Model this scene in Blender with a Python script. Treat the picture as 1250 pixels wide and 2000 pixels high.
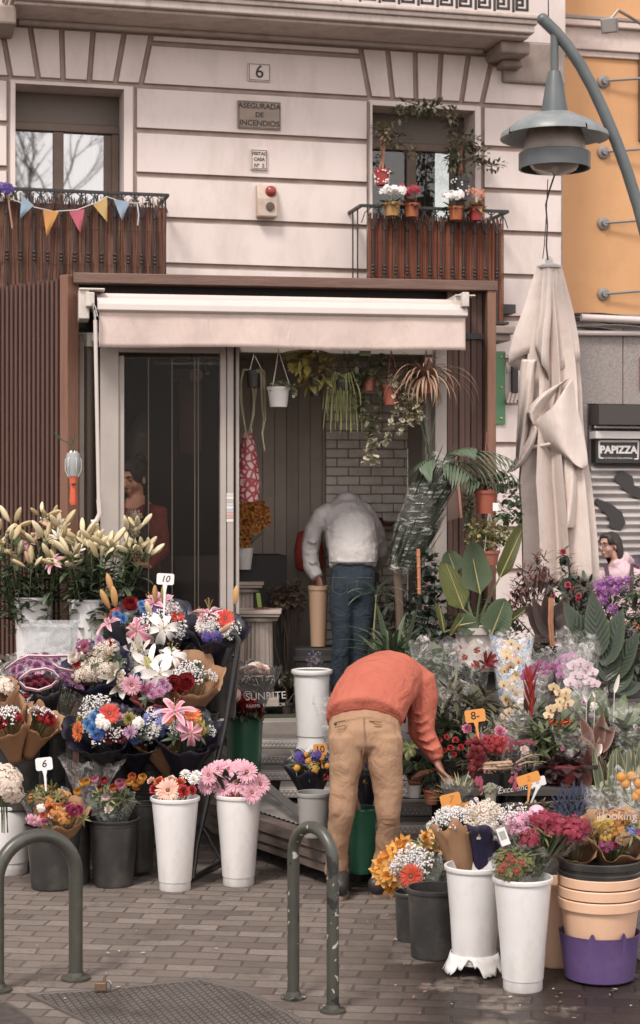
import bpy,bmesh,math,random
from mathutils import Vector,Matrix,Quaternion,noise
for _o in list(bpy.data.objects):bpy.data.objects.remove(_o)
SC=bpy.context.scene
COL=SC.collection
R=math.radians
# ------------------------------------------------------------------ camera, world, sun, exposure
F=3500.0;H=985.0;CZ=1.9  # focal length and horizon in photograph pixels, eye height in metres
cam_d=bpy.data.cameras.new('camera');cam=bpy.data.objects.new('camera',cam_d);COL.objects.link(cam)
cam_d.sensor_fit='VERTICAL';cam_d.sensor_height=36;cam_d.lens=F/2000*36
cam_d.shift_y=-15/2000;cam_d.clip_end=500;cam_d.clip_start=0.1
cam.location=(0,0,CZ);cam.rotation_euler=(R(90),0,0)
cam_d.dof.use_dof=True;cam_d.dof.focus_distance=9.2;cam_d.dof.aperture_fstop=5.6
SC.camera=cam
SUN_EL,SUN_AZ=52,-28  # sun behind the camera, to its left
w=bpy.data.worlds.new("World");SC.world=w;w.use_nodes=True
nt=w.node_tree;nt.nodes.clear()
sky=nt.nodes.new('ShaderNodeTexSky');sky.sky_type='NISHITA';sky.sun_disc=False
sky.sun_elevation=R(SUN_EL);sky.sun_rotation=R(180+SUN_AZ)
hs=nt.nodes.new('ShaderNodeHueSaturation');hs.inputs['Saturation'].default_value=.22
tint=nt.nodes.new('ShaderNodeMix');tint.data_type='RGBA';tint.blend_type='MULTIPLY';tint.inputs[0].default_value=1
tint.inputs[7].default_value=(1,.90,.855,1)  # overcast air with a warm cast
bg=nt.nodes.new('ShaderNodeBackground');bg.inputs[1].default_value=.138
wo=nt.nodes.new('ShaderNodeOutputWorld')
nt.links.new(sky.outputs[0],hs.inputs['Color']);nt.links.new(hs.outputs[0],tint.inputs[6])
nt.links.new(tint.outputs[2],bg.inputs[0]);nt.links.new(bg.outputs[0],wo.inputs[0])
sd=bpy.data.lights.new('sun','SUN');sd.energy=1.7;sd.angle=R(14);sd.color=(1,.93,.87)
sun=bpy.data.objects.new('sun',sd);COL.objects.link(sun)
_d=Vector((math.sin(R(SUN_AZ))*math.cos(R(SUN_EL)),-math.cos(R(SUN_AZ))*math.cos(R(SUN_EL)),math.sin(R(SUN_EL))))
sun.rotation_euler=_d.to_track_quat('Z','Y').to_euler();sun.location=_d*30
SC.view_settings.view_transform='Standard';SC.view_settings.look='None'
SC.view_settings.exposure=1.0;SC.view_settings.gamma=1
SC.render.engine='CYCLES'
SC.cycles.max_bounces=7;SC.cycles.transparent_max_bounces=24;SC.cycles.diffuse_bounces=4
SC.cycles.glossy_bounces=4;SC.cycles.transmission_bounces=4;SC.cycles.caustics_reflective=False;SC.cycles.caustics_refractive=False
# ------------------------------------------------------------------ helpers
rnd=random.Random(7)
U=rnd.uniform
WMX={}  # world matrices, kept by hand
def wm(o):return WMX.get(o.name,Matrix())
def W(px,py,Y):return Vector(((px-625)/F*Y,Y,CZ-(py-H)/F*Y))
def G(px,py,z=0.0):
 Y=F*(CZ-z)/(py-H);return Vector(((px-625)/F*Y,Y,z))
def hexc(h):
 h=h.lstrip('#');v=[int(h[i:i+2],16)/255 for i in(0,2,4)]
 v=[(x/12.92 if x<=.04045 else((x+.055)/1.055)**2.4)for x in v];g=.3*v[0]+.5*v[1]+.2*v[2]
 return tuple(x*.84+g*.16+.006 for x in v)
def dirv(x,y,z):return Vector((x,y,z)).normalized()
class Frame:  # an upright plane standing at an angle to the picture
 def __init__(s,px,Y,theta):
  s.o=Vector(((px-625)/F*Y,Y,0));s.t=R(theta)
  s.u=Vector((math.cos(s.t),math.sin(s.t),0));s.n=Vector((-math.sin(s.t),math.cos(s.t),0))
  s.M=Matrix.Translation(s.o)@Matrix.Rotation(s.t,4,'Z')
 def uz(s,px,py,w=0.0):
  d=Vector(((px-625)/F,1,-(py-H)/F));o=s.o+s.n*w
  k=(o.dot(s.n))/d.dot(s.n);p=d*k
  return((p-s.o).dot(s.u),p.z+CZ)
 def p(s,px,py,w=0.0):
  a,z=s.uz(px,py,w);return Vector((a,w,z))
 def world(s,px,py,w=0.0):return s.M@s.p(px,py,w)
def props(o,label=None,cat=None,group=None,kind=None):
 if label:o['label']=label
 if cat:o['category']=cat
 if group:o['group']=group
 if kind:o['kind']=kind
 return o
def thing(name,label,cat,loc=(0,0,0),rot=None,group=None,M=None):
 o=bpy.data.objects.new(name,None);COL.objects.link(o);o.empty_display_size=.1
 if M is None:
  M=Matrix.Translation(loc)@(rot.to_matrix().to_4x4()if rot is not None else Matrix())
 o.matrix_world=M;WMX[o.name]=M.copy()
 return props(o,label,cat,group)
class MB:
 def __init__(s):s.v=[];s.c=[];s.f=[];s.m=[]
 def add(s,co,c=(0,0,0)):s.v.append(tuple(co));s.c.append(c);return len(s.v)-1
 def face(s,idx,m=0):s.f.append(tuple(idx));s.m.append(m)
 def box(s,a,b,m=0,M=None):
  x0,y0,z0=a;x1,y1,z1=b
  P=[Vector(q)for q in((x0,y0,z0),(x1,y0,z0),(x1,y1,z0),(x0,y1,z0),(x0,y0,z1),(x1,y0,z1),(x1,y1,z1),(x0,y1,z1))]
  if M is not None:P=[M@q for q in P]
  i=[s.add(q)for q in P]
  for q in((0,3,2,1),(4,5,6,7),(0,1,5,4),(1,2,6,5),(2,3,7,6),(3,0,4,7)):s.face([i[k]for k in q],m)
 def cbox(s,c,d,m=0,M=None):
  s.box([c[k]-d[k]/2 for k in range(3)],[c[k]+d[k]/2 for k in range(3)],m,M)
 def rings(s,rs,m=0,cap=True,closed=True,cs=None):
  n=len(rs[0]);ids=[]
  for k,r in enumerate(rs):ids.append([s.add(q,cs[k]if cs else(k/max(1,len(rs)-1),j/n,0))for j,q in enumerate(r)])
  for k in range(len(rs)-1):
   for j in range(n if closed else n-1):
    j2=(j+1)%n;s.face((ids[k][j],ids[k][j2],ids[k+1][j2],ids[k+1][j]),m)
  if cap and closed:
   s.face(ids[0][::-1],m);s.face(ids[-1],m)
  return ids
 def tube(s,pts,r,n=8,m=0,cap=True):
  pts=[Vector(p)for p in pts];rs=[];up=None
  for k,p in enumerate(pts):
   t=(pts[min(k+1,len(pts)-1)]-pts[max(k-1,0)])
   t=t.normalized()if t.length>1e-9 else Vector((0,0,1))
   if up is None:up=Vector((0,0,1))if abs(t.z)<.9 else Vector((1,0,0))
   a=t.cross(up)
   a=a.normalized()if a.length>1e-6 else t.orthogonal().normalized()
   b=a.cross(t).normalized();up=b
   rr=r[k]if isinstance(r,(list,tuple))else r
   rs.append([p+(a*math.cos(2*math.pi*j/n)+b*math.sin(2*math.pi*j/n))*rr for j in range(n)])
  s.rings(rs,m,cap)
 def loft(s,pts,radii,side=Vector((1,0,0)),n=16,m=0,capk=.55):
  """smooth body: ellipse rings along a path; radii (a along side, b across)"""
  pts=[Vector(p)for p in pts];rs=[]
  def ring(p,t,a,b):
   sd=(side-t*side.dot(t));sd=sd.normalized()if sd.length>1e-5 else t.orthogonal().normalized()
   nn=t.cross(sd).normalized()
   return[p+sd*math.cos(2*math.pi*j/n)*a+nn*math.sin(2*math.pi*j/n)*b for j in range(n)]
  N=len(pts);T=[]
  for k in range(N):T.append((pts[min(k+1,N-1)]-pts[max(k-1,0)]).normalized())
  a,b=radii[0];mn=min(a,b)
  for q in(.25,.7):rs.append(ring(pts[0]-T[0]*mn*capk*math.sqrt(1-q*q),T[0],a*q,b*q))
  for k in range(N):rs.append(ring(pts[k],T[k],*radii[k]))
  a,b=radii[-1];mn=min(a,b)
  for q in(.7,.25):rs.append(ring(pts[-1]+T[-1]*mn*capk*math.sqrt(1-q*q),T[-1],a*q,b*q))
  s.rings(rs,m)
 def lathe(s,prof,n=32,c=(0,0,0),m=0,cap0=True,cap1=False,wob=0):
  c=Vector(c);ids=[]
  for k,(r,z)in enumerate(prof):
   ids.append([s.add(c+Vector((r*math.cos(2*math.pi*j/n)*(1+wob*math.sin(3*2*math.pi*j/n)),r*math.sin(2*math.pi*j/n),z)),(k/len(prof),0,0))for j in range(n)])
  for k in range(len(prof)-1):
   for j in range(n):
    j2=(j+1)%n;s.face((ids[k][j],ids[k][j2],ids[k+1][j2],ids[k+1][j]),m)
  if cap0:s.face(ids[0][::-1],m)
  if cap1:s.face(ids[-1],m)
 def ball(s,c,r,n=8,k=5,m=0,sc=(1,1,1),col=None):
  c=Vector(c);pr=[]
  ids=[]
  for i in range(1,k):
   a=math.pi*i/k
   ids.append([s.add(c+Vector((r*math.sin(a)*math.cos(2*math.pi*j/n)*sc[0],r*math.sin(a)*math.sin(2*math.pi*j/n)*sc[1],-r*math.cos(a)*sc[2])),col or(i/k,0,0))for j in range(n)])
  b=s.add(c+Vector((0,0,-r*sc[2])),col or(0,0,0));t=s.add(c+Vector((0,0,r*sc[2])),col or(1,0,0))
  for j in range(n):
   j2=(j+1)%n;s.face((b,ids[0][j2],ids[0][j]),m);s.face((t,ids[-1][j],ids[-1][j2]),m)
   for q in range(len(ids)-1):s.face((ids[q][j],ids[q][j2],ids[q+1][j2],ids[q+1][j]),m)
 def leaf(s,base,d,L,Wd,droop=.3,n=5,fold=.2,prof='lance',m=0,up=None,wave=0.0,twist=0.0):
  base=Vector(base);d=Vector(d).normalized();up=Vector(up)if up is not None else Vector((0,0,1))
  sd=d.cross(up)
  sd=sd.normalized()if sd.length>1e-3 else d.orthogonal().normalized()
  nn=sd.cross(d).normalized();p=base.copy();st=L/n;r=rnd.random();prev=None
  for k in range(n+1):
   t=k/n
   if prof=='lance':wd=math.sin(math.pi*min(1,t*.93+.05))**.8
   elif prof=='ovate':wd=math.sin(math.pi*min(1,t**.75*.97+.03))**.8
   elif prof=='strap':wd=min(1,.35+3*t)*(1-t**3.5)
   elif prof=='petal':wd=(min(1,t*1.15+.08)**.7)*(1-max(0,t-.8)/.2*.55)
   elif prof=='paddle':wd=(0 if t<=0 else min(1,t*5))*(1-t**3)**.6
   elif prof=='tri':wd=1-t*.95
   else:wd=1-t*.6
   if prof!='petal' and k==n:wd=max(.02,wd*.1)
   hw=Wd/2*wd;wv=nn*wave*Wd*math.sin(t*9+r*6)
   a=s.add(p-sd*hw+wv,(t,1,r));b=s.add(p-nn*fold*hw,(t,0,r));c=s.add(p+sd*hw-wv,(t,1,r))
   if prev:s.face((prev[0],prev[1],b,a),m);s.face((prev[1],prev[2],c,b),m)
   prev=(a,b,c)
   ang=droop/n
   d2=(d*math.cos(ang)-nn*math.sin(ang)).normalized();nn=(nn*math.cos(ang)+d*math.sin(ang)).normalized();d=d2
   if twist:
    q=Quaternion(d,twist/n);sd=q@sd;nn=q@nn
   p=p+d*st
  return p
 def mesh(s,name,mats,M=None,smooth=True):
  me=bpy.data.meshes.new(name)
  vs=[M@Vector(v)for v in s.v]if M is not None else s.v
  me.from_pydata([tuple(v)for v in vs],[],s.f)
  for mt in mats:me.materials.append(mt)
  me.polygons.foreach_set('material_index',s.m)
  me.polygons.foreach_set('use_smooth',[smooth]*len(s.f))
  at=me.color_attributes.new('Col','FLOAT_COLOR','POINT')
  flat=[]
  for c in s.c:flat+=[c[0],c[1],c[2],1]
  at.data.foreach_set('color',flat)
  me.update()
  if smooth:me.set_sharp_from_angle(angle=R(42))
  return me
 def build(s,name,mats,parent=None,local=False,smooth=True,bevel=0,solid=0,sub=0,remesh=0,disp=None):
  if not isinstance(mats,(list,tuple)):mats=[mats]
  M=None
  if parent is not None and not local:M=wm(parent).inverted()
  me=s.mesh(name,mats,M,smooth)
  o=bpy.data.objects.new(name,me);COL.objects.link(o)
  if parent is not None:o.parent=parent;WMX[o.name]=wm(parent).copy()
  else:WMX[o.name]=Matrix()
  if remesh:
   q=o.modifiers.new('remesh','REMESH');q.mode='VOXEL';q.voxel_size=remesh;q.use_smooth_shade=True
   q=o.modifiers.new('smooth','SMOOTH');q.iterations=6;q.factor=.5
  if disp:
   for(sz,stg)in disp:
    tx=bpy.data.textures.new('folds','CLOUDS');tx.noise_scale=sz;tx.noise_depth=2
    q=o.modifiers.new('folds','DISPLACE');q.texture=tx;q.strength=stg;q.mid_level=.5;q.texture_coords='LOCAL'
  if bevel:
   q=o.modifiers.new('bevel','BEVEL');q.width=bevel;q.segments=2;q.limit_method='ANGLE'
  if solid:
   q=o.modifiers.new('solid','SOLIDIFY');q.thickness=solid;q.offset=0
  if sub:
   q=o.modifiers.new('sub','SUBSURF');q.levels=sub;q.render_levels=sub
  return o
def inst(parent,me,name,loc,nrm=(0,0,1),spin=None,sc=1.0,world=True,rot=None):
 """a copy of one modelled piece (shared mesh) as a child part; loc and nrm in world space"""
 o=bpy.data.objects.new(name,me);COL.objects.link(o)
 q=rot if rot is not None else Vector(nrm).normalized().to_track_quat('Z','Y')@Quaternion((0,0,1),U(0,6.28)if spin is None else spin)
 M=Matrix.Translation(loc)@q.to_matrix().to_4x4()@(Matrix.Scale(sc,4)if not isinstance(sc,(tuple,list))else Matrix.Diagonal((*sc,1)))
 if parent is not None:
  o.parent=parent;o.matrix_parent_inverse=Matrix();P=wm(parent)
  o.matrix_local=P.inverted()@M if world else M
  WMX[o.name]=M if world else P@M
 else:
  o.matrix_world=M;WMX[o.name]=M
 return o
def text(parent,s,size,M,mat,name='lettering',ext=.001,shear=0,align='CENTER',off=0):
 cu=bpy.data.curves.new(name,'FONT');cu.body=s;cu.size=size;cu.extrude=ext;cu.align_x=align;cu.align_y='CENTER'
 cu.shear=shear;cu.offset=off;cu.materials.append(mat)
 tmp=bpy.data.objects.new('tmp_text',cu);me=bpy.data.meshes.new_from_object(tmp);bpy.data.objects.remove(tmp)
 o=bpy.data.objects.new(name,me);COL.objects.link(o)
 if parent is not None:
  o.parent=parent;o.matrix_local=wm(parent).inverted()@M
 else:o.matrix_world=M
 WMX[o.name]=M
 return o
def facing(loc,theta=0,tilt=0,roll=0):
 """matrix for lettering that stands upright and faces the street"""
 return Matrix.Translation(loc)@Matrix.Rotation(R(theta),4,'Z')@Matrix.Rotation(R(90-tilt),4,'X')@Matrix.Rotation(R(roll),4,'Z')
 # ------------------------------------------------------------------ materials
MATS={}
def mat(key,col,rough=.6,col2=None,island=0.0,scale=0.0,nmix=.5,bump=0.0,bscale=None,trans=0.0,metal=0.0,
folds=0,fstretch=None,foldamt=.5,edge=None,edgepow=2.0,tip=None,tippow=1.5,spec=.5,coat=0,stretch=None,detail=4,dirt=None,dirtscale=2.5,dirtamt=.5):
 if key in MATS:return MATS[key]
 m=bpy.data.materials.new(key);m.use_nodes=True;t=m.node_tree;N=t.nodes;Lk=t.links
 b=N['Principled BSDF'];out=N['Material Output']
 def rgb(c):c=hexc(c)if isinstance(c,str)else c;return(*c,1)
 cur=None
 def mix(fac,a,bb):
  x=N.new('ShaderNodeMix');x.data_type='RGBA'
  if isinstance(fac,float):x.inputs[0].default_value=fac
  else:Lk.new(fac,x.inputs[0])
  for sck,val in((x.inputs[6],a),(x.inputs[7],bb)):
   if isinstance(val,tuple):sck.default_value=val
   else:Lk.new(val,sck)
  return x.outputs[2]
 cur=rgb(col);tc=N.new('ShaderNodeTexCoord');vec=tc.outputs['Object']
 if stretch:
  mp=N.new('ShaderNodeMapping');mp.inputs['Scale'].default_value=stretch;Lk.new(vec,mp.inputs[0]);vec=mp.outputs[0]
 if col2 is not None and scale:
  nz=N.new('ShaderNodeTexNoise');nz.inputs['Scale'].default_value=scale;nz.inputs['Detail'].default_value=detail;Lk.new(vec,nz.inputs['Vector'])
  rp=N.new('ShaderNodeMapRange');rp.inputs[1].default_value=.5-nmix*.35;rp.inputs[2].default_value=.5+nmix*.35;Lk.new(nz.outputs[0],rp.inputs[0])
  cur=mix(rp.outputs[0],cur,rgb(col2))
 if dirt is not None:
  nz=N.new('ShaderNodeTexNoise');nz.inputs['Scale'].default_value=dirtscale;nz.inputs['Detail'].default_value=8;nz.inputs['Roughness'].default_value=.7;Lk.new(vec,nz.inputs['Vector'])
  rp=N.new('ShaderNodeMapRange');rp.inputs[1].default_value=.48;rp.inputs[2].default_value=.75;rp.inputs[4].default_value=dirtamt;Lk.new(nz.outputs[0],rp.inputs[0])
  cur=mix(rp.outputs[0],cur,rgb(dirt))
 if edge is not None or tip is not None:
  at=N.new('ShaderNodeAttribute');at.attribute_name='Col';sp=N.new('ShaderNodeSeparateColor');Lk.new(at.outputs['Color'],sp.inputs[0])
  if edge is not None:
   pw=N.new('ShaderNodeMath');pw.operation='POWER';Lk.new(sp.outputs[1],pw.inputs[0]);pw.inputs[1].default_value=edgepow
   cur=mix(pw.outputs[0],cur,rgb(edge))
  if tip is not None:
   pw=N.new('ShaderNodeMath');pw.operation='POWER';Lk.new(sp.outputs[0],pw.inputs[0]);pw.inputs[1].default_value=tippow
   cur=mix(pw.outputs[0],cur,rgb(tip))
 if island:
  g=N.new('ShaderNodeNewGeometry');h=N.new('ShaderNodeHueSaturation')
  mr=N.new('ShaderNodeMapRange');mr.inputs[3].default_value=1-island;mr.inputs[4].default_value=1+island;Lk.new(g.outputs['Random Per Island'],mr.inputs[0])
  Lk.new(mr.outputs[0],h.inputs['Value'])
  m2=N.new('ShaderNodeMapRange');m2 .inputs[3].default_value=.5-island*.05;m2 .inputs[4].default_value=.5+island*.05;Lk.new(g.outputs['Random Per Island'],m2 .inputs[0])
  Lk.new(m2 .outputs[0],h.inputs['Hue'])
  if isinstance(cur,tuple):h.inputs['Color'].default_value=cur
  else:Lk.new(cur,h.inputs['Color'])
  cur=h.outputs[0]
 if isinstance(cur,tuple):b.inputs['Base Color'].default_value=cur
 else:Lk.new(cur,b.inputs['Base Color'])
 b.inputs['Roughness'].default_value=rough;b.inputs['Metallic'].default_value=metal
 b.inputs['Specular IOR Level'].default_value=spec;b.inputs['Coat Weight'].default_value=coat
 if bump:
  nz=N.new('ShaderNodeTexNoise');nz.inputs['Scale'].default_value=bscale or 30;nz.inputs['Detail'].default_value=5;Lk.new(vec,nz.inputs['Vector'])
  bp=N.new('ShaderNodeBump');bp.inputs['Strength'].default_value=min(1,bump);bp.inputs['Distance'].default_value=.01;Lk.new(nz.outputs[0],bp.inputs['Height'])
  Lk.new(bp.outputs[0],b.inputs['Normal'])
  if folds:  # soft creases of cloth
   v2=tc.outputs['Object']
   if fstretch:mq=N.new('ShaderNodeMapping');mq.inputs['Scale'].default_value=fstretch;Lk.new(v2,mq.inputs[0]);v2=mq.outputs[0]
   n2=N.new('ShaderNodeTexNoise');n2 .inputs['Scale'].default_value=folds;n2 .inputs['Detail'].default_value=3;n2 .inputs['Distortion'].default_value=1.6;Lk.new(v2,n2 .inputs['Vector'])
   ab=N.new('ShaderNodeMath');ab.operation='SUBTRACT';Lk.new(n2 .outputs[0],ab.inputs[0]);ab.inputs[1].default_value=.5
   a2=N.new('ShaderNodeMath');a2 .operation='ABSOLUTE';Lk.new(ab.outputs[0],a2 .inputs[0])
   b2=N.new('ShaderNodeBump');b2 .inputs['Strength'].default_value=foldamt;b2 .inputs['Distance'].default_value=.05;Lk.new(a2 .outputs[0],b2 .inputs['Height']);Lk.new(bp.outputs[0],b2 .inputs['Normal']);Lk.new(b2 .outputs[0],b.inputs['Normal'])
 if trans:
  tr=N.new('ShaderNodeBsdfTranslucent');ms=N.new('ShaderNodeMixShader');ms.inputs[0].default_value=trans
  if isinstance(cur,tuple):tr.inputs[0].default_value=cur
  else:Lk.new(cur,tr.inputs[0])
  Lk.new(b.outputs[0],ms.inputs[1]);Lk.new(tr.outputs[0],ms.inputs[2]);Lk.new(ms.outputs[0],out.inputs[0])
 MATS[key]=m;return m
def petal(key,col,**k):
 k.setdefault('rough',.55);k.setdefault('island',.12);k.setdefault('trans',.25);k.setdefault('spec',.25);return mat(key,col,**k)
def foliage_mat(key,col,**k):
 k.setdefault('rough',.45);k.setdefault('island',.35);k.setdefault('trans',.2);k.setdefault('spec',.4);return mat(key,col,**k)
def film(key,tintc='#ffffff',base=.10,hi=.55,rough=.12,scale=22,alpha_col=None,stretch=None):
 """clear or printed plastic film: mostly transparent, pale and glossy where it crinkles"""
 if key in MATS:return MATS[key]
 m=bpy.data.materials.new(key);m.use_nodes=True;t=m.node_tree;N=t.nodes;L=t.links;N.clear()
 out=N.new('ShaderNodeOutputMaterial');tr=N.new('ShaderNodeBsdfTransparent');pr=N.new('ShaderNodeBsdfPrincipled')
 pr.inputs['Base Color'].default_value=(*hexc(tintc),1);pr.inputs['Roughness'].default_value=rough;pr.inputs['Specular IOR Level'].default_value=1
 tc=N.new('ShaderNodeTexCoord');nz=N.new('ShaderNodeTexNoise');nz.inputs['Scale'].default_value=scale;nz.inputs['Detail'].default_value=3;nz.inputs['Distortion'].default_value=1.2
 if stretch:
  mp=N.new('ShaderNodeMapping');mp.inputs['Scale'].default_value=stretch;L.new(tc.outputs['Object'],mp.inputs[0]);L.new(mp.outputs[0],nz.inputs[0])
 else:L.new(tc.outputs['Object'],nz.inputs[0])
 bp=N.new('ShaderNodeBump');bp.inputs['Strength'].default_value=1;bp.inputs['Distance'].default_value=.02;L.new(nz.outputs[0],bp.inputs['Height']);L.new(bp.outputs[0],pr.inputs['Normal'])
 mr=N.new('ShaderNodeMapRange');mr.inputs[1].default_value=.52;mr.inputs[2].default_value=.72;mr.inputs[3].default_value=base;mr.inputs[4].default_value=hi
 L.new(nz.outputs[0],mr.inputs[0])
 ms=N.new('ShaderNodeMixShader');L.new(mr.outputs[0],ms.inputs[0]);L.new(tr.outputs[0],ms.inputs[1]);L.new(pr.outputs[0],ms.inputs[2]);L.new(ms.outputs[0],out.inputs[0])
 MATS[key]=m;return m
def glass(key,tintc='#ffffff',fac=.06,body=.03,bodyc='#888078',ior=1.5):
 if key in MATS:return MATS[key]
 m=bpy.data.materials.new(key);m.use_nodes=True;t=m.node_tree;N=t.nodes;L=t.links;N.clear()
 out=N.new('ShaderNodeOutputMaterial');tr=N.new('ShaderNodeBsdfTransparent');tr.inputs[0].default_value=(*hexc(tintc),1)
 gl=N.new('ShaderNodeBsdfGlossy');gl.inputs['Roughness'].default_value=.02
 fr=N.new('ShaderNodeFresnel');fr.inputs[0].default_value=ior
 ad=N.new('ShaderNodeMath');ad.operation='MAXIMUM';ad.inputs[1].default_value=fac;L.new(fr.outputs[0],ad.inputs[0])
 ms=N.new('ShaderNodeMixShader');L.new(ad.outputs[0],ms.inputs[0]);L.new(tr.outputs[0],ms.inputs[1]);L.new(gl.outputs[0],ms.inputs[2])
 df=N.new('ShaderNodeBsdfDiffuse');df.inputs[0].default_value=(*hexc(bodyc),1)
 m2=N.new('ShaderNodeMixShader');m2 .inputs[0].default_value=body;L.new(ms.outputs[0],m2 .inputs[1]);L.new(df.outputs[0],m2 .inputs[2])
 L.new(m2 .outputs[0],out.inputs[0]);MATS[key]=m;return m
BLACKP=mat('black_plastic','#262524',.38,col2='#34322f',scale=9,bump=.05,bscale=60,dirt='#625c54',dirtscale=7,dirtamt=.5)
WHITEP=mat('white_plastic','#dcdad8',.33,col2='#cbc7c3',scale=4,dirt='#8f857b',dirtscale=6,dirtamt=.42,bump=.06,bscale=18,stretch=(1,1,.45))
GREYP=mat('grey_plastic','#8f8d88',.4,col2='#85827d',scale=5,dirt='#6d675f',dirtamt=.3)
GREENP=mat('green_plastic','#1c5238',.3,col2='#184a31',scale=5,dirt='#4d6a58',dirtscale=8,dirtamt=.25)
PEACHP=mat('peach_plastic','#dfb28e',.4,col2='#d8a985',scale=5,dirt='#b08a6c',dirtamt=.25)
PURPLEP=mat('purple_rubber','#5b4278',.45,col2='#533b70',scale=6,dirt='#7d6a8a',dirtscale=9,dirtamt=.3)
TERRA=mat('terracotta_plastic','#a05238',.5,col2='#8c4530',scale=12,dirt='#b88870',dirtamt=.3)
STEM=foliage_mat('stem_green','#5a6a3c');SOIL=mat('potting_soil','#2c211a',.95,col2='#45352a',scale=60,bump=.8,bscale=90)
IRON=mat('black_iron','#131516',.5,col2='#201f1e',scale=30,dirt='#5a4436',dirtscale=12,dirtamt=.4,bump=.15,bscale=80)
GOLD=petal('stamen_yellow','#c7892b');DARKC=mat('flower_eye','#2b1714',.8)
INK=mat('black_ink','#1c1a19',.6)
# ------------------------------------------------------------------ flower heads (built once, shared)
MESH={}
def cached(fn):
 def g(*a):
  k=(fn.__name__,)+a
  if k not in MESH:MESH[k]=fn(*a)
  return MESH[k]
 return g
def ring_petals(b,n,L,Wd,el,r0=0.0,z=0.0,droop=.3,m=0,prof='petal',fold=.15,nseg=4,ph=None,jit=.08,wave=0):
 ph=U(0,6)if ph is None else ph
 for i in range(n):
  a=2*math.pi*i/n+ph+U(-jit,jit);e=el+U(-jit,jit)
  d=Vector((math.cos(a)*math.cos(e),math.sin(a)*math.cos(e),math.sin(e)))
  b.leaf((math.cos(a)*r0,math.sin(a)*r0,z),d,L*U(.93,1.07),Wd,droop,nseg,fold,prof,m,wave=wave)
@cached
def gerbera(col,tipc,eye):
 b=MB()
 ring_petals(b,26,.046,.0095,.16,.008,0,.25,0)
 ring_petals(b,22,.038,.009,.32,.007,.002,.2,0)
 ring_petals(b,18,.016,.005,.7,.006,.003,.3,0)
 b.ball((0,0,.002),.0105,12,6,1,(1,1,.45));b.ball((0,0,.005),.006,8,5,2,(1,1,.5))
 b.lathe([(.003,-.02),(.006,-.014),(.012,-.004),(.009,0)],8,m=3)
 return b.mesh('gerbera_head',[petal('gerb_'+col,col,tip=tipc,tippow=1.3),mat('eye_'+eye,eye,.9,bump=.8,bscale=600),GOLD if eye=='#2b1714' else STEM,STEM])
@cached
def rose(col,tipc):
 b=MB()
 for k in range(6):
  n=3+(k>1)+(k>3);rr=.003+k*.0042;el=1.5-k*.16
  ring_petals(b,n+1,.024+k*.0026,.017+k*.0045,1.35-.15*k,.001+k*.0018,-.016,-.25-.13*k+(.5 if k==5 else 0),0,'petal',.35,6,ph=k*1.1,jit=.12)
 b.lathe([(.004,-.03),(.010,-.02),(.016,-.008),(.012,0)],8,m=1)
 ring_petals(b,5,.022,.006,.1,.008,-.016,.6,1,'lance')
 return b.mesh('rose_head',[petal('rose_'+col,col,tip=tipc,tippow=3,rough=.6,trans=.15),STEM])
@cached
def lily(col,edgec,thr,opn=1):
 b=MB();el=[1.15,.72,.42][opn]
 for k in range(6):
  a=k*math.pi/3+U(-.08,.08);wdt=.036 if k%2 else.027;e=el+(.1 if k%2 else 0)
  d=Vector((math.cos(a)*math.cos(e),math.sin(a)*math.cos(e),math.sin(e)))
  b.leaf((0,0,-.03),d,.108*U(.95,1.05),wdt,1.0*(opn+.35)*U(.85,1.2),9,.3,'lance',0,wave=.10)
 for k in range(6):
  a=k*math.pi/3+.5;q=Vector((math.cos(a)*.02,math.sin(a)*.02,.04))
  b.tube([(0,0,-.01),q*.6,q],.0009,4,1);b.cbox(q,(.009,.003,.003),2)
 b.tube([(0,0,-.01),(.004,0,.05)],.0013,4,1);b.ball((.004,0,.051),.003,6,4,1)
 b.tube([(0,0,-.08),(0,0,-.02)],.0025,5,3)
 return b.mesh('lily_bloom',[petal('lily_'+col+edgec,col,edge=edgec,edgepow=1.6,tip=edgec,tippow=3),petal('fil_'+thr,thr),mat('anther','#8a4a1c',.9),STEM])
@cached
def lily_bud(col,tipc):
 b=MB()
 pr=[(.0035,0),(.009,.01),(.0135,.03),(.0145,.05),(.012,.07),(.007,.085),(.002,.092)]
 for q in range(len(pr)):pass
 ids=[]
 rs=[]
 for r,z in pr:rs.append([(r*(1+.13*math.cos(3*2*math.pi*j/12))*math.cos(2*math.pi*j/12),r*(1+.13*math.cos(3*2*math.pi*j/12))*math.sin(2*math.pi*j/12),z)for j in range(12)])
 b.rings(rs,0,cs=[(q/6,0,0)for q in range(7)])
 b.tube([(0,0,-.05),(0,0,.002)],.0022,5,1)
 return b.mesh('lily_bud',[petal('bud_'+col+tipc,col,tip=tipc,tippow=1.2,island=.0,trans=.1,col2=tipc,scale=60,stretch=(1,1,.15),nmix=1.6),STEM])
@cached
def mum(col,tipc,dens):
 b=MB()
 for k in range(dens):
  t=k/(dens-1);el=.05+t*1.35
  ring_petals(b,int(22-9*t),.0265-.011*t,.0056,el,.004,-.002+.006*t,-.25 if dens>4 else.15,0,'petal',-.3,3,jit=.14)
 if dens<=4:b.ball((0,0,.004),.007,8,4,1,(1,1,.5))
 return b.mesh('chrysanthemum_head',[petal('mum_'+col,col,tip=tipc,tippow=1.6),mat('mum_eye','#8f8a3a',.9)])
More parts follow.
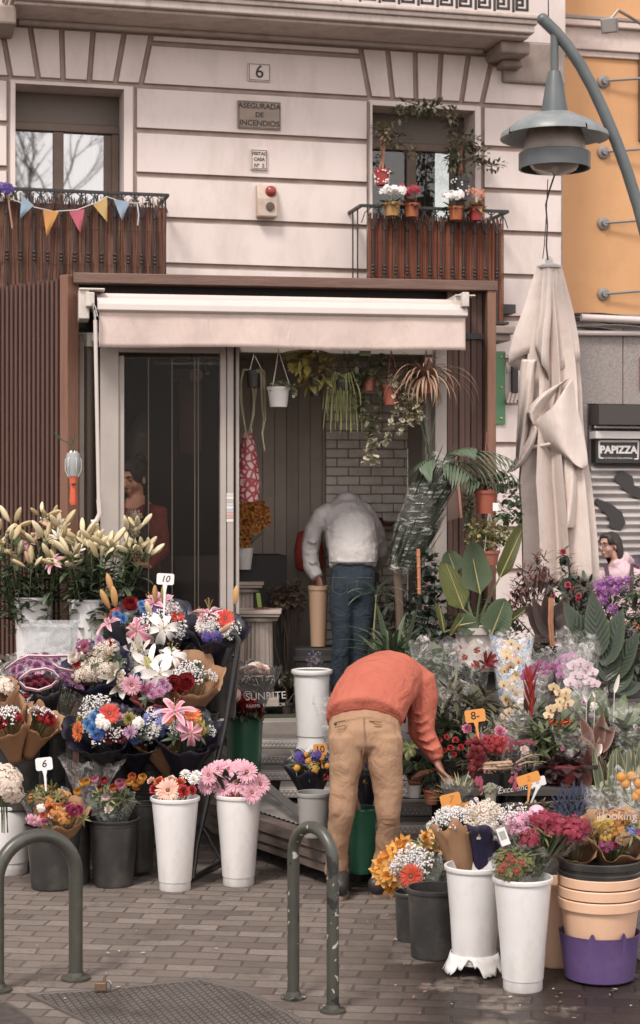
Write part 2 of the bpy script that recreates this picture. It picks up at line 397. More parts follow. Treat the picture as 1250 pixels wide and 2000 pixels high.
@cached
def carnation(col,tipc):
 b=MB()
 for k in range(5):ring_petals(b,8+k,.0195-.001*k,.012,.15+k*.28,.002,0,-.2,0,'petal',-.2,4,jit=.25,wave=.12)
 b.lathe([(.004,-.03),(.007,-.02),(.007,-.004)],6,m=1)
 return b.mesh('carnation_head',[petal('carn_'+col,col,tip=tipc),STEM])
@cached
def ranunculus(col):
 b=MB()
 for k in range(7):ring_petals(b,6,.010+.0028*k,.009+.0022*k,1.35-.16*k,.001+.0008*k,-.008,-.4-.16*k,0,'petal',.3,5,ph=k*.6)
 b.ball((0,0,.0),.006,7,4,1)
 return b.mesh('ranunculus_head',[petal('ran_'+col,col),STEM])
@cached
def daffodil(col,cup):
 b=MB();ring_petals(b,6,.036,.019,.1,.003,0,-.1,0,'ovate',.1,5,wave=.06)
 rs=[[((.006+.010*t)*(1+.12*math.cos(j*2.1)*t)*math.cos(2*math.pi*j/14),(.006+.010*t)*(1+.12*math.cos(j*2.1)*t)*math.sin(2*math.pi*j/14),.025*t)for j in range(14)]for t in(0,.4,.8,1)]
 b.rings(rs,1,cap=False);b.tube([(0,0,-.03),(0,0,0)],.002,5,2)
 return b.mesh('daffodil_head',[petal('daf_'+col,col),petal('dafc_'+cup,cup),STEM])
@cached
def craspedia(col):
 b=MB();n=90
 b.ball((0,0,0),.0145,14,10,0)
 for i in range(n):
  z=1-2*(i+.5)/n;a=i*2.4;r=math.sqrt(1-z*z)
  b.ball((r*math.cos(a)*.0145,r*math.sin(a)*.0145,z*.0145),.0021,5,3,0)
 return b.mesh('craspedia_ball',[petal('cras_'+col,col,trans=.05,rough=.9)])
@cached
def moth_orchid(col,lip,ctr):
 b=MB()
 for a,L,wd in((1.57,.036,.026),(3.7,.034,.024),(5.72,.034,.024),(.25,.040,.044),(2.89,.040,.044)):
  d=Vector((math.cos(a),math.sin(a),.18));b.leaf((0,0,0),d,L,wd,.35,6,.05,'ovate',0)
 b.leaf((0,-.002,.002),(0,-.6,.8),.018,.014,1.2,4,.5,'ovate',1);b.ball((0,0,.005),.004,6,4,2)
 b.leaf((0,0,.002),(.7,-.1,.7),.012,.008,-.8,3,.3,'ovate',1);b.leaf((0,0,.002),(-.7,-.1,.7),.012,.008,-.8,3,.3,'ovate',1)
 return b.mesh('orchid_bloom',[petal('orc_'+col,col,tip=col,edge=None,island=.08),petal('orl_'+lip,lip),petal('orx_'+ctr,ctr)])
@cached
def spray_gyp(col,n,rad):
 """baby's breath: branching hair stems, many small white puffs"""
 b=MB();q=rnd
 for i in range(n):
  a=q.uniform(0,6.28);rr=rad*math.sqrt(q.random());z=math.sqrt(max(0,1-(rr/rad)**2))*rad*.55+q.uniform(-.012,.012)
  p=Vector((rr*math.cos(a),rr*math.sin(a),z));r=q.uniform(.0028,.0052)
  b.ball(p,r,6,4,0);b.leaf(p,(q.uniform(-1,1),q.uniform(-1,1),1),r*1.8,r*1.5,.5,2,.2,'petal',0)
  if i%2==0:b.tube([(p.x*.25,p.y*.25,-rad*.9),(p.x*.8,p.y*.8,z*.3),p],.0006,3,1,False)
 return b.mesh('gypsophila_spray',[petal('gyp_'+col,col,island=.08),STEM])
@cached
def spray_daisy(col,eye,n,rad,pr=.0085):
 b=MB()
 for i in range(n):
  rr=rad*math.sqrt((i+.5)/n);a=i*2.4+U(-.3,.3);z=math.sqrt(max(0,1-(rr/rad)**2))*rad*.5+U(-.01,.01)
  c=Vector((rr*math.cos(a),rr*math.sin(a),z));nn=(Vector((c.x,c.y,rad*.8))+Vector((U(-.3,.3),U(-.3,.3),0))*rad).normalized()
  M=Matrix.Translation(c)@nn.to_track_quat('Z','Y').to_matrix().to_4x4();np_=9
  b.ball(c+nn*.001,pr*.42,6,4,1)
  for k in range(np_):
   t=2*math.pi*k/np_;b.leaf(M@Vector((math.cos(t)*pr*.3,math.sin(t)*pr*.3,0)),(M.to_3x3()@Vector((math.cos(t),math.sin(t),.1))),pr*.9,pr*.62,.2,2,.1,'petal',0,up=nn)
  if i%2==0:b.tube([(c.x*.3,c.y*.3,-rad),c],.0008,3,2,False)
 return b.mesh('daisy_spray',[petal('dsy_'+col,col),mat('dsye_'+eye,eye,.8),STEM])
@cached
def spray_small(col,tipc,n,rad,pr=.010):
 """a head of many five-petalled florets (dianthus, statice, hydrangea)"""
 b=MB()
 for i in range(n):
  rr=rad*math.sqrt((i+.5)/n);a=i*2.4+U(-.3,.3);z=math.sqrt(max(0,1-(rr/rad)**2))*rad*.7+U(-.01,.01)
  c=Vector((rr*math.cos(a),rr*math.sin(a),z));nn=(Vector((c.x,c.y,z*.8+.02))+Vector((U(-.4,.4),U(-.4,.4),0))*rad).normalized()
  M3=nn.to_track_quat('Z','Y').to_matrix()
  for k in range(5):
   t=2*math.pi*k/5+i;b.leaf(c,M3@Vector((math.cos(t),math.sin(t),.25)),pr,pr*.9,.35,3,.1,'petal',0,up=nn)
  if i%3==0:b.tube([(c.x*.3,c.y*.3,-rad),c],.0008,3,1,False)
 return b.mesh('floret_spray',[petal('sml_'+col,col,tip=tipc),STEM])
@cached
def spike(col,L,dens,w):
 b=MB();b.tube([(0,0,-L),(0,0,L)],.0012,4,1)
 for i in range(dens):
  z=L*(i/dens);a=i*2.4;r=w*(1-.6*i/dens)
  b.ball((math.cos(a)*r,math.sin(a)*r,z),r*.75,5,3,0,(1,1,1.3))
 return b.mesh('flower_spike',[petal('spk_'+col,col),STEM])
@cached
def leafspray(col,L,wd,n,kind):
 b=MB()
 for i in range(n):
  a=i*2.4;e=U(.2,1.2);b.leaf((0,0,-.02+U(0,.03)),(math.cos(a)*math.cos(e),math.sin(a)*math.cos(e),math.sin(e)),L*U(.7,1.1),wd,U(.3,1),4,.2,kind,0)
 return b.mesh('leaf_spray',[foliage_mat('lv_'+col,col)])
PAL=dict(
pinkg=lambda:gerbera('#dd8fa6','#eab7c4','#2b1714'),redg=lambda:gerbera('#cf3018','#d8452a','#7a2413'),orangeg=lambda:gerbera('#d65a12','#e27a26','#6d2a10'),
peachg=lambda:gerbera('#e3a184','#ecc0aa','#4b2414'),redrose=lambda:rose('#8c1016','#a81c20'),darkrose=lambda:rose('#5e0c14','#7c1219'),creamrose=lambda:rose('#dcb7a4','#ecd9cc'),whiterose=lambda:rose('#e2cfc2','#efe6de'),
pinklily=lambda:lily('#c25a78','#ecc4cc','#c8b46a',1),pinklily_o=lambda:lily('#c25a78','#ecc4cc','#c8b46a',2),whitelily=lambda:lily('#e9e4da','#f2efec','#b8c070',1),whitelily_o=lambda:lily('#e9e4da','#f2efec','#b8c070',2),whitelily_c=lambda:lily('#e8e0cf','#efe8dc','#b8c070',0),
bud=lambda:lily_bud('#87864a','#ccb484'),budcream=lambda:lily_bud('#b0a664','#e4d2ac'),budpink=lambda:lily_bud('#a08a5c','#cfa088'),budorange=lambda:lily_bud('#c08a5a','#c9984e'),budgreen=lambda:lily_bud('#8c8a44','#a09a54'),
bluemum=lambda:mum('#3f7fc4','#6aa6dc',5),deepbluemum=lambda:mum('#2b52a8','#4a6cc0',4),whitemum=lambda:mum('#ece8e2','#f4f1ee',4),burgmum=lambda:mum('#6c1a2c','#8a2a40',6),purplemum=lambda:mum('#9a5486','#c088ac',6),pinkmum=lambda:mum('#c070a0','#dba0c4',4),lilacmum=lambda:mum('#c288b4','#dcb4d0',5),greenmum=lambda:mum('#9c8f3e','#b4a64e',6),
redcarn=lambda:carnation('#a81a20','#c02c2c'),pinkcarn=lambda:carnation('#c8507c','#e08aa8'),orangecarn=lambda:carnation('#cc4420','#dd6a3a'),peachcarn=lambda:carnation('#dca089','#ecc8b8'),creamcarn=lambda:carnation('#e4d2b4','#efe4d2'),
yran=lambda:ranunculus('#dfa01c'),oran=lambda:ranunculus('#d0661c'),rran=lambda:ranunculus('#a81c28'),pran=lambda:ranunculus('#d27c98'),wran=lambda:ranunculus('#e6cdd0'),mran=lambda:ranunculus('#b93a6c'),
daff=lambda:daffodil('#e6a830','#e39a18'),daffp=lambda:daffodil('#e8b85e','#df9a3c'),redlil=lambda:gerbera('#c8380f','#d64c1c','#6d2a10'),
ball=lambda:craspedia('#cf8f20'),gyp=lambda:spray_gyp('#ece9e6',60,.045),gypb=lambda:spray_gyp('#ece9e6',110,.06),
cham=lambda:spray_daisy('#e8e2d4','#b9771c',24,.045),chamb=lambda:spray_daisy('#efece8','#c08a24',34,.055),
wstat=lambda:spray_small('#e6ddd2','#f0ece6',26,.022,.007),blue=lambda:spray_small('#5a68a8','#8a92c8',24,.03),purple=lambda:spray_small('#4c3a86','#6a56a8',26,.03),
pinkdi=lambda:spray_small('#cc7a9c','#eab8cc',30,.045,.012),reddi=lambda:spray_small('#8c1c34','#a83250',40,.05,.011),reddot=lambda:spray_small('#9c141c','#a81c24',10,.03,.009),
ylow=lambda:spray_small('#c8a030','#d8b848',26,.03,.008),plum=lambda:spray_small('#7c2c54','#a04a78',24,.03,.009),dry=lambda:spray_small('#8a6a44','#a88858',22,.028,.008),dryo=lambda:spray_small('#c07a28','#cf9440',22,.03,.009),
moss=lambda:spray_small('#62663a','#8a8448',50,.034,.006),hyd=lambda:spray_small('#d8c4b0','#e8dacb',120,.07,.014),lav=lambda:spike('#53597c',.05,26,.006),pspk=lambda:spike('#8f3a66',.04,20,.006),astl=lambda:spike('#b8566c',.05,34,.012),
leafy=lambda:leafspray('#47583a',.07,.022,7,'ovate'),grassy=lambda:leafspray('#66713e',.09,.006,10,'strap'),leafd=lambda:leafspray('#33432d',.08,.028,6,'ovate'),olive=lambda:leafspray('#7c7a40',.06,.01,10,'lance'),
)
BN=dict(pinkg='gerbera',redg='gerbera',orangeg='gerbera',peachg='gerbera',redlil='gerbera',redrose='rose',darkrose='rose',creamrose='rose',whiterose='rose',gyp='baby_breath_spray',gypb='baby_breath_spray',cham='chamomile_spray',chamb='chamomile_spray',ball='craspedia',lav='lavender_spike',leafy='leaf_spray',leafd='leaf_spray',grassy='grass_spray',olive='leaf_spray',hyd='hydrangea_head',daff='daffodil',daffp='daffodil',astl='astilbe_plume',pspk='flower_spike')
def bname(k):
 if k in BN:return BN[k]
 for a,b in(('lily','lily_bloom'),('bud','lily_bud'),('mum','chrysanthemum'),('carn','carnation'),('ran','ranunculus')):
  if a in k:return b
 return 'floret_spray'
 # ------------------------------------------------------------------ papers and film
KRAFT=mat('kraft_paper','#a07650',.75,col2='#96693f',scale=7,bump=.35,bscale=14,trans=.08)
NAVY=mat('navy_wrap','#13121d',.4,col2='#1d1a30',scale=8,bump=.5,bscale=18,trans=.05)
VIOLET=mat('violet_wrap','#2a2650',.45,col2='#1a1834',scale=8,bump=.5,bscale=18,trans=.15)
REDW=mat('red_wrap','#8c3434',.6,col2='#7a2a2c',scale=6,bump=.4,bscale=16,trans=.1)
BLACKW=mat('black_sleeve','#161416',.35,bump=.4,bscale=18)
CLEAR=film('clear_film');CLEARW=film('clear_film_crisp','#e8e4e0',.07,.5,.2,16)
WRAPS=dict(kraft=KRAFT,navy=NAVY,violet=VIOLET,red=REDW,black=BLACKW,clear=CLEAR,clearw=CLEARW)
def cone_wrap(M,r0,r1,h,seed=0,ruff=.09,scal=0,open_front=0.0,n=72,rise=.0,layers=1,k0=0):
 """paper cone in the frame M (z along the stems). rise lifts the back edge; scal = number of scallops"""
 b=MB();q=random.Random(seed)
 for ly in range(layers):
  ph=q.uniform(0,6);rs=[]
  for k in range(9):
   t=k/8;ring=[]
   for j in range(n):
    a=2*math.pi*j/n;rr=r0+(r1-r0)*(t**1.25)*(1+.07*ly)
    rr*=1+1.3*ruff*t*abs(math.sin(2.5*a+ph))-.5*ruff*t+ruff*.7*t**2*math.sin(9*a+ph*2+3*t)+ruff*.35*t*math.sin(23*a+5*t)
    z=h*t
    back=math.sin(a)  # +y is the back (away from the street) in the local frame
    z+=(rise*max(0,back)-open_front*max(0,-back))*t*t
    if scal:z+=.012*abs(math.sin(scal*a/2))*t**6
    z+=(.035*abs(math.sin(2.5*a+ph))-.01+.012*math.sin(7*a))*t*t
    ring.append(M@Vector((rr*math.cos(a),rr*math.sin(a),z)))
   rs.append(ring)
  b.rings(rs,0,cap=False)
 return b
def axes(base,top,spin=0):
 z=(Vector(top)-Vector(base)).normalized();x=Vector((1,0,0));x=(x-z*x.dot(z)).normalized();y=z.cross(x)
 return Matrix.Translation(base)@Matrix((x,y,z)).transposed().to_4x4()@Matrix.Rotation(spin,4,'Z')
def bouquet(label,px,py,Y,r,h,wrap,spec,group=None,lean=(0,-.45),dome=.5,name='flower_bouquet',sc=1.0,wr=1.0,rise=.0,front=.02,scal=0,seed=None,fixed=(),layers=1,wh=1.0,shuffle=True,stems=True,sprd=.78):
 """px,py = middle of the flower dome in the photograph; lean = how the axis tips (x, toward street)"""
 top=W(px,py,Y);ax=dirv(lean[0],lean[1],1);base=top-ax*h
 root=thing(name,label,'bouquet',base,group=group);M=axes(base,top);seed=seed if seed is not None else int(px*7+py)
 if wrap:cone_wrap(M,.03,r*wr*1.1,h*wh,seed,.05 if scal else.09,rise=rise,open_front=front,scal=scal,layers=layers).build('wrapping',WRAPS[wrap],root,solid=.0008 if wrap in('kraft','navy','violet','red','black')else 0)
 q=random.Random(seed);lst=[]
 for k,n in spec:lst+=[k]*n
 if shuffle:q.shuffle(lst)
 n=len(lst)
 if stems:
  b=MB()
  for i in range(min(26,n+6)):
   a=i*2.4;rr=r*.7*math.sqrt((i+.5)/(n+6))
   b.tube([M@Vector((.015*math.cos(a),.015*math.sin(a),0)),M@Vector((rr*.5*math.cos(a),rr*.5*math.sin(a),h*.55)),M@Vector((rr*math.cos(a),rr*math.sin(a),h*.97))],.0022,5,0)
   if i%2:b.leaf(M@Vector((rr*.8*math.cos(a),rr*.8*math.sin(a),h*.75)),M.to_3x3()@Vector((math.cos(a),math.sin(a),.8)),.07,.015,.5,4,.2,'lance',0)
  b.build('stems',STEM,root)
 R3=M.to_3x3()
 for i,k in enumerate(lst):
  rr=r*sprd*math.sqrt((i+.5)/n);a=i*2.39996+seed
  z=h+dome*r*(1-(rr/r)**2)*.8-dome*r*.25+q.uniform(-.012,.012)
  lp=Vector((rr*math.cos(a),rr*math.sin(a),z));nl=Vector((math.cos(a)*rr/r*1.0,math.sin(a)*rr/r*1.0,.9))+Vector((q.uniform(-.2,.2),q.uniform(-.2,.2),0))
  inst(root,PAL[k](),bname(k),M@lp,R3@nl,q.uniform(0,6.28),sc*q.uniform(.88,1.12))
 for f in fixed:  # (kind, px, py, scale, (normal))
  k,fx,fy=f[:3];s_=f[3]if len(f)>3 else 1;nn=f[4]if len(f)>4 else(U(-.3,.3),-1,U(0,.5));dy=f[5]if len(f)>5 else-.06
  inst(root,PAL[k](),bname(k),W(fx,fy,Y+dy),nn,None,s_)
 return root
 # ------------------------------------------------------------------ buckets and pots
def bucket(label,x,yr,yb,wr,wb,m,z0=0.0,style='cone',name='flower_bucket',group=None,band=None,Yc=None):
 """rim centre x, rim y, base y, half widths in photograph pixels; stands on height z0"""
 Y0=F*(CZ-z0)/(yb-H)if Yc is None else Yc
 rb=wb*Y0/F;Yc=Y0+rb if Yc is None else Yc;rt=wr*Yc/F
 zt=CZ-(yr-H)*(Yc-rt*.3)/F;h=zt-z0;loc=Vector(((x-625)/F*Yc,Yc,z0))
 root=thing(name,label,'bucket',loc,group=group)
 b=MB();e=.004;pr=[(rb*.96,0),(rb,.006)]
 if style=='step':  # florist's cone with a straight foot
  pr+=[(rb*1.0,h*.17),(rb*1.045,h*.178)]
  pr+=[(rb*1.045+(rt*.93-rb*1.045)*t,h*(.178+.78*t))for t in(.02,.25,.5,.75,1)]
 elif style=='broken':pr=[(rb*.9,.05),(rb*.9,h*.12),(rb+.006,h*.125),(rb+.006,h*.15),(rb,h*.155)]+[(rb+(rt*.93-rb)*t,h*(.16+.8*t))for t in(.05,.3,.6,1)]
 else:pr+=[(rb+(rt*.93-rb)*t,h*(.01+.94*t))for t in(.03,.25,.5,.75,1)]
 pr+=[(rt*.93,h*.99),(rt*.9,h*.99)]
 pr+=[(rb+(rt*.9-rb)*t,h*t)for t in(.8,.5,.1)]+[(.001,h*.1)]
 b.lathe(pr,40);b.build('body',m,root,local=True)
 b=MB();th=.012 if style!='black' else.006
 b.lathe([(rt*.92,h-th*1.6),(rt*.985,h-th*1.5),(rt,h-th*.9),(rt*.995,h-th*.2),(rt*.965,h),(rt*.91,h-th*.15)],40,cap0=False)
 b.build('rim',m,root,local=True)
 if style=='black':
  b=MB()
  for k in range(2):
   zz=h-.018-.012*k;rr=rb+(rt*.93-rb)*(zz/h);b.lathe([(rr,zz-.003),(rr+.004,zz),(rr,zz+.003)],40,cap0=False)
  b.build('rib',m,root,local=True)
 root['top']=zt;root['rt']=rt
 return root
def pot(parent,loc,r,h,m,name='pot'):
 b=MB();b.lathe([(r*.72,0),(r*.9,h*.82),(r,h*.82),(r*1.02,h),(r*.92,h),(r*.85,h*.85),(.001,h*.85)],24,loc);return b.build(name,m,parent)
def soil_disc(b,loc,r,z):b.lathe([(r,0),(r*.5,.006),(.001,.008)],14,(loc[0],loc[1],z),cap0=False)
# ------------------------------------------------------------------ ground: worn brick paving
def paving_material():
 m=bpy.data.materials.new('brick_paving');m.use_nodes=True;t=m.node_tree;N=t.nodes;L=t.links;b=N['Principled BSDF']
 tc=N.new('ShaderNodeTexCoord');mp=N.new('ShaderNodeMapping');mp.inputs['Rotation'].default_value=(0,0,R(7));L.new(tc.outputs['Object'],mp.inputs[0])
 dn=N.new('ShaderNodeTexNoise');dn.inputs['Scale'].default_value=3;dn.inputs['Detail'].default_value=3;L.new(mp.outputs[0],dn.inputs[0])
 va=N.new('ShaderNodeVectorMath');va.operation='SCALE';va.inputs[3].default_value=.055;L.new(dn.outputs['Color'],va.inputs[0])
 vb=N.new('ShaderNodeVectorMath');vb.operation='ADD';L.new(mp.outputs[0],vb.inputs[0]);L.new(va.outputs[0],vb.inputs[1])
 br=N.new('ShaderNodeTexBrick');br.inputs['Scale'].default_value=1;br.inputs['Brick Width'].default_value=.2;br.inputs['Row Height'].default_value=.1
 br.inputs['Mortar Size'].default_value=.006;br.inputs['Mortar Smooth'].default_value=.4;br.inputs['Bias'].default_value=-.1
 br.inputs['Color1'].default_value=(*hexc('#564a40'),1);br.inputs['Color2'].default_value=(*hexc('#82766b'),1);br.inputs['Mortar'].default_value=(*hexc('#3d332e'),1)
 L.new(vb.outputs[0],br.inputs[0])
 def noise(s,d=6,r=.6):
  n=N.new('ShaderNodeTexNoise');n.inputs['Scale'].default_value=s;n.inputs['Detail'].default_value=d;n.inputs['Roughness'].default_value=r;L.new(tc.outputs['Object'],n.inputs[0]);return n
 def rng(s,a,bb,c=0,d=1):
  r=N.new('ShaderNodeMapRange');r.inputs[1].default_value=a;r.inputs[2].default_value=bb;r.inputs[3].default_value=c;r.inputs[4].default_value=d;L.new(s,r.inputs[0]);return r.outputs[0]
 def mix(f,a,c,mode='MIX'):
  x=N.new('ShaderNodeMix');x.data_type='RGBA';x.blend_type=mode
  if isinstance(f,float):x.inputs[0].default_value=f
  else:L.new(f,x.inputs[0])
  for s,v in((x.inputs[6],a),(x.inputs[7],c)):
   if isinstance(v,tuple):s.default_value=v
   else:L.new(v,s)
  return x.outputs[2]
 cur=mix(rng(noise(1.3).outputs[0],.35,.65,0,.45),br.outputs[0],(*hexc('#726659'),1))
 cur=mix(rng(noise(45,4).outputs[0],.4,.7,0,.5),cur,(*hexc('#5f514a'),1))
 cur=mix(rng(noise(3.1,9,.8).outputs[0],.52,.68,0,.75),cur,(*hexc('#453a35'),1))
 # wet stains beside the right-hand buckets
 sx=N.new('ShaderNodeSeparateXYZ');L.new(tc.outputs['Object'],sx.inputs[0])
 wx=rng(sx.outputs[0],.05,.45);wn=rng(noise(2.3,8,.66).outputs[0],.385,.465)
 wy=rng(sx.outputs[1],8.1,7.4)
 mu=N.new('ShaderNodeMath');mu.operation='MULTIPLY';L.new(wx,mu.inputs[0]);L.new(wn,mu.inputs[1])
 m3=N.new('ShaderNodeMath');m3 .operation='MULTIPLY';L.new(mu.outputs[0],m3 .inputs[0]);L.new(wy,m3 .inputs[1])
 cur=mix(m3 .outputs[0],cur,mix(1.0,cur,(.20,.17,.16,1),'MULTIPLY'))
 L.new(cur,b.inputs['Base Color'])
 ro=N.new('ShaderNodeMapRange');ro.inputs[3].default_value=.85;ro.inputs[4].default_value=.45;L.new(m3 .outputs[0],ro.inputs[0]);L.new(ro.outputs[0],b.inputs['Roughness'])
 inv=N.new('ShaderNodeMath');inv.operation='SUBTRACT';inv.inputs[0].default_value=1;L.new(br.outputs['Fac'],inv.inputs[1])
 n2=noise(28,6);ad=N.new('ShaderNodeMath');ad.operation='MULTIPLY_ADD';ad.inputs[1].default_value=.5;L.new(n2 .outputs[0],ad.inputs[0]);L.new(inv.outputs[0],ad.inputs[2])
 bp=N.new('ShaderNodeBump');bp.inputs['Strength'].default_value=.9;bp.inputs['Distance'].default_value=.012;L.new(ad.outputs[0],bp.inputs['Height']);L.new(bp.outputs[0],b.inputs['Normal'])
 return m
def build_ground():
 b=MB();n=60
 xs=[-60,-20,-8]+[-4+8*i/40 for i in range(41)]+[8,20,60];ys=[-20,0,4]+[5+8*i/40 for i in range(41)]+[16,25,90]
 ids=[[b.add((x,y,.006*noise.noise((x*1.3,y*1.3,3))if 4.5<y<13 and abs(x)<4.1 else 0))for x in xs]for y in ys]
 for j in range(len(ys)-1):
  for i in range(len(xs)-1):b.face((ids[j][i],ids[j][i+1],ids[j+1][i+1],ids[j+1][i]))
 props(b.build('ground',paving_material()),kind='structure')
build_ground()
def cover(label,corners,m,name='manhole_cover',z=.010):
 P=[G(*c)for c in corners];b=MB();c=sum(P,Vector())/len(P)
 lo=[b.add((p.x,p.y,.001))for p in P];hi=[b.add((p.x,p.y,z))for p in P];inn=[b.add((*((p+(c-p)*.035).to_2d()),z))for p in P]
 inn2=[b.add((*((p+(c-p)*.045).to_2d()),z-.004))for p in P]
 n=len(P)
 for i in range(n):
  j=(i+1)%n;b.face((lo[i],lo[j],hi[j],hi[i]),0);b.face((hi[i],hi[j],inn[j],inn[i]),0);b.face((inn[i],inn[j],inn2[j],inn2[i]),0)
 b.face(inn2,1);o=b.build(name,m,smooth=False);return props(o,label,'manhole cover')
def plate_material():
 m=mat('steel_plate','#524b45',.5,col2='#665d55',scale=5,dirt='#1c1714',dirtscale=1.7,dirtamt=1.0)
 t=m.node_tree;N=t.nodes;L=t.links;tc=N.new('ShaderNodeTexCoord');hs=[]
 for a in(38,-20):
  mp=N.new('ShaderNodeMapping');mp.inputs['Rotation'].default_value=(0,0,R(a));L.new(tc.outputs['Object'],mp.inputs[0])
  wv=N.new('ShaderNodeTexWave');wv.inputs['Scale'].default_value=11;L.new(mp.outputs[0],wv.inputs[0])
  p=N.new('ShaderNodeMath');p.operation='POWER';p.inputs[1].default_value=8;L.new(wv.outputs['Fac'],p.inputs[0]);hs.append(p)
 mx=N.new('ShaderNodeMath');mx.operation='MAXIMUM';L.new(hs[0].outputs[0],mx.inputs[0]);L.new(hs[1].outputs[0],mx.inputs[1])
 bp=N.new('ShaderNodeBump');bp.inputs['Strength'].default_value=1;bp.inputs['Distance'].default_value=.012;L.new(mx.outputs[0],bp.inputs['Height'])
 L.new(bp.outputs[0],N['Principled BSDF'].inputs['Normal']);return m
STEEL_EDGE=mat('steel_edge','#56504b',.5,dirt='#2b2320',dirtamt=.6)
cover('worn diamond-plate steel manhole cover with a dark wet stain and a padlock on it',[(52,1944),(200,1935),(390,1914),(490,1940),(620,2010),(420,2120),(250,2040)],[STEEL_EDGE,plate_material()])
cover('dark rusty steel manhole cover at the bottom left corner of the paving',[(-90,1975),(10,1958),(60,1990),(100,2040),(-80,2100)],[STEEL_EDGE,mat('rusty_plate','#4a3f38',.7,col2='#332c28',scale=20,bump=.6,bscale=60)])
def frame_strip(label,pts):
 b=MB();P=[G(*p)for p in pts]
 for a,c in zip(P,P[1:]):
  d=(c-a).normalized();s=Vector((-d.y,d.x,0))*.0025
  q=[b.add((*(v.to_2d()),.0065))for v in(a-s,c-s,c+s,a+s)];q2=[b.add((*(v.to_2d()),-.01))for v in(a-s,c-s,c+s,a+s)]
  b.face(q);[b.face((q[i],q2[i],q2[(i+1)%4],q[(i+1)%4]))for i in range(4)]
 props(b.build('access_cover_frame',mat('frame_steel','#453c37',.7),smooth=False),label,'cover frame')
0 and frame_strip('thin steel frame of a paved access cover in front of the left hoop',[(20,1807),(125,1837),(340,1818),(235,1788),(20,1807)])
0 and frame_strip('thin steel frame of a paved access cover left of the middle hoop',[(285,1780),(390,1811),(560,1793),(470,1758),(285,1780)])
# small litter
for i in range(110):
 x,y=(U(30,1200),U(1745,1990))if i%2 else(U(640,1245),U(1770,1995));p=G(x,y);b=MB();c=rnd.choice(['#b9a999','#8d5a34','#6d7a4a','#4a3a30','#c9bdb0'])
 b.leaf((p.x,p.y,.012),(U(-1,1),U(-1,1),.02),U(.008,.03),U(.005,.013),.2,3,.2,'ovate');o=b.build('fallen_leaf',mat('litter_'+c,c,.8))
 props(o,'small dry leaf or petal scrap lying on the brick paving','leaf','scraps scattered on the paving')
def padlock():
 t=thing('padlock','small brass padlock lying on the steel manhole cover','padlock',G(197,1935,.012));b=MB();b.cbox((0,0,.018),(.045,.03,.034));b.build('lock_body',mat('brass','#7a6048',.45,metal=.6),t,True,bevel=.004,smooth=False)
 b=MB();b.tube([(.02+.02*math.cos(a),.0,.02+.0+.022*math.sin(a))for a in[k*.4-1.2 for k in range(7)]],.004,6);b.build('shackle',mat('chrome','#9c9894',.25,metal=.9),t,True)
padlock()
# ------------------------------------------------------------------ white apartment building
FF=Frame(600,15.9,14)
PLASTER=mat('white_plaster','#d9cbc5',.8,col2='#cfc0b9',scale=1.1,nmix=1,dirt='#a8968a',dirtscale=2.2,dirtamt=.5,bump=.15,bscale=40,stretch=(1,1,.4))
JOINT=mat('plaster_joint','#a08b7f',.85,col2='#8d796e',scale=6)
STONE=mat('weathered_stone','#9c8c82',.85,col2='#85766c',scale=5,dirt='#6d5f57',dirtscale=4,dirtamt=.5,bump=.3,bscale=30)
bld=thing('apartment_building','white plaster apartment building with banded stonework behind the flower kiosk','building',M=FF.M)
def fz(px,py,w=0.0):return FF.uz(px,py,w)
zj=[fz(300,y)[1]for y in(85,169,256,342,428,517)];dz=(zj[0]-zj[5])/5
while zj[-1]>.1:zj.append(zj[-1]-dz)
def uu(px,py=500):return fz(px,py)[0]
xL0=uu(18,300);xL1=uu(262,300);xR0=uu(727,350);xR1=uu(941,350);xE=uu(1100,400);xB=uu(-1500,300);xLo=uu(30,300);xRo=uu(927,350)
zTopL=fz(150,155)[1];zTopR=fz(820,199)[1];zHeadL=fz(150,170)[1];zHeadR=fz(820,211)[1];zC=6.02
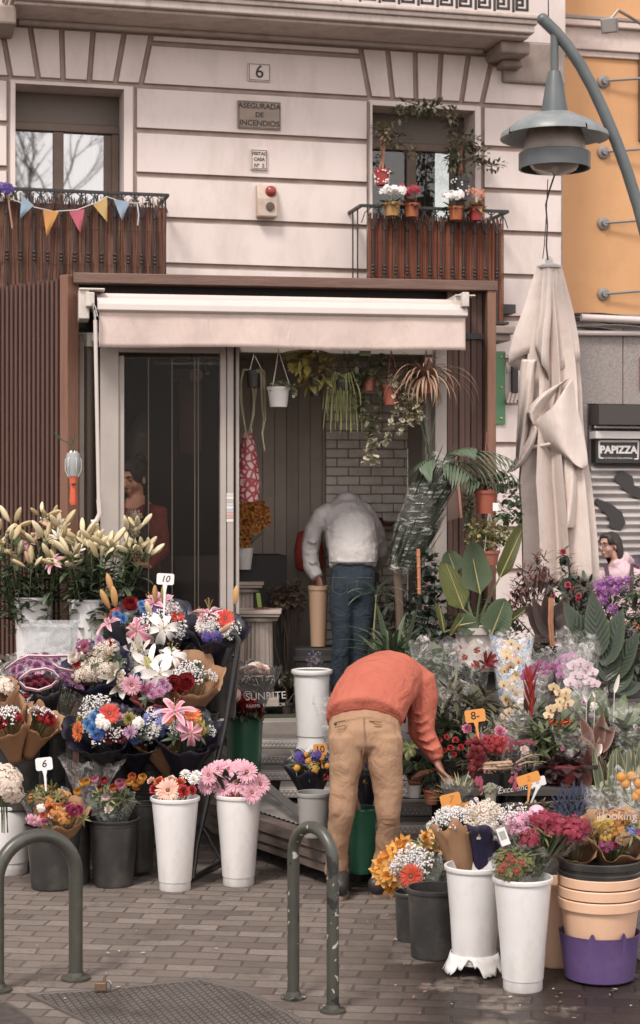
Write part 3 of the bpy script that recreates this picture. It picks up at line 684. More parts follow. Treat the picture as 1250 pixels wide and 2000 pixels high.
def blocks():
 polys=[]
 def rect(a,b_,z0,z1):polys.append([(a,z0),(b_,z0),(b_,z1),(a,z1)])
 tl=[fz(*p)for p in((2,40),(58,37),(120,44),(182,50),(243,55),(296,61))];bl=[fz(*p)for p in((21,146),(75,148),(123,152),(174,156),(225,161),(275,167))]
 tr=[fz(*p)for p in((703,89),(756,94),(810,97),(861,100),(915,104),(962,109))];brr=[fz(*p)for p in((722,193),(767,195),(812,199),(856,202),(900,204),(940,208))]
 def fixr(ps,z):return[(p[0],z)for p in ps]
 zt=zC-.03;zbL=zj[1];zbR=zj[1]-.0
 tl=fixr(tl,zt);bl=fixr(bl,zbL);tr=fixr(tr,zt);brr=fixr(brr,zbR)
 for i in range(5):polys.append([bl[i],bl[i+1],tl[i+1],tl[i]]);polys.append([brr[i],brr[i+1],tr[i+1],tr[i]])
 def lx(a,b_,z):return a[0]+(b_[0]-a[0])*(z-a[1])/(b_[1]-a[1])
 # field beside / between the fans, down to j1
 for(z1,z0)in((zt,zj[0]),(zj[0],zj[1])):
  polys.append([(lx(bl[5],tl[5],z0),z0),(lx(brr[0],tr[0],z0),z0),(lx(brr[0],tr[0],z1),z1),(lx(bl[5],tl[5],z1),z1)])
  polys.append([(lx(brr[5],tr[5],z0),z0),(xE,z0),(xE,z1),(lx(brr[5],tr[5],z1),z1)])
  polys.append([(xB,z0),(lx(bl[0],tl[0],z0),z0),(lx(bl[0],tl[0],z1),z1),(xB,z1)])
 for k in range(1,len(zj)-1):
  z1,z0=zj[k],zj[k+1];rect(xB,xL0,z0,z1);rect(xL1,xR0-.03,z0,z1);rect(xR1,xE,z0,z1)
 bm=bmesh.new()
 for P in polys:
  fx=bm.faces.new([bm.verts.new((p[0],0.012,p[1]))for p in P])
 bmesh.ops.recalc_face_normals(bm,faces=bm.faces)
 for f_ in bm.faces:
  if f_.normal.y>0:f_.normal_flip()
 for f_ in bm.faces:f_.material_index=1
 r_=bmesh.ops.inset_individual(bm,faces=list(bm.faces),thickness=.013,depth=0,use_even_offset=True)
 inner=[f_ for f_ in bm.faces if f_ not in r_['faces']]
 r2=bmesh.ops.inset_individual(bm,faces=inner,thickness=.012,depth=.022,use_even_offset=True)
 for f_ in r2['faces']:f_.material_index=1
 for f_ in bm.faces:
  if f_ not in r_['faces']and f_ not in r2['faces']:f_.material_index=0
 me=bpy.data.meshes.new('wall');bm.to_mesh(me);bm.free();me.materials.append(PLASTER);me.materials.append(JOINT)
 o=bpy.data.objects.new('wall',me);COL.objects.link(o);o.parent=bld;WMX[o.name]=FF.M
blocks()
def backing():
 b=MB()
 b.box((xB,.02,0),(xLo,.5,zC+3));b.box((xL1-.09,.02,0),(xR0,.5,zC+3));b.box((xRo,.02,0),(xE,.5,zC+3))
 b.box((xLo,.02,zHeadL),(xL1-.09,.5,zC+3));b.box((xR0,.02,zHeadR),(xRo,.5,zC+3));b.box((xLo,.02,0),(xL1-.09,.5,2.4));b.box((xR0,.02,0),(xRo,.5,2.4))
 b.build('wall_core',PLASTER,bld,True,smooth=False)
 for R_ in(((xL0+.01,xLo,2.6,zTopL-.035),(xL1-.09,xL1-.012,2.6,zTopL-.035),(xLo,xL1-.09,zHeadL,zTopL-.035)),((xR0-.022,xR0,2.6,zTopR-.02),(xRo,xR1-.012,2.6,zTopR-.02),(xR0,xRo,zHeadR,zTopR-.02))):
  b=MB();[b.box((q[0],-.012,q[2]),(q[1],.03,q[3]))for q in R_];b.build('window_surround',PLASTER,bld,True,smooth=False,bevel=.004)
backing()
BROWNF=mat('brown_aluminium','#5f4a3b',.5,col2='#6b5443',scale=10,dirt='#463629',dirtamt=.4);BLINDM=mat('roller_blind_brown','#665a4f',.6,dirt='#3d342e',dirtamt=.4)
CURT=mat('pale_curtain','#8f8274',.9,stretch=(14,14,.4),col2='#6b6056',scale=3,nmix=1.5,trans=.2);DARKIN=mat('dark_room','#1d1a18',.9)
def facade_window(x0,x1,zt,name,px_mull,curtain,w0=.30):
 wn=MB();zb=2.5
 fr=.055;wn.box((x0,w0,zt-.26),(x1,w0+.06,zt),1)  # blind box
 wn.box((x0,w0-.02,zt-.33),(x1,w0+.05,zt-.262));wn.box((x0,w0,zb),(x0+fr*.3,w0+.05,zt-.34));wn.box((x1-fr*2.4,w0,zb),(x1,w0+.05,zt-.34))
 wn.box((px_mull-.045,w0-.012,zb),(px_mull+.045,w0+.055,zt-.335))
 wn.box((x1-fr*1.2,w0-.03,zb),(x1-.005,w0-.002,zt-.335))
 o=wn.build('window',[BROWNF,BLINDM],bld,True,smooth=False,bevel=.005)
 g=MB();g.box((x0,w0+.03,zb),(x1,w0+.036,zt-.33));pn=g.build('pane',glass('window_glass' if name=='r' else 'window_glass_bright','#d8dcd8',.06 if name=='r' else.42,.02),o,True,smooth=False)
 d=MB();d.box((x0-.1,w0+1.2,zb-.3),(x1+.1,w0+1.25,zt));d.build('room_dark',DARKIN,o,True,smooth=False)
 if curtain:
  c=MB()
  for(a,e)in curtain:
   n=26;rs=[[(a+(e-a)*j/n,w0+.16+.02*math.sin(j*1.7),z)for j in range(n+1)]for z in(zb,zt-.34)]
   c.rings(rs,0,cap=False,closed=False)
  c.build('curtain',CURT,o,True)
 return o
facade_window(xLo,xL1-.09,zHeadL,'l',uu(121,300),[(xLo,uu(200,300))])
facade_window(xR0,xRo,zHeadR,'r',uu(822,350),[(uu(785,350),uu(818,350)),(uu(828,350),uu(872,350))])
def cornice():
 wS=-.60;x0=FF.uz(22,20,wS)[0];x1=FF.uz(1045,60,wS)[0];zb=zC;b=MB()
 b.box((x0,wS,zb+.03),(x1,.1,zb+.10));b.box((x0-.02,wS-.03,zb+.10),(x1+.02,.1,zb+.14));b.box((x0-.04,wS-.055,zb+.14),(x1+.04,.1,zb+.185));b.box((x0+.03,wS+.06,zb),(x1-.03,.1,zb+.03))
 b.box((x0+.1,-.09,zb-.035),(x1-.3,.03,zb))
 b.build('cornice',mat('cornice_plaster','#c8bab2',.8,col2='#b5a59b',scale=3,nmix=1,dirt='#8b7a70',dirtscale=7,dirtamt=.7,bump=.3,bscale=25,stretch=(1,1,.3)),bld,True,smooth=False,bevel=.012)
 b=MB();xa=uu(948,90);b.box((xa,-.42,zb-.11),(xa+.28,.02,zb));b.box((xa+.1,-.2,zb-.17),(xa+.3,.02,zb-.11));b.box((x1-.1,-.06,zb-.28),(xE,.03,zb+.1))
 b.build('corbel',STONE,bld,True,smooth=False,bevel=.02)
 b=MB();b.box((x0-.35,-.5,zb-.16),(x0+.05,.02,zb));b.build('corbel',STONE,bld,True,smooth=False,bevel=.02)
 b=MB();b.box((xB,-.05,zb+.1),(xE,.02,zb+1.2));b.build('upper_wall',PLASTER,bld,True,smooth=False)
 # Greek-key balcony railing above
 t=thing('balcony_railing','black wrought iron railing with a Greek key band on top of the cornice','railing',M=FF.M);z0=zb+.20;w1=-.52
 b=MB();b.box((x0,w1,z0),(x1,w1+.02,z0+.02));b.box((x0,w1,z0+.17),(x1,w1+.02,z0+.19));b.box((x0,w1,z0+.95),(x1,w1+.03,z0+.98));b.build('rail',IRON,t,True,smooth=False)
 n=int((x1-x0)/.17);s=(x1-x0)/n
 for k in range(n):
  a=x0+k*s;b=MB();q=.013
  for(u0,v0,u1,v1)in((.0,.02,.012,.17),(.03,.045,.13,.058),(.03,.045,.043,.145),(.03,.132,.095,.145),(.085,.085,.098,.145),(.055,.085,.098,.098),(.13,.045,.143,.17)):
   b.box((a+u0-.004,w1+.0,z0+v0-.004),(a+u1+.004,w1+.016,z0+v1+.004))
  b.build('key_panel',IRON,t,True,smooth=False)
 b=MB();[b.box((x1-.02,w1,z0),(x1,0,z0+.02))for _ in(0,)]
 for k in range(n+1):b.box((x0+k*s,w1+.004,z0+.19),(x0+k*s+.012,w1+.016,z0+.95))
 b.build('baluster_row',IRON,t,True,smooth=False)
cornice()
# plaques
PLQ=mat('plaque_marble','#d6c6ba',.5,col2='#cbbab0',scale=12);PLM=mat('plaque_metal','#97826f',.5,col2='#7c6a5b',scale=14,nmix=1.5,dirt='#5b4c40',dirtamt=.5);PLT=mat('plaque_tile','#cfc0b8',.5,col2='#c2b2a8',scale=18)
INK2=mat('faded_ink','#4a4541',.7)
def plaque(label,x0,y0,x1,y1,m,lines,size,th=.02,ink=INK,cat='plaque'):
 c=FF.p((x0+x1)/2,(y0+y1)/2,-.012);a,z1=FF.uz(x0,y0,-.012);e,z0=FF.uz(x1,y1,-.012)
 t=thing('wall_plaque',label,cat,M=FF.M@Matrix.Translation((c.x,-.010,c.z)));hw=(e-a)/2;hh=(z1-z0)/2
 b=MB();b.box((-hw,-th,-hh),(hw,0,hh));b.build('plate',m,t,True,smooth=False,bevel=.004)
 b=MB();q=.008
 for r_ in((-hw+q,-hh+q,hw-q,-hh+q*1.7),(-hw+q,hh-q*1.7,hw-q,hh-q),(-hw+q,-hh+q,-hw+q*1.7,hh-q),(hw-q*1.7,-hh+q,hw-q,hh-q)):b.box((r_[0],-th-.0015,r_[1]),(r_[2],-th-.0002,r_[3]))
 b.build('border_line',INK2,t,True,smooth=False)
 for(s,dx,dz_,sz)in lines:text(t,s,sz,wm(t)@Matrix.Translation((dx,-th-.002,dz_))@Matrix.Rotation(R(90),4,'X'),ink,off=.0012)
 return t
plaque('small cream house number plaque reading 6 high on the white wall',484,123,528,161,PLQ,[('6',0,.0,.16)],.1)
plaque('brown metal plaque reading ASEGURADA DE INCENDIOS below the house number',464,196,548,255,PLM,[('ASEGURADA',0,.075,.066),('DE',0,0,.06),('INCENDIOS',0,-.075,.068)],.06)
plaque('small pale tile plaque reading VISITAC CASA No 2 above the alarm box',489,291,522,333,PLT,[('VISITAC',0,.05,.040),('CASA',0,.0,.04),('Nº  2',0,-.055,.042)],.04,ink=INK2)
def alarm():
 c=FF.p(518,396,0);t=thing('alarm_box','beige alarm box with a red lamp on the white wall','alarm',M=FF.M@Matrix.Translation((c.x,-.01,c.z)))
 b=MB();P=[(-.09,0,-.14),(-.09,0,.15),(-.09,-.05,.15),(-.09,-.10,.02),(-.09,-.10,-.14)];i=[b.add(p)for p in P];j=[b.add((p[0]+.18,p[1],p[2]))for p in P]
 b.face(i);b.face(j[::-1]);[b.face((i[k],j[k],j[(k+1)%5],i[(k+1)%5]))for k in range(5)]
 b.build('case',mat('alarm_case','#b8a391',.6,dirt='#7c6a5c',dirtamt=.6,dirtscale=6),t,True,smooth=False,bevel=.012)
 b=MB();b.ball((.03,-.085,.085),.05,16,10,0,(1,.8,1));b.build('red_lamp',mat('red_lens','#8f2420',.25),t,True)
 b=MB();b.lathe([(.038,0),(.038,.012),(.03,.014)],20,cap1=True);o=b.mesh('speaker_disc',[mat('speaker_dark','#55463c',.8)]);inst(t,o,'speaker_disc',wm(t)@Vector((.02,-.1,-.05)),FF.M.to_3x3()@Vector((0,-1,0)))
alarm()
# ------------------------------------------------------------------ balconies
BRUSH=mat('heather_screen','#5c3626',.9,island=.45,col2='#7a5040',scale=40,stretch=(1,1,.05));CANE=mat('cane_screen','#8a4a2c',.8,island=.3,col2='#6f3820',scale=30,stretch=(1,1,.04))
def balcony(label,pxs,pxe,w1,ztop,zbot,pitch,screen,sx0,sx1,ret):
 t=thing('balcony_railing',label,'railing',M=FF.M);x0=FF.uz(pxs,450,w1)[0];x1=FF.uz(pxe,450,w1)[0]
 b=MB();b.box((x0,w1-.015,ztop-.012),(x1,w1+.02,ztop+.012));b.box((x0,w1-.01,zbot),(x1,w1+.012,zbot+.02))
 for xx in(x0,x1):b.box((xx-.015,w1,ztop-.012),(xx+.012,0,ztop+.012));b.box((xx-.01,w1,zbot),(xx+.01,0,zbot+.02))
 b.build('rail',IRON,t,True,smooth=False)
 for k in range(ret):
  for xx in(x0,x1):
   ww=w1+(0-w1)*(k+.8)/(ret+.6);c=MB();c.tube([(xx,ww,zbot),(xx,ww,ztop)],.007,6);c.build('baluster',IRON,t,True)
 n=int(round((x1-x0)/pitch));s=(x1-x0)/n;me=None
 for k in range(n+1):
  if me is None:
   c=MB();c.tube([(0,0,zbot),(0,0,ztop-.13)],.0085,6)
   for zz in(.42,.45,.48):c.ball((0,0,zbot+(ztop-zbot)*zz),.017,8,5)
   c.ball((0,0,ztop-.20),.014,8,5)
   for sg in(1,-1):c.tube([(0,0,ztop-.2),(sg*s*.28,0,ztop-.13),(sg*s*.45,0,ztop-.05),(sg*s*.5,0,ztop)],.0055,5);c.tube([(sg*s,0,ztop-.15),(sg*s*.7,0,ztop-.06),(0,0,ztop)],.005,5)
   me=c.mesh('baluster',[IRON])
  inst(t,me,'baluster',FF.M@Vector((x0+k*s,w1,0)),rot=FF.M.to_quaternion())if 0<k<n else None
 c=MB();q=random.Random(int(pxs)+5);a=FF.uz(sx0,450,w1)[0];e=FF.uz(sx1,450,w1)[0]
 dens=.0075 if screen is BRUSH else.0085;m_=int((e-a)/dens)
 for ly in range(2 if screen is BRUSH else 1):
  for i in range(m_):
   xx=a+(e-a)*(i+q.random())/m_;j=q.uniform(-.012,.012)*(2.2 if screen is BRUSH else.3);tt=ztop-(.05+q.random()*.03 if screen is CANE else q.uniform(.02,.13))
   c.tube([(xx,w1+.03+ly*.012,zbot),(xx+j,w1+.035,(zbot+tt)/2),(xx+j*1.5,w1+.03,tt)],.0042 if screen is CANE else q.uniform(.002,.0045),4)
 for zz in(ztop-.3,ztop-.6,ztop-.85):
  c.tube([(a,w1+.022,zz),(e,w1+.022,zz)],.0018,4)
 c.box((a,w1+.05,zbot),(e,w1+.055,ztop-.1))
 c.build('reed_screen',screen,t,True)
 c=MB();c.box((x0-.05,w1-.06,zbot-.09),(x1+.05,.0,zbot-.02));c.box((x0-.02,w1-.02,zbot-.15),(x1+.02,0,zbot-.09));c.build('balcony_slab',STONE,t,True,smooth=False,bevel=.01)
 return t,x0,x1
wB=-.42
ztL=FF.uz(200,376,wB)[1];ztR=FF.uz(840,407,wB)[1]
balcony('black iron balcony railing lined with ragged brown heather under the bunting',-260,328,wB,ztL,ztL-1.0,.113,BRUSH,-250,322,2)
balcony('black iron balcony railing with orange cane screen and flower pots on its rail',706,992,wB,ztR,ztR-1.0,.105,CANE,722,984,2)
def bunting():
 t=thing('bunting','string of five coloured triangular flags across the left balcony','bunting',M=FF.M);w1=wB-.045
 pts=[(20,388),(60,403),(105,413),(150,410),(190,395),(208,384),(235,393),(262,397),(290,394)]
 b=MB();b.tube([FF.p(x,y,w1)for x,y in pts],.004,5);b.build('cord',mat('cord_white','#cfc6bd',.8),t,True)
 for(P,c)in((((42,380),(66,401),(39,428)),'#8fa6b8'),(((84,410),(115,413),(91,464)),'#cf8f3a'),(((135,413),(165,408),(157,457)),'#c4546e'),(((182,400),(209,384),(210,435)),'#c9a55a'),(((222,389),(253,394),(238,432)),'#8fa6bc')):
  b=MB();A=[FF.p(x,y,w1-.006)for x,y in P];n=8;rows=[]
  for i in range(n+1):
   tt=i/n;l_=A[0].lerp(A[2],tt);r_=A[1].lerp(A[2],tt);row=[]
   for j in range(5):
    p=l_.lerp(r_,j/4);p.y+=.012*math.sin(tt*5+j)*tt;row.append(b.add(p))
   rows.append(row)
  for i in range(n):
   for j in range(4):b.face((rows[i][j],rows[i][j+1],rows[i+1][j+1],rows[i+1][j]))
  b.build('flag',mat('flag_'+c,c,.8,trans=.2,bump=.2,bscale=200),t,True)
 b=MB();b.tube([FF.p(268,398,w1),FF.p(271,420,w1-.01),FF.p(269,440,w1)],.006,5);b.build('tail',mat('ribbon_pale','#b8bcc4',.8),t,True)
bunting()
def hanging_stick():
 t=thing('wooden_stick','short pale wooden stick tied to the railing left of the bunting','stick',M=FF.M);b=MB();b.tube([FF.p(15,380,wB-.04),FF.p(24,446,wB-.04)],.008,6);b.build('stick',mat('pale_wood','#a8745a',.7),t,True)
 t=thing('purple_flower','purple flower tied on the rail at the left edge','flower',FF.world(8,370,wB-.04))
 for k in range(4):inst(t,PAL['purple'](),'floret_spray',FF.world(4+5*k,366+6*(k%2),wB-.05),(U(-.3,.3),-1,.4),None,1.3)
hanging_stick()
# plants on the right balcony
def leaf_cluster(b,c,rad,n,L,wd,out=.6,m=0,prof='lance',droop=.5,q=rnd,nseg=4,fold=.15):
 for i in range(n):
  d=Vector((q.gauss(0,1),q.gauss(0,1),q.gauss(0,1))).normalized();rr=q.random()**.45
  p=Vector(c)+Vector((d.x*rad[0],d.y*rad[1],d.z*rad[2]))*rr
  e=(d*out+Vector((q.uniform(-1,1),q.uniform(-1,1),q.uniform(-.6,.8)))*(1-out));b.leaf(p,e,L*q.uniform(.6,1.15),wd*q.uniform(.7,1.1),droop*q.uniform(.3,1.4),nseg,fold,prof,m)
def balcony_pot(label,px,ytop,ybot,hw,m,folc,bloomk,nb,leafs=70,dots=None):
 w1=wB-.10;top=FF.world(px,ytop,w1);bot=FF.world(px,ybot,w1);r=hw*(bot.y)/F;h=(top.z-bot.z)
 t=thing('potted_plant',label,'potted plant',bot);o=pot(t,bot,r,h,m)
 if dots:
  b=MB()
  for i in range(46):
   a=U(0,6.28);z=U(.08,.92);rr=(r*(.72+.18*z/.82)if z<.82 else r)+.002;b.ball(bot+Vector((rr*math.cos(a),rr*math.sin(a),z*h)),.0085,6,4,0,(1,1,1))
  b.build('dot_pattern',mat('white_dot','#e4dcd4',.5),o)
 b=MB()
 for i in range(leafs):
  a=U(0,6.28);e=U(.1,1.2);b.leaf(top+Vector((U(-.5,.5)*r,U(-.5,.5)*r,-.01)),(math.cos(a)*math.cos(e),math.sin(a)*math.cos(e),math.sin(e)),U(.05,.13),U(.02,.045),U(.4,1.4),4,.2,'ovate')
 b.build('foliage',foliage_mat('bal_'+folc,folc),t)
 for i in range(nb):
  a=i*2.4;rr=r*1.3*math.sqrt((i+.5)/nb);inst(t,PAL[bloomk](),'flower',top+Vector((rr*math.cos(a),rr*math.sin(a)-.02,.10+U(-.03,.04))),(U(-.5,.5),-1,U(.2,.9)),None,U(.9,1.3))
 return t
TERRB=mat('terracotta_orange','#a8541f',.6,dirt='#6a3418',dirtamt=.4);REDPOT=mat('red_pot','#9c1c18',.35);BLKPOT=mat('black_pot','#1c1c22',.35);OCHRE=mat('ochre_pot','#b08038',.55,dirt='#6b4a20',dirtamt=.5,dirtscale=20)
PAL['cyc']=lambda:spray_small('#ece6e2','#f4f0ee',7,.03,.022);PAL['cycr']=lambda:spray_small('#9c2434','#b83a48',7,.03,.02);PAL['tiny']=lambda:spray_small('#b8684a','#c9886a',8,.04,.012)
balcony_pot('white cyclamen in an ochre pot, first on the balcony rail',766,396,422,17,OCHRE,'#5a6148','cyc',6)
balcony_pot('dark red leafy plant in a terracotta pot, second on the balcony rail',804,398,424,16,TERRB,'#5a3432','cycr',5)
balcony_pot('white cyclamen in an orange pot, third on the balcony rail',890,404,430,16,TERRB,'#55603f','cyc',5,40)
balcony_pot('yellow green bushy plant in a red pot, last on the balcony rail',930,405,431,15,REDPOT,'#8a7a44','tiny',4,150)
def balcony_shrub(label,px,ytop,ybot,hw,m,w1,canes,clusters,folc,dots):
 top=FF.world(px,ytop,w1);bot=FF.world(px,ybot,w1);r=hw*bot.y/F;t=thing('climbing_plant',label,'potted plant',bot);o=pot(t,bot,r,top.z-bot.z,m)
 b=MB();h=top.z-bot.z
 for i in range(50):
  a=U(0,6.28);z=U(.08,.92);rr=(r*(.72+.18*z/.82)if z<.82 else r)+.002;b.ball(bot+Vector((rr*math.cos(a),rr*math.sin(a),z*h)),.009,6,4)
 b.build('dot_pattern',mat('white_dot','#e4dcd4',.5),o)
 b=MB()
 for(x,y)in canes:b.tube([top+Vector((U(-.03,.03),0,-.02)),FF.world(x,y,w1)],.006,5)
 b.build('cane',mat('bamboo_pink','#a0684c',.6),t)
 b=MB();st=MB()
 prev=top
 for(x,y,rx,rz,n)in clusters:
  c=FF.world(x,y,w1+U(-.08,.05));leaf_cluster(b,c,(rx*16/F,.08,rz*16/F),n,.062,.03,prof='ovate');st.tube([prev,(prev+c)/2+Vector((U(-.05,.05),0,U(-.03,.03))),c],.005,5);prev=c
 b.build('foliage',foliage_mat('shr_'+folc,folc),t);st.build('stem',mat('woody_stem','#5a4636',.8),t)
balcony_shrub('climbing plant on canes in a red pot with white dots beside the window',746,331,362,16,REDPOT,-.15,[(742,255),(752,250),(758,262),(748,246)],[(748,290,8,12,20),(756,262,22,16,60),(742,252,16,12,40),(775,275,22,14,50),(806,300,16,8,26)],'#6f6748',True)
balcony_shrub('large trained climber in a black pot with white dots arching over the window',900,348,392,18,BLKPOT,-.2,[(898,270),(906,262)],[(902,330,20,16,50),(893,290,24,24,90),(915,275,24,20,80),(935,300,22,22,80),(955,325,22,8,30),(975,322,10,6,14),(880,310,14,20,40),(885,250,16,18,50),(880,225,20,14,50),(850,210,26,10,50),(820,208,22,11,50),(792,208,20,12,50),(780,225,14,14,30),(840,218,26,8,36)],'#59583e',True)
# ------------------------------------------------------------------ orange building and closed shop
OF=Frame(1175,17.3,14)
ob=thing('corner_building','orange rendered building with a grey granite ground floor and a shuttered shop','building',M=OF.M)
ORANGE=mat('orange_render','#d09a60',.8,col2='#c79056',scale=1.5,nmix=1,dirt='#a87040',dirtscale=2,dirtamt=.3,bump=.1,bscale=50)
def ou(px,py,w=0.0):return OF.uz(px,py,w)
xa=ou(1096,400)[0];xz=xa+5;zg=ou(1150,612)[1]
b=MB();b.box((xa,0,zg),(xz,.4,8.5));b.build('wall',ORANGE,ob,True,smooth=False)
b=MB();z1=ou(1150,45)[1];z0=ou(1150,100)[1];b.box((xa-.03,-.12,z1-.06),(xz,-.001,z1));b.box((xa,-.06,z0),(xz,-.001,z1-.06));b.box((xa,-.03,z0-.06),(xz,-.001,z0));b.build('cornice',mat('cornice2','#c9b6ac',.8,dirt='#8f8078',dirtamt=.6,dirtscale=5),ob,True,smooth=False,bevel=.01)
b=MB();b.box((xa-.03,-.13,z1),(xz,-.001,z1+.04));b.build('cornice_cap',STONE,ob,True,smooth=False,bevel=.01)
b=MB();x_=ou(1246,200)[0];b.box((x_,-.05,ou(1246,275)[1]),(x_+.5,-.001,ou(1246,100)[1]));b.build('window_frame',BROWNF,ob,True,smooth=False)
GRAN=mat('granite','#a49c97',.8,col2='#6f6762',scale=90,nmix=.8,detail=6,dirt='#8a7f78',dirtscale=3,dirtamt=.4,bump=.3,bscale=90)
zs=ou(1180,790)[1];b=MB();e1=ou(1212,720)[0]
b.box((xa,-.06,zs),(e1-.004,.38,zg-.02));b.box((e1+.004,-.06,zs),(xz,.38,zg-.02));b.box((xa,-.06,0),(ou(1143,900)[0],.38,zs));b.box((xa,0,0),(xz,.4,zg))
b.build('granite_base',GRAN,ob,True,smooth=False,bevel=.005)
# shop front: shutter box, white rail, sign, roller shutter
s0=ou(1146,850)[0]
b=MB();b.box((s0,-.30,ou(1180,829,-.3)[1]),(xz,-.061,ou(1180,790,-.3)[1]));b.build('shutter_box',mat('shutter_box','#3a3431',.6),ob,True,smooth=False)
b=MB();b.box((s0,-.22,ou(1180,856,-.22)[1]),(xz,-.061,ou(1180,842,-.22)[1]));b.tube([(s0,-.2,ou(1180,834,-.2)[1]),(xz,-.2,ou(1180,834,-.2)[1])],.012,8);b.build('white_rail',mat('white_rail','#cfc9c6',.4),ob,True,smooth=False)
SG=thing('shop_sign','black shop sign with white lettering above the graffitied roller shutter','sign',M=OF.M);zs0=ou(1180,904,-.2)[1];zs1=ou(1180,857,-.2)[1]
b=MB();b.box((s0+.02,-.18,zs0),(xz,-.062,zs1));b.build('board',mat('sign_black','#1e1d1d',.5),SG,True,smooth=False)
SW=mat('sign_white','#cfcbc8',.6);b=MB();P=[OF.p(x,y,-.185)for x,y in((1170,862),(1247,862),(1246,897),(1171,895))]
for i in range(4):
 if i==2:b.tube([P[2],P[2].lerp(P[3],.1)],.008,4);b.tube([P[3].lerp(P[2],.1),P[3]],.008,4);continue
 b.tube([P[i],P[(i+1)%4]],.009,4)
b.build('border',SW,SG,True)
text(SG,'PAPIZZA',.098,OF.M@Matrix.Translation(OF.p(1208,879,-.185))@Matrix.Rotation(R(90),4,'X'),SW,off=.004)
text(SG,'AUTENTICA PIZZA ROMANA',.022,OF.M@Matrix.Translation(OF.p(1208,895,-.185))@Matrix.Rotation(R(90),4,'X'),SW)
SH=mat('shutter_metal','#b5afac',.4,col2='#a29b97',scale=4,metal=.3,dirt='#7a716c',dirtamt=.4)
b=MB();z=zs0-.03;rs=[];k=0
while z>.02:q_=[0,-.03,-.034,-.006][k%4];rs.append([(s0,-.08+q_,z),(xz,-.08+q_,z)]);k+=1;z-=[.012,.022,.018,.022][k%4]
b.rings(rs,0,cap=False,closed=False);sh=b.build('roller_shutter',SH,ob,True,smooth=False)
b=MB();GRA=mat('graffiti_paint','#2e2a2a',.6)
def blob(pts,r,wv=-.122):
 n=len(pts);L_=[];Rr=[]
 for k in range(n):
  p=Vector(pts[k]);d=(Vector(pts[min(k+1,n-1)])-Vector(pts[max(k-1,0)])).normalized();s=Vector((-d.y,d.x));rr=r[k]if isinstance(r,list)else r
  L_.append(OF.p(*(p+s*rr),wv));Rr.append(OF.p(*(p-s*rr),wv))
 i=[b.add(q)for q in L_];j=[b.add(q)for q in Rr]
 i2=[b.add((q[0],q[1]+.004,q[2]))for q in L_];j2=[b.add((q[0],q[1]+.004,q[2]))for q in Rr]
 for k in range(n-1):b.face((i[k],i[k+1],j[k+1],j[k]));b.face((i[k],i2[k],i2[k+1],i[k+1]));b.face((j[k],j[k+1],j2[k+1],j2[k]))
blob([(1163,975),(1175,985),(1190,995),(1203,1008),(1206,1022),(1203,1034)],[3,8,11,14,16,10]);blob([(1202,937),(1212,932),(1224,940),(1232,955),(1250,965),(1275,972)],[6,14,15,10,10,8])
b.build('graffiti',GRA,sh,True)
b=MB();b.box((ou(1244,730)[0],-.09,ou(1246,762)[1]),(ou(1300,730)[0],-.061,ou(1246,698)[1]));props(b.build('red_sign',mat('red_sign','#a8342c',.5)),'red sign board on the granite wall at the right edge','sign').matrix_world=OF.M
# green board on the white wall beside the kiosk
def green_board():
 t=thing('green_board','green board with brass screws on the white wall between kiosk and parasol','sign',M=FF.M);a,z1=FF.uz(960,686,-.02);e,z0=FF.uz(986,828,-.02);a-=.35
 b=MB();b.box((a,-.035,z0),(e,-.012,z1));b.build('panel',mat('green_panel','#3f7a4c',.5,dirt='#5f8a64',dirtamt=.3),t,True,smooth=False)
 b=MB();[b.ball((e-.04,-.037,z),.012,8,5)for z in(z1-.05,z0+.05,(z0+z1)/2)];b.build('screw',mat('brass_screw','#c9b08a',.4,metal=.5),t,True)
green_board()
# rods with round wall plates
for i,(y,nm)in enumerate(((160,'topmost'),(298,'second from the top'),(437,'third from the top'),(575,'lowest'))):
 c=OF.p(1178,y,0);t=thing('wall_bracket','metal rod with round wall plate on the orange wall, '+nm,'bracket',M=OF.M@Matrix.Translation(c));b=MB()
 n_=18;rs=[[(r_*math.cos(6.2832*j/n_),w_,r_*math.sin(6.2832*j/n_))for j in range(n_)]for r_,w_ in((.062,-.001),(.062,-.02),(.05,-.025),(.03,-.03),(.028,-.06))]
 b.rings(rs);b.build('wall_plate',mat('galv','#8a8480',.5,metal=.4,dirt='#5a5450',dirtamt=.5),t,True,smooth=False)
 b=MB();b.tube([(0,-.05,0),(.5,-.12,.045),(2.2,-.3,.1)],.013,8);b.build('rod',mat('galv','#8a8480'),t,True)
 # cables along the wall and the lamp cable
CBL=mat('cable_dark','#35302d',.7);CBG=mat('cable_grey','#8d847c',.7)
for i in range(17):
 b=MB();y0=U(616,652);pts=[];wv=U(-.1,-.04);q=U(0,6)
 for k in range(26):pts.append(OF.p(930+k*15,y0+4*math.sin(k*.5+q)+5*math.sin(k*.21+q*2)+(11 if k<9 else 0),wv-(.45 if k<10 else 0)))
 b.tube(pts,U(.006,.012),5);props(b.build('cable',[CBL,CBL,CBG][i%3]),'one of the loose cables running along the wall above the shop','cable','cables along the wall above the shop').matrix_world=OF.M
b=MB();b.tube([OF.p(1135,620,-.16),OF.p(1300,628,-.16)],.035,10);b.tube([OF.p(1120,650,-.1),OF.p(1300,652,-.1)],.025,8);props(b.build('conduit',mat('white_conduit','#c9bdb8',.5,dirt='#8f8480',dirtamt=.4)),'pale conduit pipe above the granite wall of the shop','pipe').matrix_world=OF.M
b=MB();b.box((0,0,0),(.001,.001,.001));
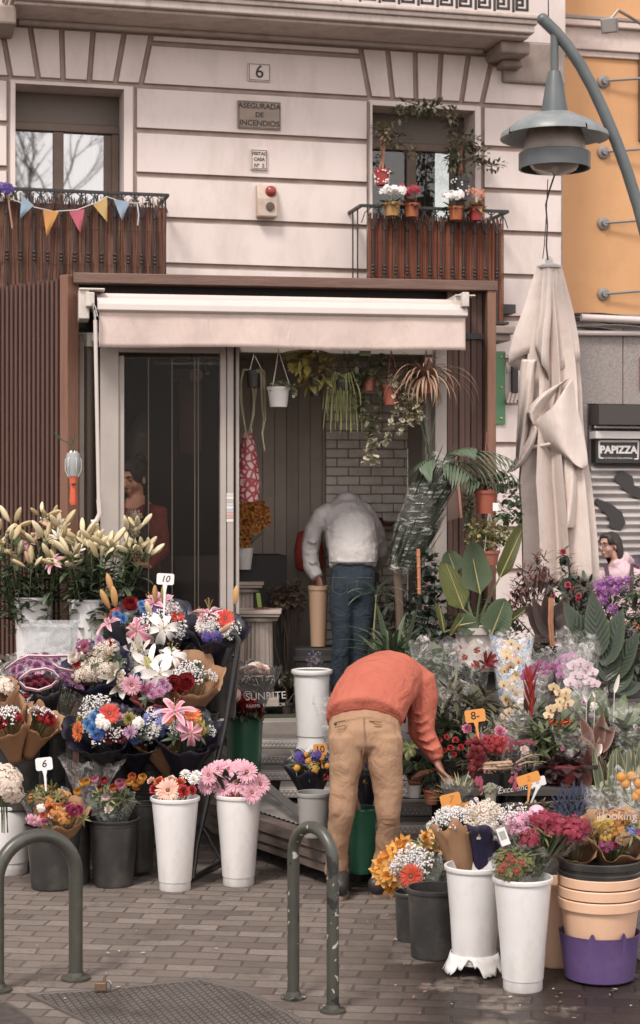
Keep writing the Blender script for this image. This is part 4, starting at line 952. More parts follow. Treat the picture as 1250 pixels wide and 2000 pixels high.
def junction():
 t=thing('cable_box','dark junction box with dangling pale plugs on the wall left of the parasol','cable box',M=FF.M);b=MB();c=FF.p(1005,740,-.06)
 b.cbox(c,(.06,.05,.26));b.build('box',mat('cable_dark','#35302d'),t,True,smooth=False,bevel=.01)
 for k in range(3):b=MB();p=FF.p(996+7*k,766,-.06);b.tube([p,p+Vector((-.03,-.02,-.10))],.014,7);b.build('plug',mat('plug_pale','#b8a59b',.5),t,True)
 b=MB();b.tube([FF.p(1010,710,-.05),FF.p(985,690,-.06),FF.p(990,730,-.06),FF.p(1003,725,-.06)],.004,5);b.build('loop',CBL,t,True)
junction()
def fuse_boxes():
 t=thing('meter_box','dark metal box on brackets beside the right balcony','box',M=FF.M);b=MB();a,z1=FF.uz(968,596,-.1);e,z0=FF.uz(1000,614,-.1);b.box((a,-.2,z0),(e,-.012,z1));b.build('shelf',mat('dark_box','#34312f',.6),t,True,smooth=False)
fuse_boxes()
# floodlight at the top right
def flood():
 Y=15.8;t=thing('floodlight','small grey floodlight on a bent arm at the top right','floodlight',W(1192,48,Y));b=MB()
 b.tube([W(1192,38,Y),W(1207,20,Y),W(1232,34,Y+.3),W(1300,78,Y+.9)],.014,7);b.build('arm',mat('galv','#8a8480'),t)
 b=MB();M=Matrix.Translation(W(1192,48,Y))@Matrix.Rotation(R(-20),4,'Z')@Matrix.Rotation(R(25),4,'X');b.cbox((0,0,0),(.13,.09,.11),0,M);b.cbox((0,-.05,0),(.15,.02,.13),0,M);b.build('lamp_head',mat('lampgrey','#8c8783',.5,dirt='#5a5450',dirtamt=.4),t,smooth=False,bevel=.01)
 b=MB();b.cbox((0,-.062,0),(.12,.004,.10),0,M);b.build('lens',mat('lens_grey','#a8a49f',.2),t,smooth=False)
flood()
# ------------------------------------------------------------------ street lamp
LP=mat('lamp_paint','#4c5557',.4,col2='#545d5e',scale=8,dirt='#6f6a60',dirtscale=14,dirtamt=.35)
def lamp():
 Y=12.0;k=Y/F;base=W(1420,985,Y);base.z=0
 t=thing('street_lamp','curved grey street lamp with a bell-shaped glass lantern over the parasol','street lamp',base)
 pts=[(1060,38),(1085,62),(1110,92),(1134,128),(1157,170),(1180,220),(1203,275),(1225,335),(1247,405),(1300,600),(1350,850),(1390,1200),(1415,1500)]
 P=[W(x,y,Y)for x,y in pts];P.append(Vector((base.x,base.y,0)));b=MB();b.tube(P,[11.5*k]*9+[14*k]*5,14);b.build('curved_mast',LP,t)
 b=MB();b.ball(P[0],12*k,12,8);b.build('end_cap',LP,t)
 c=1083;z=lambda y:CZ-(y-H)*k;X=(c-625)*k
 b=MB();b.lathe([(8*k,z(142)),(8*k,z(66))],14,(X,Y,0),cap1=True);b.build('drop_rod',LP,t)
 b=MB();b.lathe([(27*k,z(222)),(24*k,z(205)),(17*k,z(160)),(12*k,z(140)),(3*k,z(136))],28,(X,Y,0),cap1=True);b.build('cone',LP,t)
 b=MB();n=40
 for seg in range(4):  # skirt of overlapping petals
  a0=seg*math.pi/2+.5;rs=[]
  for(r_,yy)in((26,221),(50,226),(78,238),(104,258),(106,268),(102,268),(74,249),(48,236)):
   rs.append([Vector((X+r_*k*math.cos(a0+j*(math.pi/2-.035)/12),Y+r_*k*math.sin(a0+j*(math.pi/2-.035)/12),z(yy+(3 if seg%2 else 0))))for j in range(13)])
  b.rings(rs,0,cap=False,closed=False)
 b.build('shade',mat('lamp_zinc','#6a7273',.4,col2='#7d8484',scale=10,dirt='#8f9494',dirtscale=12,dirtamt=.5),t)
 b=MB();b.lathe([(58*k,z(304)),(60*k,z(290)),(57*k,z(265)),(48*k,z(245))],32,(X,Y,0),cap0=False);b.build('glass_globe',mat('frosted_glass','#b5a89c',.3,col2='#a3968a',scale=8,trans=.3),t)
 b=MB();b.lathe([(66*k,z(330)),(70*k,z(330)),(70*k,z(300)),(66*k,z(298)),(66*k,z(330))],36,(X,Y,0),cap0=False);b.build('ring_band',LP,t)
 b=MB();b.lathe([(2*k,z(343)),(24*k,z(340)),(42*k,z(332)),(50*k,z(322)),(52*k,z(312))],32,(X,Y,0));b.build('lens_bowl',mat('lens_bowl','#8b7d72',.15,col2='#a09286',scale=9,coat=.5),t)
 t2=thing('hanging_cable','thin loose cable dangling below the street lamp to the parasol','cable',W(1075,345,Y));b=MB()
 b.tube([W(1083,342,Y),W(1072,375,Y),W(1066,400,Y),W(1069,440,Y),W(1067,480,Y),W(1070,508,Y)],.006,5);b.tube([W(1070,350,Y),W(1067,420,Y),W(1063,480,Y),W(1060,505,Y)],.003,4);b.tube([W(1071,0,Y),W(1071,50,Y)],.004,4)
 b.build('cable_strand',CBL,t2)
lamp()
def bare_tree():
 q=random.Random(4);base=Vector((6.2,-8.8,0));t=thing('bare_tree','bare winter street tree whose branches show reflected in the upper left window','tree',base);b=MB()
 def br(p,d,L,r,lv):
  e=p+d*L;m_=p.lerp(e,.5)+Vector((q.uniform(-1,1),q.uniform(-1,1),0))*L*.06;b.tube([p,m_,e],[r,r*.85,r*.65],6)
  if lv:[br(p.lerp(e,q.uniform(.5,1)),(d+Vector((q.uniform(-1,1),q.uniform(-1,1),q.uniform(-.3,.8)))*.75).normalized(),L*q.uniform(.6,.85),r*.58,lv-1)for _ in range(3)]
 br(base,Vector((0,0,1)),5.0,.22,7);b.build('trunk',mat('bark_brown','#5a4a40',.9),t)
bare_tree()
# ------------------------------------------------------------------ flower kiosk
KF=Frame(550,11.67,9)
def kz(px,py,w=0.0):return KF.uz(px,py,w)
WOOD=mat('dark_slat_wood','#5e3c30',.6,col2='#4a2e25',scale=8,stretch=(3,3,.3),nmix=1,island=.18,bump=.3,bscale=40)
WOODL=mat('orange_post_wood','#865c44',.6,col2='#6d4430',scale=10,stretch=(4,4,.25),nmix=1,bump=.25,bscale=40,dirt='#4d3226',dirtamt=.4)
BEAM=mat('beam_wood','#6b4c3d',.65,col2='#583c30',scale=10,stretch=(.4,4,4),nmix=1,bump=.3,bscale=30,dirt='#8d7464',dirtscale=9,dirtamt=.3)
ALU=mat('beige_aluminium','#a89d94',.45,col2='#a0958c',scale=4,dirt='#8a7d73',dirtscale=5,dirtamt=.3);TANP=mat('tan_panel','#57493e',.6,col2='#4f4238',scale=3,stretch=(8,8,.3))
BRICKW=mat('white_brick','#e6dcd2',.75,island=.10,bump=.5,bscale=40,dirt='#7a6d64',dirtscale=5,dirtamt=.5);GROUT=mat('dark_grout','#a89c90',.9)
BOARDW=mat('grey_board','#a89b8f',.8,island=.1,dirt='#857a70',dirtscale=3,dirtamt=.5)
zF=.5
ko=thing('flower_kiosk','dark timber and beige metal flower kiosk with open sliding front','kiosk',M=KF.M)
def kiosk():
 x0=kz(143,600)[0];x1=kz(947,600)[0];zt=kz(550,541,-.05)[1];zb2=kz(550,561,-.05)[1];xr=kz(964,600)[0]
 D=1.5
 b=MB();b.box((x0,-.08,zb2),(xr+.01,.02,zt));b.build('roof_beam',BEAM,ko,True,smooth=False,bevel=.006)
 b=MB();b.box((x0,.02,zb2+.03),(xr,D+.1,zt-.01));b.build('roof',mat('roof_dark','#3a322c',.8),ko,True,smooth=False)
 b=MB();b.box((x0,.13,zb2-.16),(x1,.2,zb2+.02));b.build('fascia',mat('dark_fascia','#2b2522',.7),ko,True,smooth=False)  # dark brown board below the roof beam
 # right timber post and slatted side
 b=MB();b.box((x1,-.07,0),(xr,.0,zt-.02));b.build('post',WOODL,ko,True,smooth=False,bevel=.006)
 b=MB();q=random.Random(3)
 xs0=kz(874,700)[0];n=6
 for i in range(n):
  a=xs0+(x1-xs0-.01)*i/n;b.box((a+.005,.02+.01*(i%2),.2),(a+.040,.07,zb2))
 b.build('slat_wall',WOOD,ko,True,smooth=False)
 b=MB();b.box((xs0-.02,.10,.2),(x1,.13,zb2));b.box((x1-.001,.05,0),(xr+.001,D,zt-.03));b.build('side_wall',mat('side_dark','#2f2622',.8),ko,True,smooth=False)
 b=MB();zz=kz(900,656)[1];b.box((kz(900,656)[0],.0,zz-.02),(x1,.018,zz+.02));b.build('bar',IRON,ko,True,smooth=False)
 # left recess: tan steel cabinet with cap
 xp0=kz(150,700,.1)[0];xp1=kz(196,700,.1)[0];zc=kz(170,655,.1)[1]
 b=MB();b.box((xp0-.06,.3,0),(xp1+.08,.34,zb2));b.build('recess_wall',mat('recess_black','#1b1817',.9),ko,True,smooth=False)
 b=MB();n=10;rs=[]
 for z in(.3,zc):rs.append([(xp0+(xp1-xp0)*j/n,.22-.10*math.sin(math.pi*j/n),z)for j in range(n+1)])
 b.rings(rs,0,cap=False,closed=False);b.build('round_panel',TANP,ko,True)
 b=MB();rs=[[(xp0+(xp1-xp0)*j/n,.21-.10*math.sin(math.pi*j/n),z)for j in range(n+1)]for z in(zc-.07,zc+.01)];b.rings(rs,0,cap=False,closed=False);b.box((xp0,.12,zc+.008),(xp1,.3,zc+.02));b.build('panel_cap',ALU,ko,True)
 # front frames
 zh=kz(340,683)[1];z0=zF-.02
 b=MB();f=lambda p,w_=0:kz(p,900,w_)[0]
 b.box((f(196),0,z0),(f(232),.10,zh+.06));b.box((f(232),.02,z0),(f(243),.09,zh-.04))
 b.box((f(232),.0,zh-.02),(f(430),.10,zh+.06));b.box((f(430),-.005,z0),(f(442),.1,zh+.06));b.box((f(443.5),-.01,z0),(f(456),.1,zh+.06));b.box((f(461),.02,z0),(f(468),.12,zh+.06))
 b.box((f(468),.09,zh-.005),(f(850),.16,zh+.06));b.box((f(850),0,z0),(f(873),.12,zh+.06));b.box((f(837),.1,z0),(f(850),.2,zh+.06))
 b.build('front_frame',ALU,ko,True,smooth=False,bevel=.004)
 b=MB();b.box((f(456),.03,z0),(f(461),.1,zh+.05));b.build('gap_strip',mat('rubber_black','#1a1918',.7),ko,True,smooth=False)
 b=MB();b.box((f(243),.045,z0),(f(430),.051,zh-.02));b.build('sliding_glass',glass('kiosk_glass','#f0ece8',.006,.003,ior=1.13),ko,True,smooth=False)
 b=MB()
 for p in(293,340,385,392):b.box((f(p),.20,z0),(f(p)+.006,.215,zh-.03))
 b.build('inner_glass_edge',mat('glass_edge','#7b746c',.3),ko,True,smooth=False)
 # sill, floor, ceiling, back walls
 xl=f(196);xR=f(873)+.05
 b=MB();b.box((xl,-.06,zF-.10),(xR,.12,zF-.005));b.build('sill',mat('sill_grey','#8b8178',.6,dirt='#5a5048',dirtamt=.5,dirtscale=5),ko,True,smooth=False,bevel=.006)
 b=MB();b.box((xl,-.02,0),(xR,.0,zF-.1));b.build('base',mat('base_black','#1d1a18',.8),ko,True,smooth=False)
 b=MB();b.box((xl-.1,.12,zF-.08),(xR,D,zF));b.build('floor',mat('green_turf','#2c3320',.95,col2='#3a4028',scale=50,bump=.8,bscale=150),ko,True,smooth=False)
 b=MB();b.box((xl-.1,.12,zh+.06),(xR,D,zh+.1));b.build('ceiling',mat('ceiling_pale','#a89e94',.8),ko,True,smooth=False)
 xb=kz(635,1000,D)[0]
 b=MB();a=kz(466,1000,D)[0];b2=MB();b2 .box((xl-.1,D-.02,zF),(a,D,zh+.1));b2 .build('shade_back_wall',mat('back_shade','#1c1816',.8),ko,True,smooth=False)  # dark sheet before the boards, its colour stands in for gloom behind the glass
 while a<xb-.01:
  e=min(a+.088,xb);b.box((a+.003,D-.015,zF),(e-.003,D,zh+.1));a+=.088
 b.box((xl-.1,D,zF),(xb,D+.03,zh+.1));b.build('board_wall',BOARDW,ko,True,smooth=False)
 b=MB();z=zF;r=0;q=random.Random(5)
 b.box((xb,D+.002,zF),(xR,D+.03,zh+.1),1)
 while z<zh+.05:
  a=xb+.002-(.085 if r%2 else 0)
  while a<xR:
   e=a+.17;b.box((max(a,xb)+.004,D-.014+q.uniform(-.006,.002),z+.004),(min(e,xR)-.004,D,z+.063));a=e
  z+=.067;r+=1
 b.build('brick_wall',[BRICKW,GROUT],ko,True,smooth=False,bevel=.006)
 b=MB();b.box((xR,.13,zF-.1),(xR+.03,D,zh+.1));b.build('inner_side_wall',BOARDW,ko,True,smooth=False);b=MB();b.box((xl-.13,.13,zF-.1),(xl-.1,D,zh+.1));b.build('inner_side_wall',BOARDW,ko,True,smooth=False)
 # low dark counter at the back left
 b=MB();b.box((xl,D-.5,zF),(kz(560,1100,D-.5)[0],D-.02,kz(520,1085,D-.5)[1]));b.build('dark_counter',mat('counter_dark','#241f1c',.7),ko,True,smooth=False)
 b=MB();c_=kz(449,990,-.012);zt_=kz(449,963,-.012)[1]
 cols=['#c9c0b8','#d6cfc9','#b0aca8','#c4c0bc','#d6cfc9','#a8b4c0','#cf9c90','#b89a94','#d6cfc9']
 for k,c in enumerate(cols):
  bb=MB();bb.box((c_[0]-.022,-.0125,zt_-.021*k-.018),(c_[0]+.022,-.0105,zt_-.021*k));bb.build('sticker',mat('stk_'+c,c,.4),ko,True,smooth=False)
kiosk()
# the open slatted screen standing left of the front
def screen():
 A=W(143,900,11.45);Bp=W(-60,900,11.45*1.062);zt=CZ+(H-537)/F*11.45
 d=Vector((Bp.x-A.x,Bp.y-A.y,0));L=d.length;d.normalize();n=Vector((d.y,-d.x,0))
 if n.y>0:n=-n
 M=Matrix((d,n,Vector((0,0,1)))).transposed().to_4x4();M=Matrix.Translation((A.x,A.y,0))@M
 t=thing('slatted_screen','tall screen of dark vertical timber slats with an orange end post','screen',M=M)
 b=MB();b.box((0,-.05,.05),(.075,.05,zt));b.build('end_post',WOODL,t,True,smooth=False,bevel=.006)
 x=.095;k=0
 while x<L+.4:
  b=MB();b.box((x,-.03,.05),(x+.022,.05,zt-.02-.01*(k%2)));b.build('slat',WOOD,t,True,smooth=False);x+=.0455;k+=1
 b=MB();b.box((.076,-.06,.05),(L+.4,-.035,zt-.06));b.build('backing',mat('slat_back','#38241d',.8),t,True,smooth=False)
 return
screen()
# ------------------------------------------------------------------ awning
def awning():
 t=thing('awning','rolled white awning with a beige hanging valance over the kiosk front','awning',M=KF.M);w1=-.32
 fabric=mat('awning_fabric','#dcc6bc',.8,col2='#d2bcb0',scale=2,nmix=.8,dirt='#97837a',dirtscale=3,dirtamt=.4,trans=.12,bump=.1,bscale=90,folds=3,fstretch=(1.5,1,.5),foldamt=.35);white=mat('awning_white','#c2b7b0',.4,dirt='#a3968c',dirtamt=.15,dirtscale=3)
 a=kz(190,600,w1)[0];e=kz(912,600,w1)[0];z1=kz(550,584,w1)[1];z2=kz(550,596,w1)[1];z3=kz(550,615,w1)[1];z4=kz(550,681,w1)[1];z0=kz(550,577,w1)[1]
 b=MB();n=12;R_=.085;zc=z0-R_+.01
 b.rings([[(x,w1+.14+R_*math.cos(6.2832*j/16),zc+R_*math.sin(6.2832*j/16))for j in range(16)]for x in(a+.02,e-.02)]);b.build('roller_tube',fabric,t,True)
 b=MB();b.rings([[(x,y,z)for y,z in((w1+.13,z0+.005),(w1+.02,z1-.012),(w1,z2),(w1-.02,z2-.01),(w1-.025,z3+.012),(w1,z3),(w1+.03,z3))]for x in(a,e)],cap=False,closed=False);b.build('front_bar',white,t,True,smooth=False,bevel=.004)
 nx=90;nz=8;rows=[];b=MB()
 for k in range(nz+1):
  row=[]
  for i in range(nx+1):
   tt=k/nz;x=a+.01+(e-a-.02)*i/nx;wv=.012*math.sin(x*5.1)+.008*math.sin(x*13+1);row.append((x,w1+.005+wv*tt,z3+.01-(z3-z4+.01+.006*math.sin(x*4.3))*tt))
  rows.append(row)
 b.rings(rows,0,cap=False,closed=False);b.build('valance',fabric,t,True,solid=.002)
 for px in(172,897):
  b=MB();c=kz(px,590,w1+.1)[0];hw=.06 if px<500 else.05
  b.box((c-hw,w1+.02,kz(px,622 if px<500 else 604,w1)[1]),(c+hw*.1,w1+.26,kz(px,563 if px<500 else 575,w1)[1]));b.box((c-hw*.3,w1-.05,kz(px,600,w1)[1]),(c+hw*.6,w1+.1,kz(px,572,w1)[1]));b.box((c-hw,w1+.0,kz(px,566 if px<500 else 578,w1)[1]),(c+hw*1.7,w1+.3,kz(px,562 if px<500 else 575,w1)[1]))
  b.build('bracket',mat('bracket_cream','#c8beb4',.45,dirt='#6b6058',dirtscale=8,dirtamt=.5),t,True,smooth=False,bevel=.01)
  # crank pole
 c=thing('crank_pole','long thin white awning crank pole hanging from the left bracket','crank pole',KF.world(186,610,w1-.06));b=MB();p=lambda x,y:KF.world(x,y,w1-.06)
 b.tube([p(186,625),p(193,980)],.0125,10);b.tube([p(193,975),p(195,1003),p(188,1018),p(178,1020)],.016,8);b.build('pole',white,c)
 b=MB();b.tube([p(181,592),p(183,610),p(190,618),p(186,600),p(181,592)],.006,6);b.tube([p(184,606),p(186,628)],.008,6);b.build('hook',mat('chrome','#9c9894',.25,metal=.9),c)
awning()
# work lamp hanging on the post
def work_lamp():
 Y=11.3;k=Y/F;X=(143-625)*k;z=lambda y:CZ-(y-H)*k
 t=thing('work_lamp','caged work lamp with an orange handle hanging on the timber post','work lamp',W(143,985,Y));OR=mat('orange_plastic','#d4521c',.4)
 b=MB();b.lathe([(6*k,z(986)),(7.5*k,z(980)),(6*k,z(950)),(8*k,z(935)),(9*k,z(930))],12,(X,Y,0),cap1=True);b.build('handle',OR,t)
 b=MB();b.lathe([(10*k,z(930)),(13*k,z(915)),(14.5*k,z(900)),(13*k,z(886)),(7*k,z(883)),(2*k,z(882))],20,(X,Y,0));b.build('bulb_cover',mat('lamp_grey_white','#b5b8b8',.2,trans=.3),t)
 b=MB()
 for j in range(6):
  a=j*math.pi/3;r_=15.5*k;b.tube([(X+r_*.6*math.cos(a),Y+r_*.6*math.sin(a),z(932)),(X+r_*math.cos(a),Y+r_*math.sin(a),z(918)),(X+r_*math.cos(a),Y+r_*math.sin(a),z(898)),(X+r_*.4*math.cos(a),Y+r_*.4*math.sin(a),z(881))],.003,5)
 b.build('cage',mat('cage_wire','#c9d0cc',.3,metal=.5),t)
 b=MB();b.tube([W(143,882,Y),W(141,868,Y),W(146,862,Y)],.003,5);b.tube([W(106,845,Y),W(120,858,Y),W(142,870,Y),W(146,850,Y),W(150,848,Y)],.004,5);b.tube([W(108,840,Y),W(112,856,Y),W(128,862,Y),W(142,868,Y),W(140,855,Y)],.003,5);b.build('tie',mat('green_tie','#2f4a3c',.6),t)
 b=MB();b.cbox(W(144,946,Y-.03),(.028,.004,.014));b.build('label_plate',INK,t,smooth=False)
work_lamp()
# ------------------------------------------------------------------ deck and metal staging steps
def deck():
 DW=mat('deck_wood','#6b5b52',.75,col2='#54463f',scale=9,stretch=(1,1,4),bump=.4,bscale=30,dirt='#6d5f56',dirtamt=.4)
 t=thing('wooden_deck','low wooden platform edge in front of the kiosk','platform',(0,9,0));zt=.25
 poly=[(-1.15,11.2),(-.70,10.2),(-.62,9.92),(.0,8.86),(.06,8.80),(3.2,9.3),(3.2,11.4)]
 def layer(z0,z1,off,name,m):
  b=MB();c=Vector((1.2,10.4));P=[Vector(p)+(c-Vector(p)).normalized()*off for p in poly];lo=[b.add((*p,z0))for p in P];hi=[b.add((*p,z1))for p in P];n=len(P)
  for i in range(n):b.face((lo[i],lo[(i+1)%n],hi[(i+1)%n],hi[i]))
  b.face(hi);b.face(lo[::-1]);b.build(name,m,t,smooth=False,bevel=.006)
 layer(.185,.25,0,'top_board',DW);layer(.125,.18,.015,'middle_board',DW);layer(.075,.12,.03,'lower_board',DW);layer(.0,.075,.25,'plinth',mat('base_black','#1d1a18',.8))
 GALV=mat('perforated_steel','#a39c96',.42,metal=.35,col2='#8f8882',scale=9,dirt='#5d544d',dirtscale=6,dirtamt=.5);DST=mat('tread_steel','#78716b',.5,metal=.3,dirt='#3d3631',dirtscale=5,dirtamt=.7)
 # corrugated ramp plate along the chamfered edge
 b=MB();a=Vector((-.56,10.0,.256));e=Vector((.03,8.93,.256));dr=(e-a);wv=Vector((.24,.14,0));n=46
 rs=[[a+dr*i/n+Vector((0,0,.008*(i%2))),a+dr*i/n+wv+Vector((0,0,.008*(i%2)+.02))]for i in range(n+1)];b.rings(rs,0,cap=False,closed=False)
 t3=thing('ramp_plate','ribbed steel plate along the left edge of the wooden deck','ramp',a);b.build('ribbed_plate',GALV,t3,smooth=False)
 y0s=[8.98,9.32,9.68,10.06,10.46,10.88]
 st=thing('metal_steps','shallow galvanised steel steps with dotted edges leading to the kiosk','steps',(0.6,9,.25))
 for i,y in enumerate(y0s):
  z=.29+.035*i;xl=max(-.62+.02*i,[.16,-.05,-.22,-.40,-.62,-.7][i]);xr=2.9;yn=y0s[i+1]if i<5 else 11.3
  b=MB();b.box((xl,y,z-.045),(xr,y+.02,z));b.box((xl,y+.02,z-.006),(xr,y+.10,z));b.build('step_edge',GALV,st,smooth=False,bevel=.003)
  b=MB()
  x=xl+.015
  while x<min(xr,1.2):b.ball((x,y-.001,z-.013),.0055,5,3);b.ball((x+.012,y-.001,z-.031),.0055,5,3);x+=.024
  b.build('stud_row',mat('stud','#c4beb8',.4,metal=.3),st)
  b=MB();q=y+.11
  while q<yn-.02:b.box((xl,q,z-.03),(xr,q+.025,z-.012));q+=.04
  b.box((xl,y+.1,z-.05),(xr,yn,z-.035));b.build('tread',DST,st,smooth=False)
 for(x0,x1)in(((-.05,8.98),(-.75,11.1)),((.92,9.0),(.48,11.1))):
  b=MB();b.tube([(x0[0],x0[1],.31),(x1[0],x1[1],.50)],.028,4);b.build('side_rail',mat('rail_steel','#6f6e6c',.45,metal=.4,dirt='#4a443f',dirtamt=.5),st,smooth=False)
deck()
# ------------------------------------------------------------------ closed parasol
def parasol():
 Y=12.6;k=Y/F;CA=mat('parasol_canvas','#e2d2c8',.85,col2='#d8c7bb',scale=3,nmix=.8,dirt='#9a887c',dirtscale=4,dirtamt=.35,trans=.1,bump=.15,bscale=90,folds=7,fstretch=(1.6,1.6,.45),foldamt=.22)
 X=(1073-625)*k;z=lambda y:CZ-(y-H)*k
 t=thing('closed_parasol','large closed beige canvas parasol tied round its pole beside the kiosk','parasol',(X,Y,0))
 b=MB();b.lathe([(.028,0),(.028,z(520))],14,(X,Y,0));b.build('pole',mat('pole_white','#c9c2bd',.4),t)
 b=MB();b.lathe([(.05,0),(.3,.0),(.3,.07),(.06,.10),(.05,.3)],24,(X,Y,0));b.build('base',mat('base_iron','#3a3836',.6),t)
 b=MB();b.lathe([(24*k,z(524)),(25*k,z(520)),(15*k,z(516)),(7*k,z(514)),(8*k,z(508)),(5*k,z(503)),(1*k,z(501))],20,(X,Y,0));b.build('finial',mat('finial_white','#d4ccc8',.4),t)
 def skirt(rows,nf,ph,amp,name,hem=None,n=280,a0=0,a1=2*math.pi,shift=(0,0)):
  bb=MB();rs=[]
  for i,(cx,r_,y,fold)in enumerate(rows):
   ring=[]
   for j in range(n+(0 if a1-a0>6.2 else 1)):
    a=a0+(a1-a0)*j/n;f_=math.cos(nf*a+ph+.35*math.sin(2*a));f_=1-2*abs(math.sin((nf*a+ph+.35*math.sin(2*a))/2))**.8;f2=math.sin(nf*2*a+ph*2+i*.15)
    rr=r_*k*(1+fold*1.25*(f_ if f_>0 else f_*1.25)+fold*.3*f2);zz=z(y)
    if hem and i>=len(rows)-3:zz+=hem*k*math.cos(nf*.5*a+ph+.6)*(i-len(rows)+4)/3
    ring.append(((cx-625)*k+rr*math.cos(a),Y+rr*math.sin(a)*.8,zz))
   rs.append(ring)
  bb.rings(rs,0,cap=False,closed=a1-a0>6.2);return bb.build(name,CA,t,solid=.003)
  # hanging under-layer, tied at mid height, spreading below
 skirt([(1072,20,522,.1),(1073,27,580,.2),(1076,33,640,.28),(1078,38,700,.3),(1080,40,760,.3),(1080,42,820,.28),(1080,46,880,.28),(1082,49,940,.34),(1087,49,1000,.36),(1091,50,1060,.36),(1093,51,1120,.36),(1093,51,1140,.36)],9,.4,.2,'lower_canopy',hem=8)
 skirt([(1072,23,521,.08),(1071,30,560,.18),(1069,38,610,.28),(1064,45,655,.34),(1062,48,690,.36),(1062,49,715,.36)],5,2.2,.2,'upper_canopy',hem=34)
 # diagonal gathered bands where the canvas is knotted
 def sheet(rows,name,puff=.05):
  bb=MB();n=14;R_=[]
  for i,(l_,r_)in enumerate(rows):
   A=Vector(l_);B_=Vector(r_);row=[]
   for j in range(n+1):
    u=j/n;p=A.lerp(B_,u);yy=Y-.10-puff*math.sin(math.pi*u)-.018*math.sin(u*9+i);row.append(((p.x-625)*k*yy/Y,yy,CZ-(p.y-H)/F*yy))
   R_.append(row)
  bb.rings(R_,0,cap=False,closed=False);return bb.build(name,CA,t,solid=.004,sub=1)
 sheet([((1062,822),(1118,735)),((1040,820),(1124,770)),((1038,828),(1132,810)),((1044,845),(1142,850)),((1060,866),(1148,890)),((1090,888),(1150,912)),((1118,905),(1140,918))],'knotted_fold',.12)
 sheet([((1118,735),(1060,765)),((1085,762),(1028,800)),((1052,815),(1018,802)),((1046,838),(1036,818))],'rolled_fold',.09)
 sheet([((1036,820),(1052,838)),((1038,850),(1048,852)),((1014,882),(1046,868)),((996,912),(1028,905)),((988,925),(1000,922))],'swept_fold',.07)
 sheet([((1018,700),(1050,700)),((1014,740),(1044,745)),((1012,790),(1040,800)),((1008,860),(1030,850)),((1006,920),(1020,900))],'side_fold',.05)
 sheet([((1098,885),(1122,895)),((1098,930),(1130,935)),((1096,980),(1128,985)),((1094,1018),(1124,1024)),((1096,1030),(1120,1032))],'pocket_fold',.08)
 b=MB();b.tube([((X+.17*math.cos(a)),Y+.15*math.sin(a),z(868)+.03*math.cos(a))for a in[q*.4 for q in range(17)]],.014,6);b.build('tie_strap',CA,t)
parasol()
# ------------------------------------------------------------------ bicycle hoops
HOOP=mat('hoop_paint','#3f3f34',.36,col2='#33342b',scale=6,dirt='#6a6556',dirtscale=12,dirtamt=.35,spec=.6)
def chipped():
 m=mat('hoop_paint_chipped','#3f3f34',.38,col2='#33342c',scale=6,spec=.6);t=m.node_tree;N=t.nodes;L=t.links;b=N['Principled BSDF']
 src=b.inputs['Base Color'].links[0].from_socket;tc=N.new('ShaderNodeTexCoord');cur=src
 for(sc,th,c)in((34,.668,'#aaa498'),(13,.625,'#151413')):
  nz=N.new('ShaderNodeTexNoise');nz.inputs['Scale'].default_value=sc;nz.inputs['Detail'].default_value=3;nz.inputs['Roughness'].default_value=.45;L.new(tc.outputs['Object'],nz.inputs[0])
  g=N.new('ShaderNodeMath');g.operation='GREATER_THAN';g.inputs[1].default_value=th;L.new(nz.outputs[0],g.inputs[0])
  x=N.new('ShaderNodeMix');x.data_type='RGBA';L.new(g.outputs[0],x.inputs[0]);L.new(cur,x.inputs[6]);x.inputs[7].default_value=(*hexc(c),1);cur=x.outputs[2]
 L.new(cur,b.inputs['Base Color']);return m
def hoop(label,A,B,ytop,m,rpx):
 pa,pb=G(*A),G(*B);Y=(pa.y+pb.y)/2;h=CZ-(ytop-H)*Y/F;mid=(pa+pb)/2;half=(pb-pa)/2;L=half.length;r=rpx*Y/F
 t=thing('bicycle_hoop',label,'bicycle hoop',mid);pts=[pa]
 zc=h-L-r;n=18
 for i in range(n+1):
  a=math.pi-math.pi*i/n;pts.append(mid+half*math.cos(a)+Vector((0,0,zc+L*math.sin(a))))
 pts.append(pb);b=MB();b.tube(pts,r,20);b.build('tube',m,t)
 for p in(pa,pb):b=MB();b.lathe([(r*2.1,0.001),(r*2.1,.010),(r*1.25,.014),(r*1.1,.03)],18,p);b.build('base_flange',m,t)
hoop('scuffed dark green bicycle hoop at the left, in front of the black buckets',(-6,1935),(148,1912),1618,HOOP,14)
hoop('dark green bicycle hoop with chipped white paint in front of the man',(573,1950),(650,1976),1604,chipped(),12)
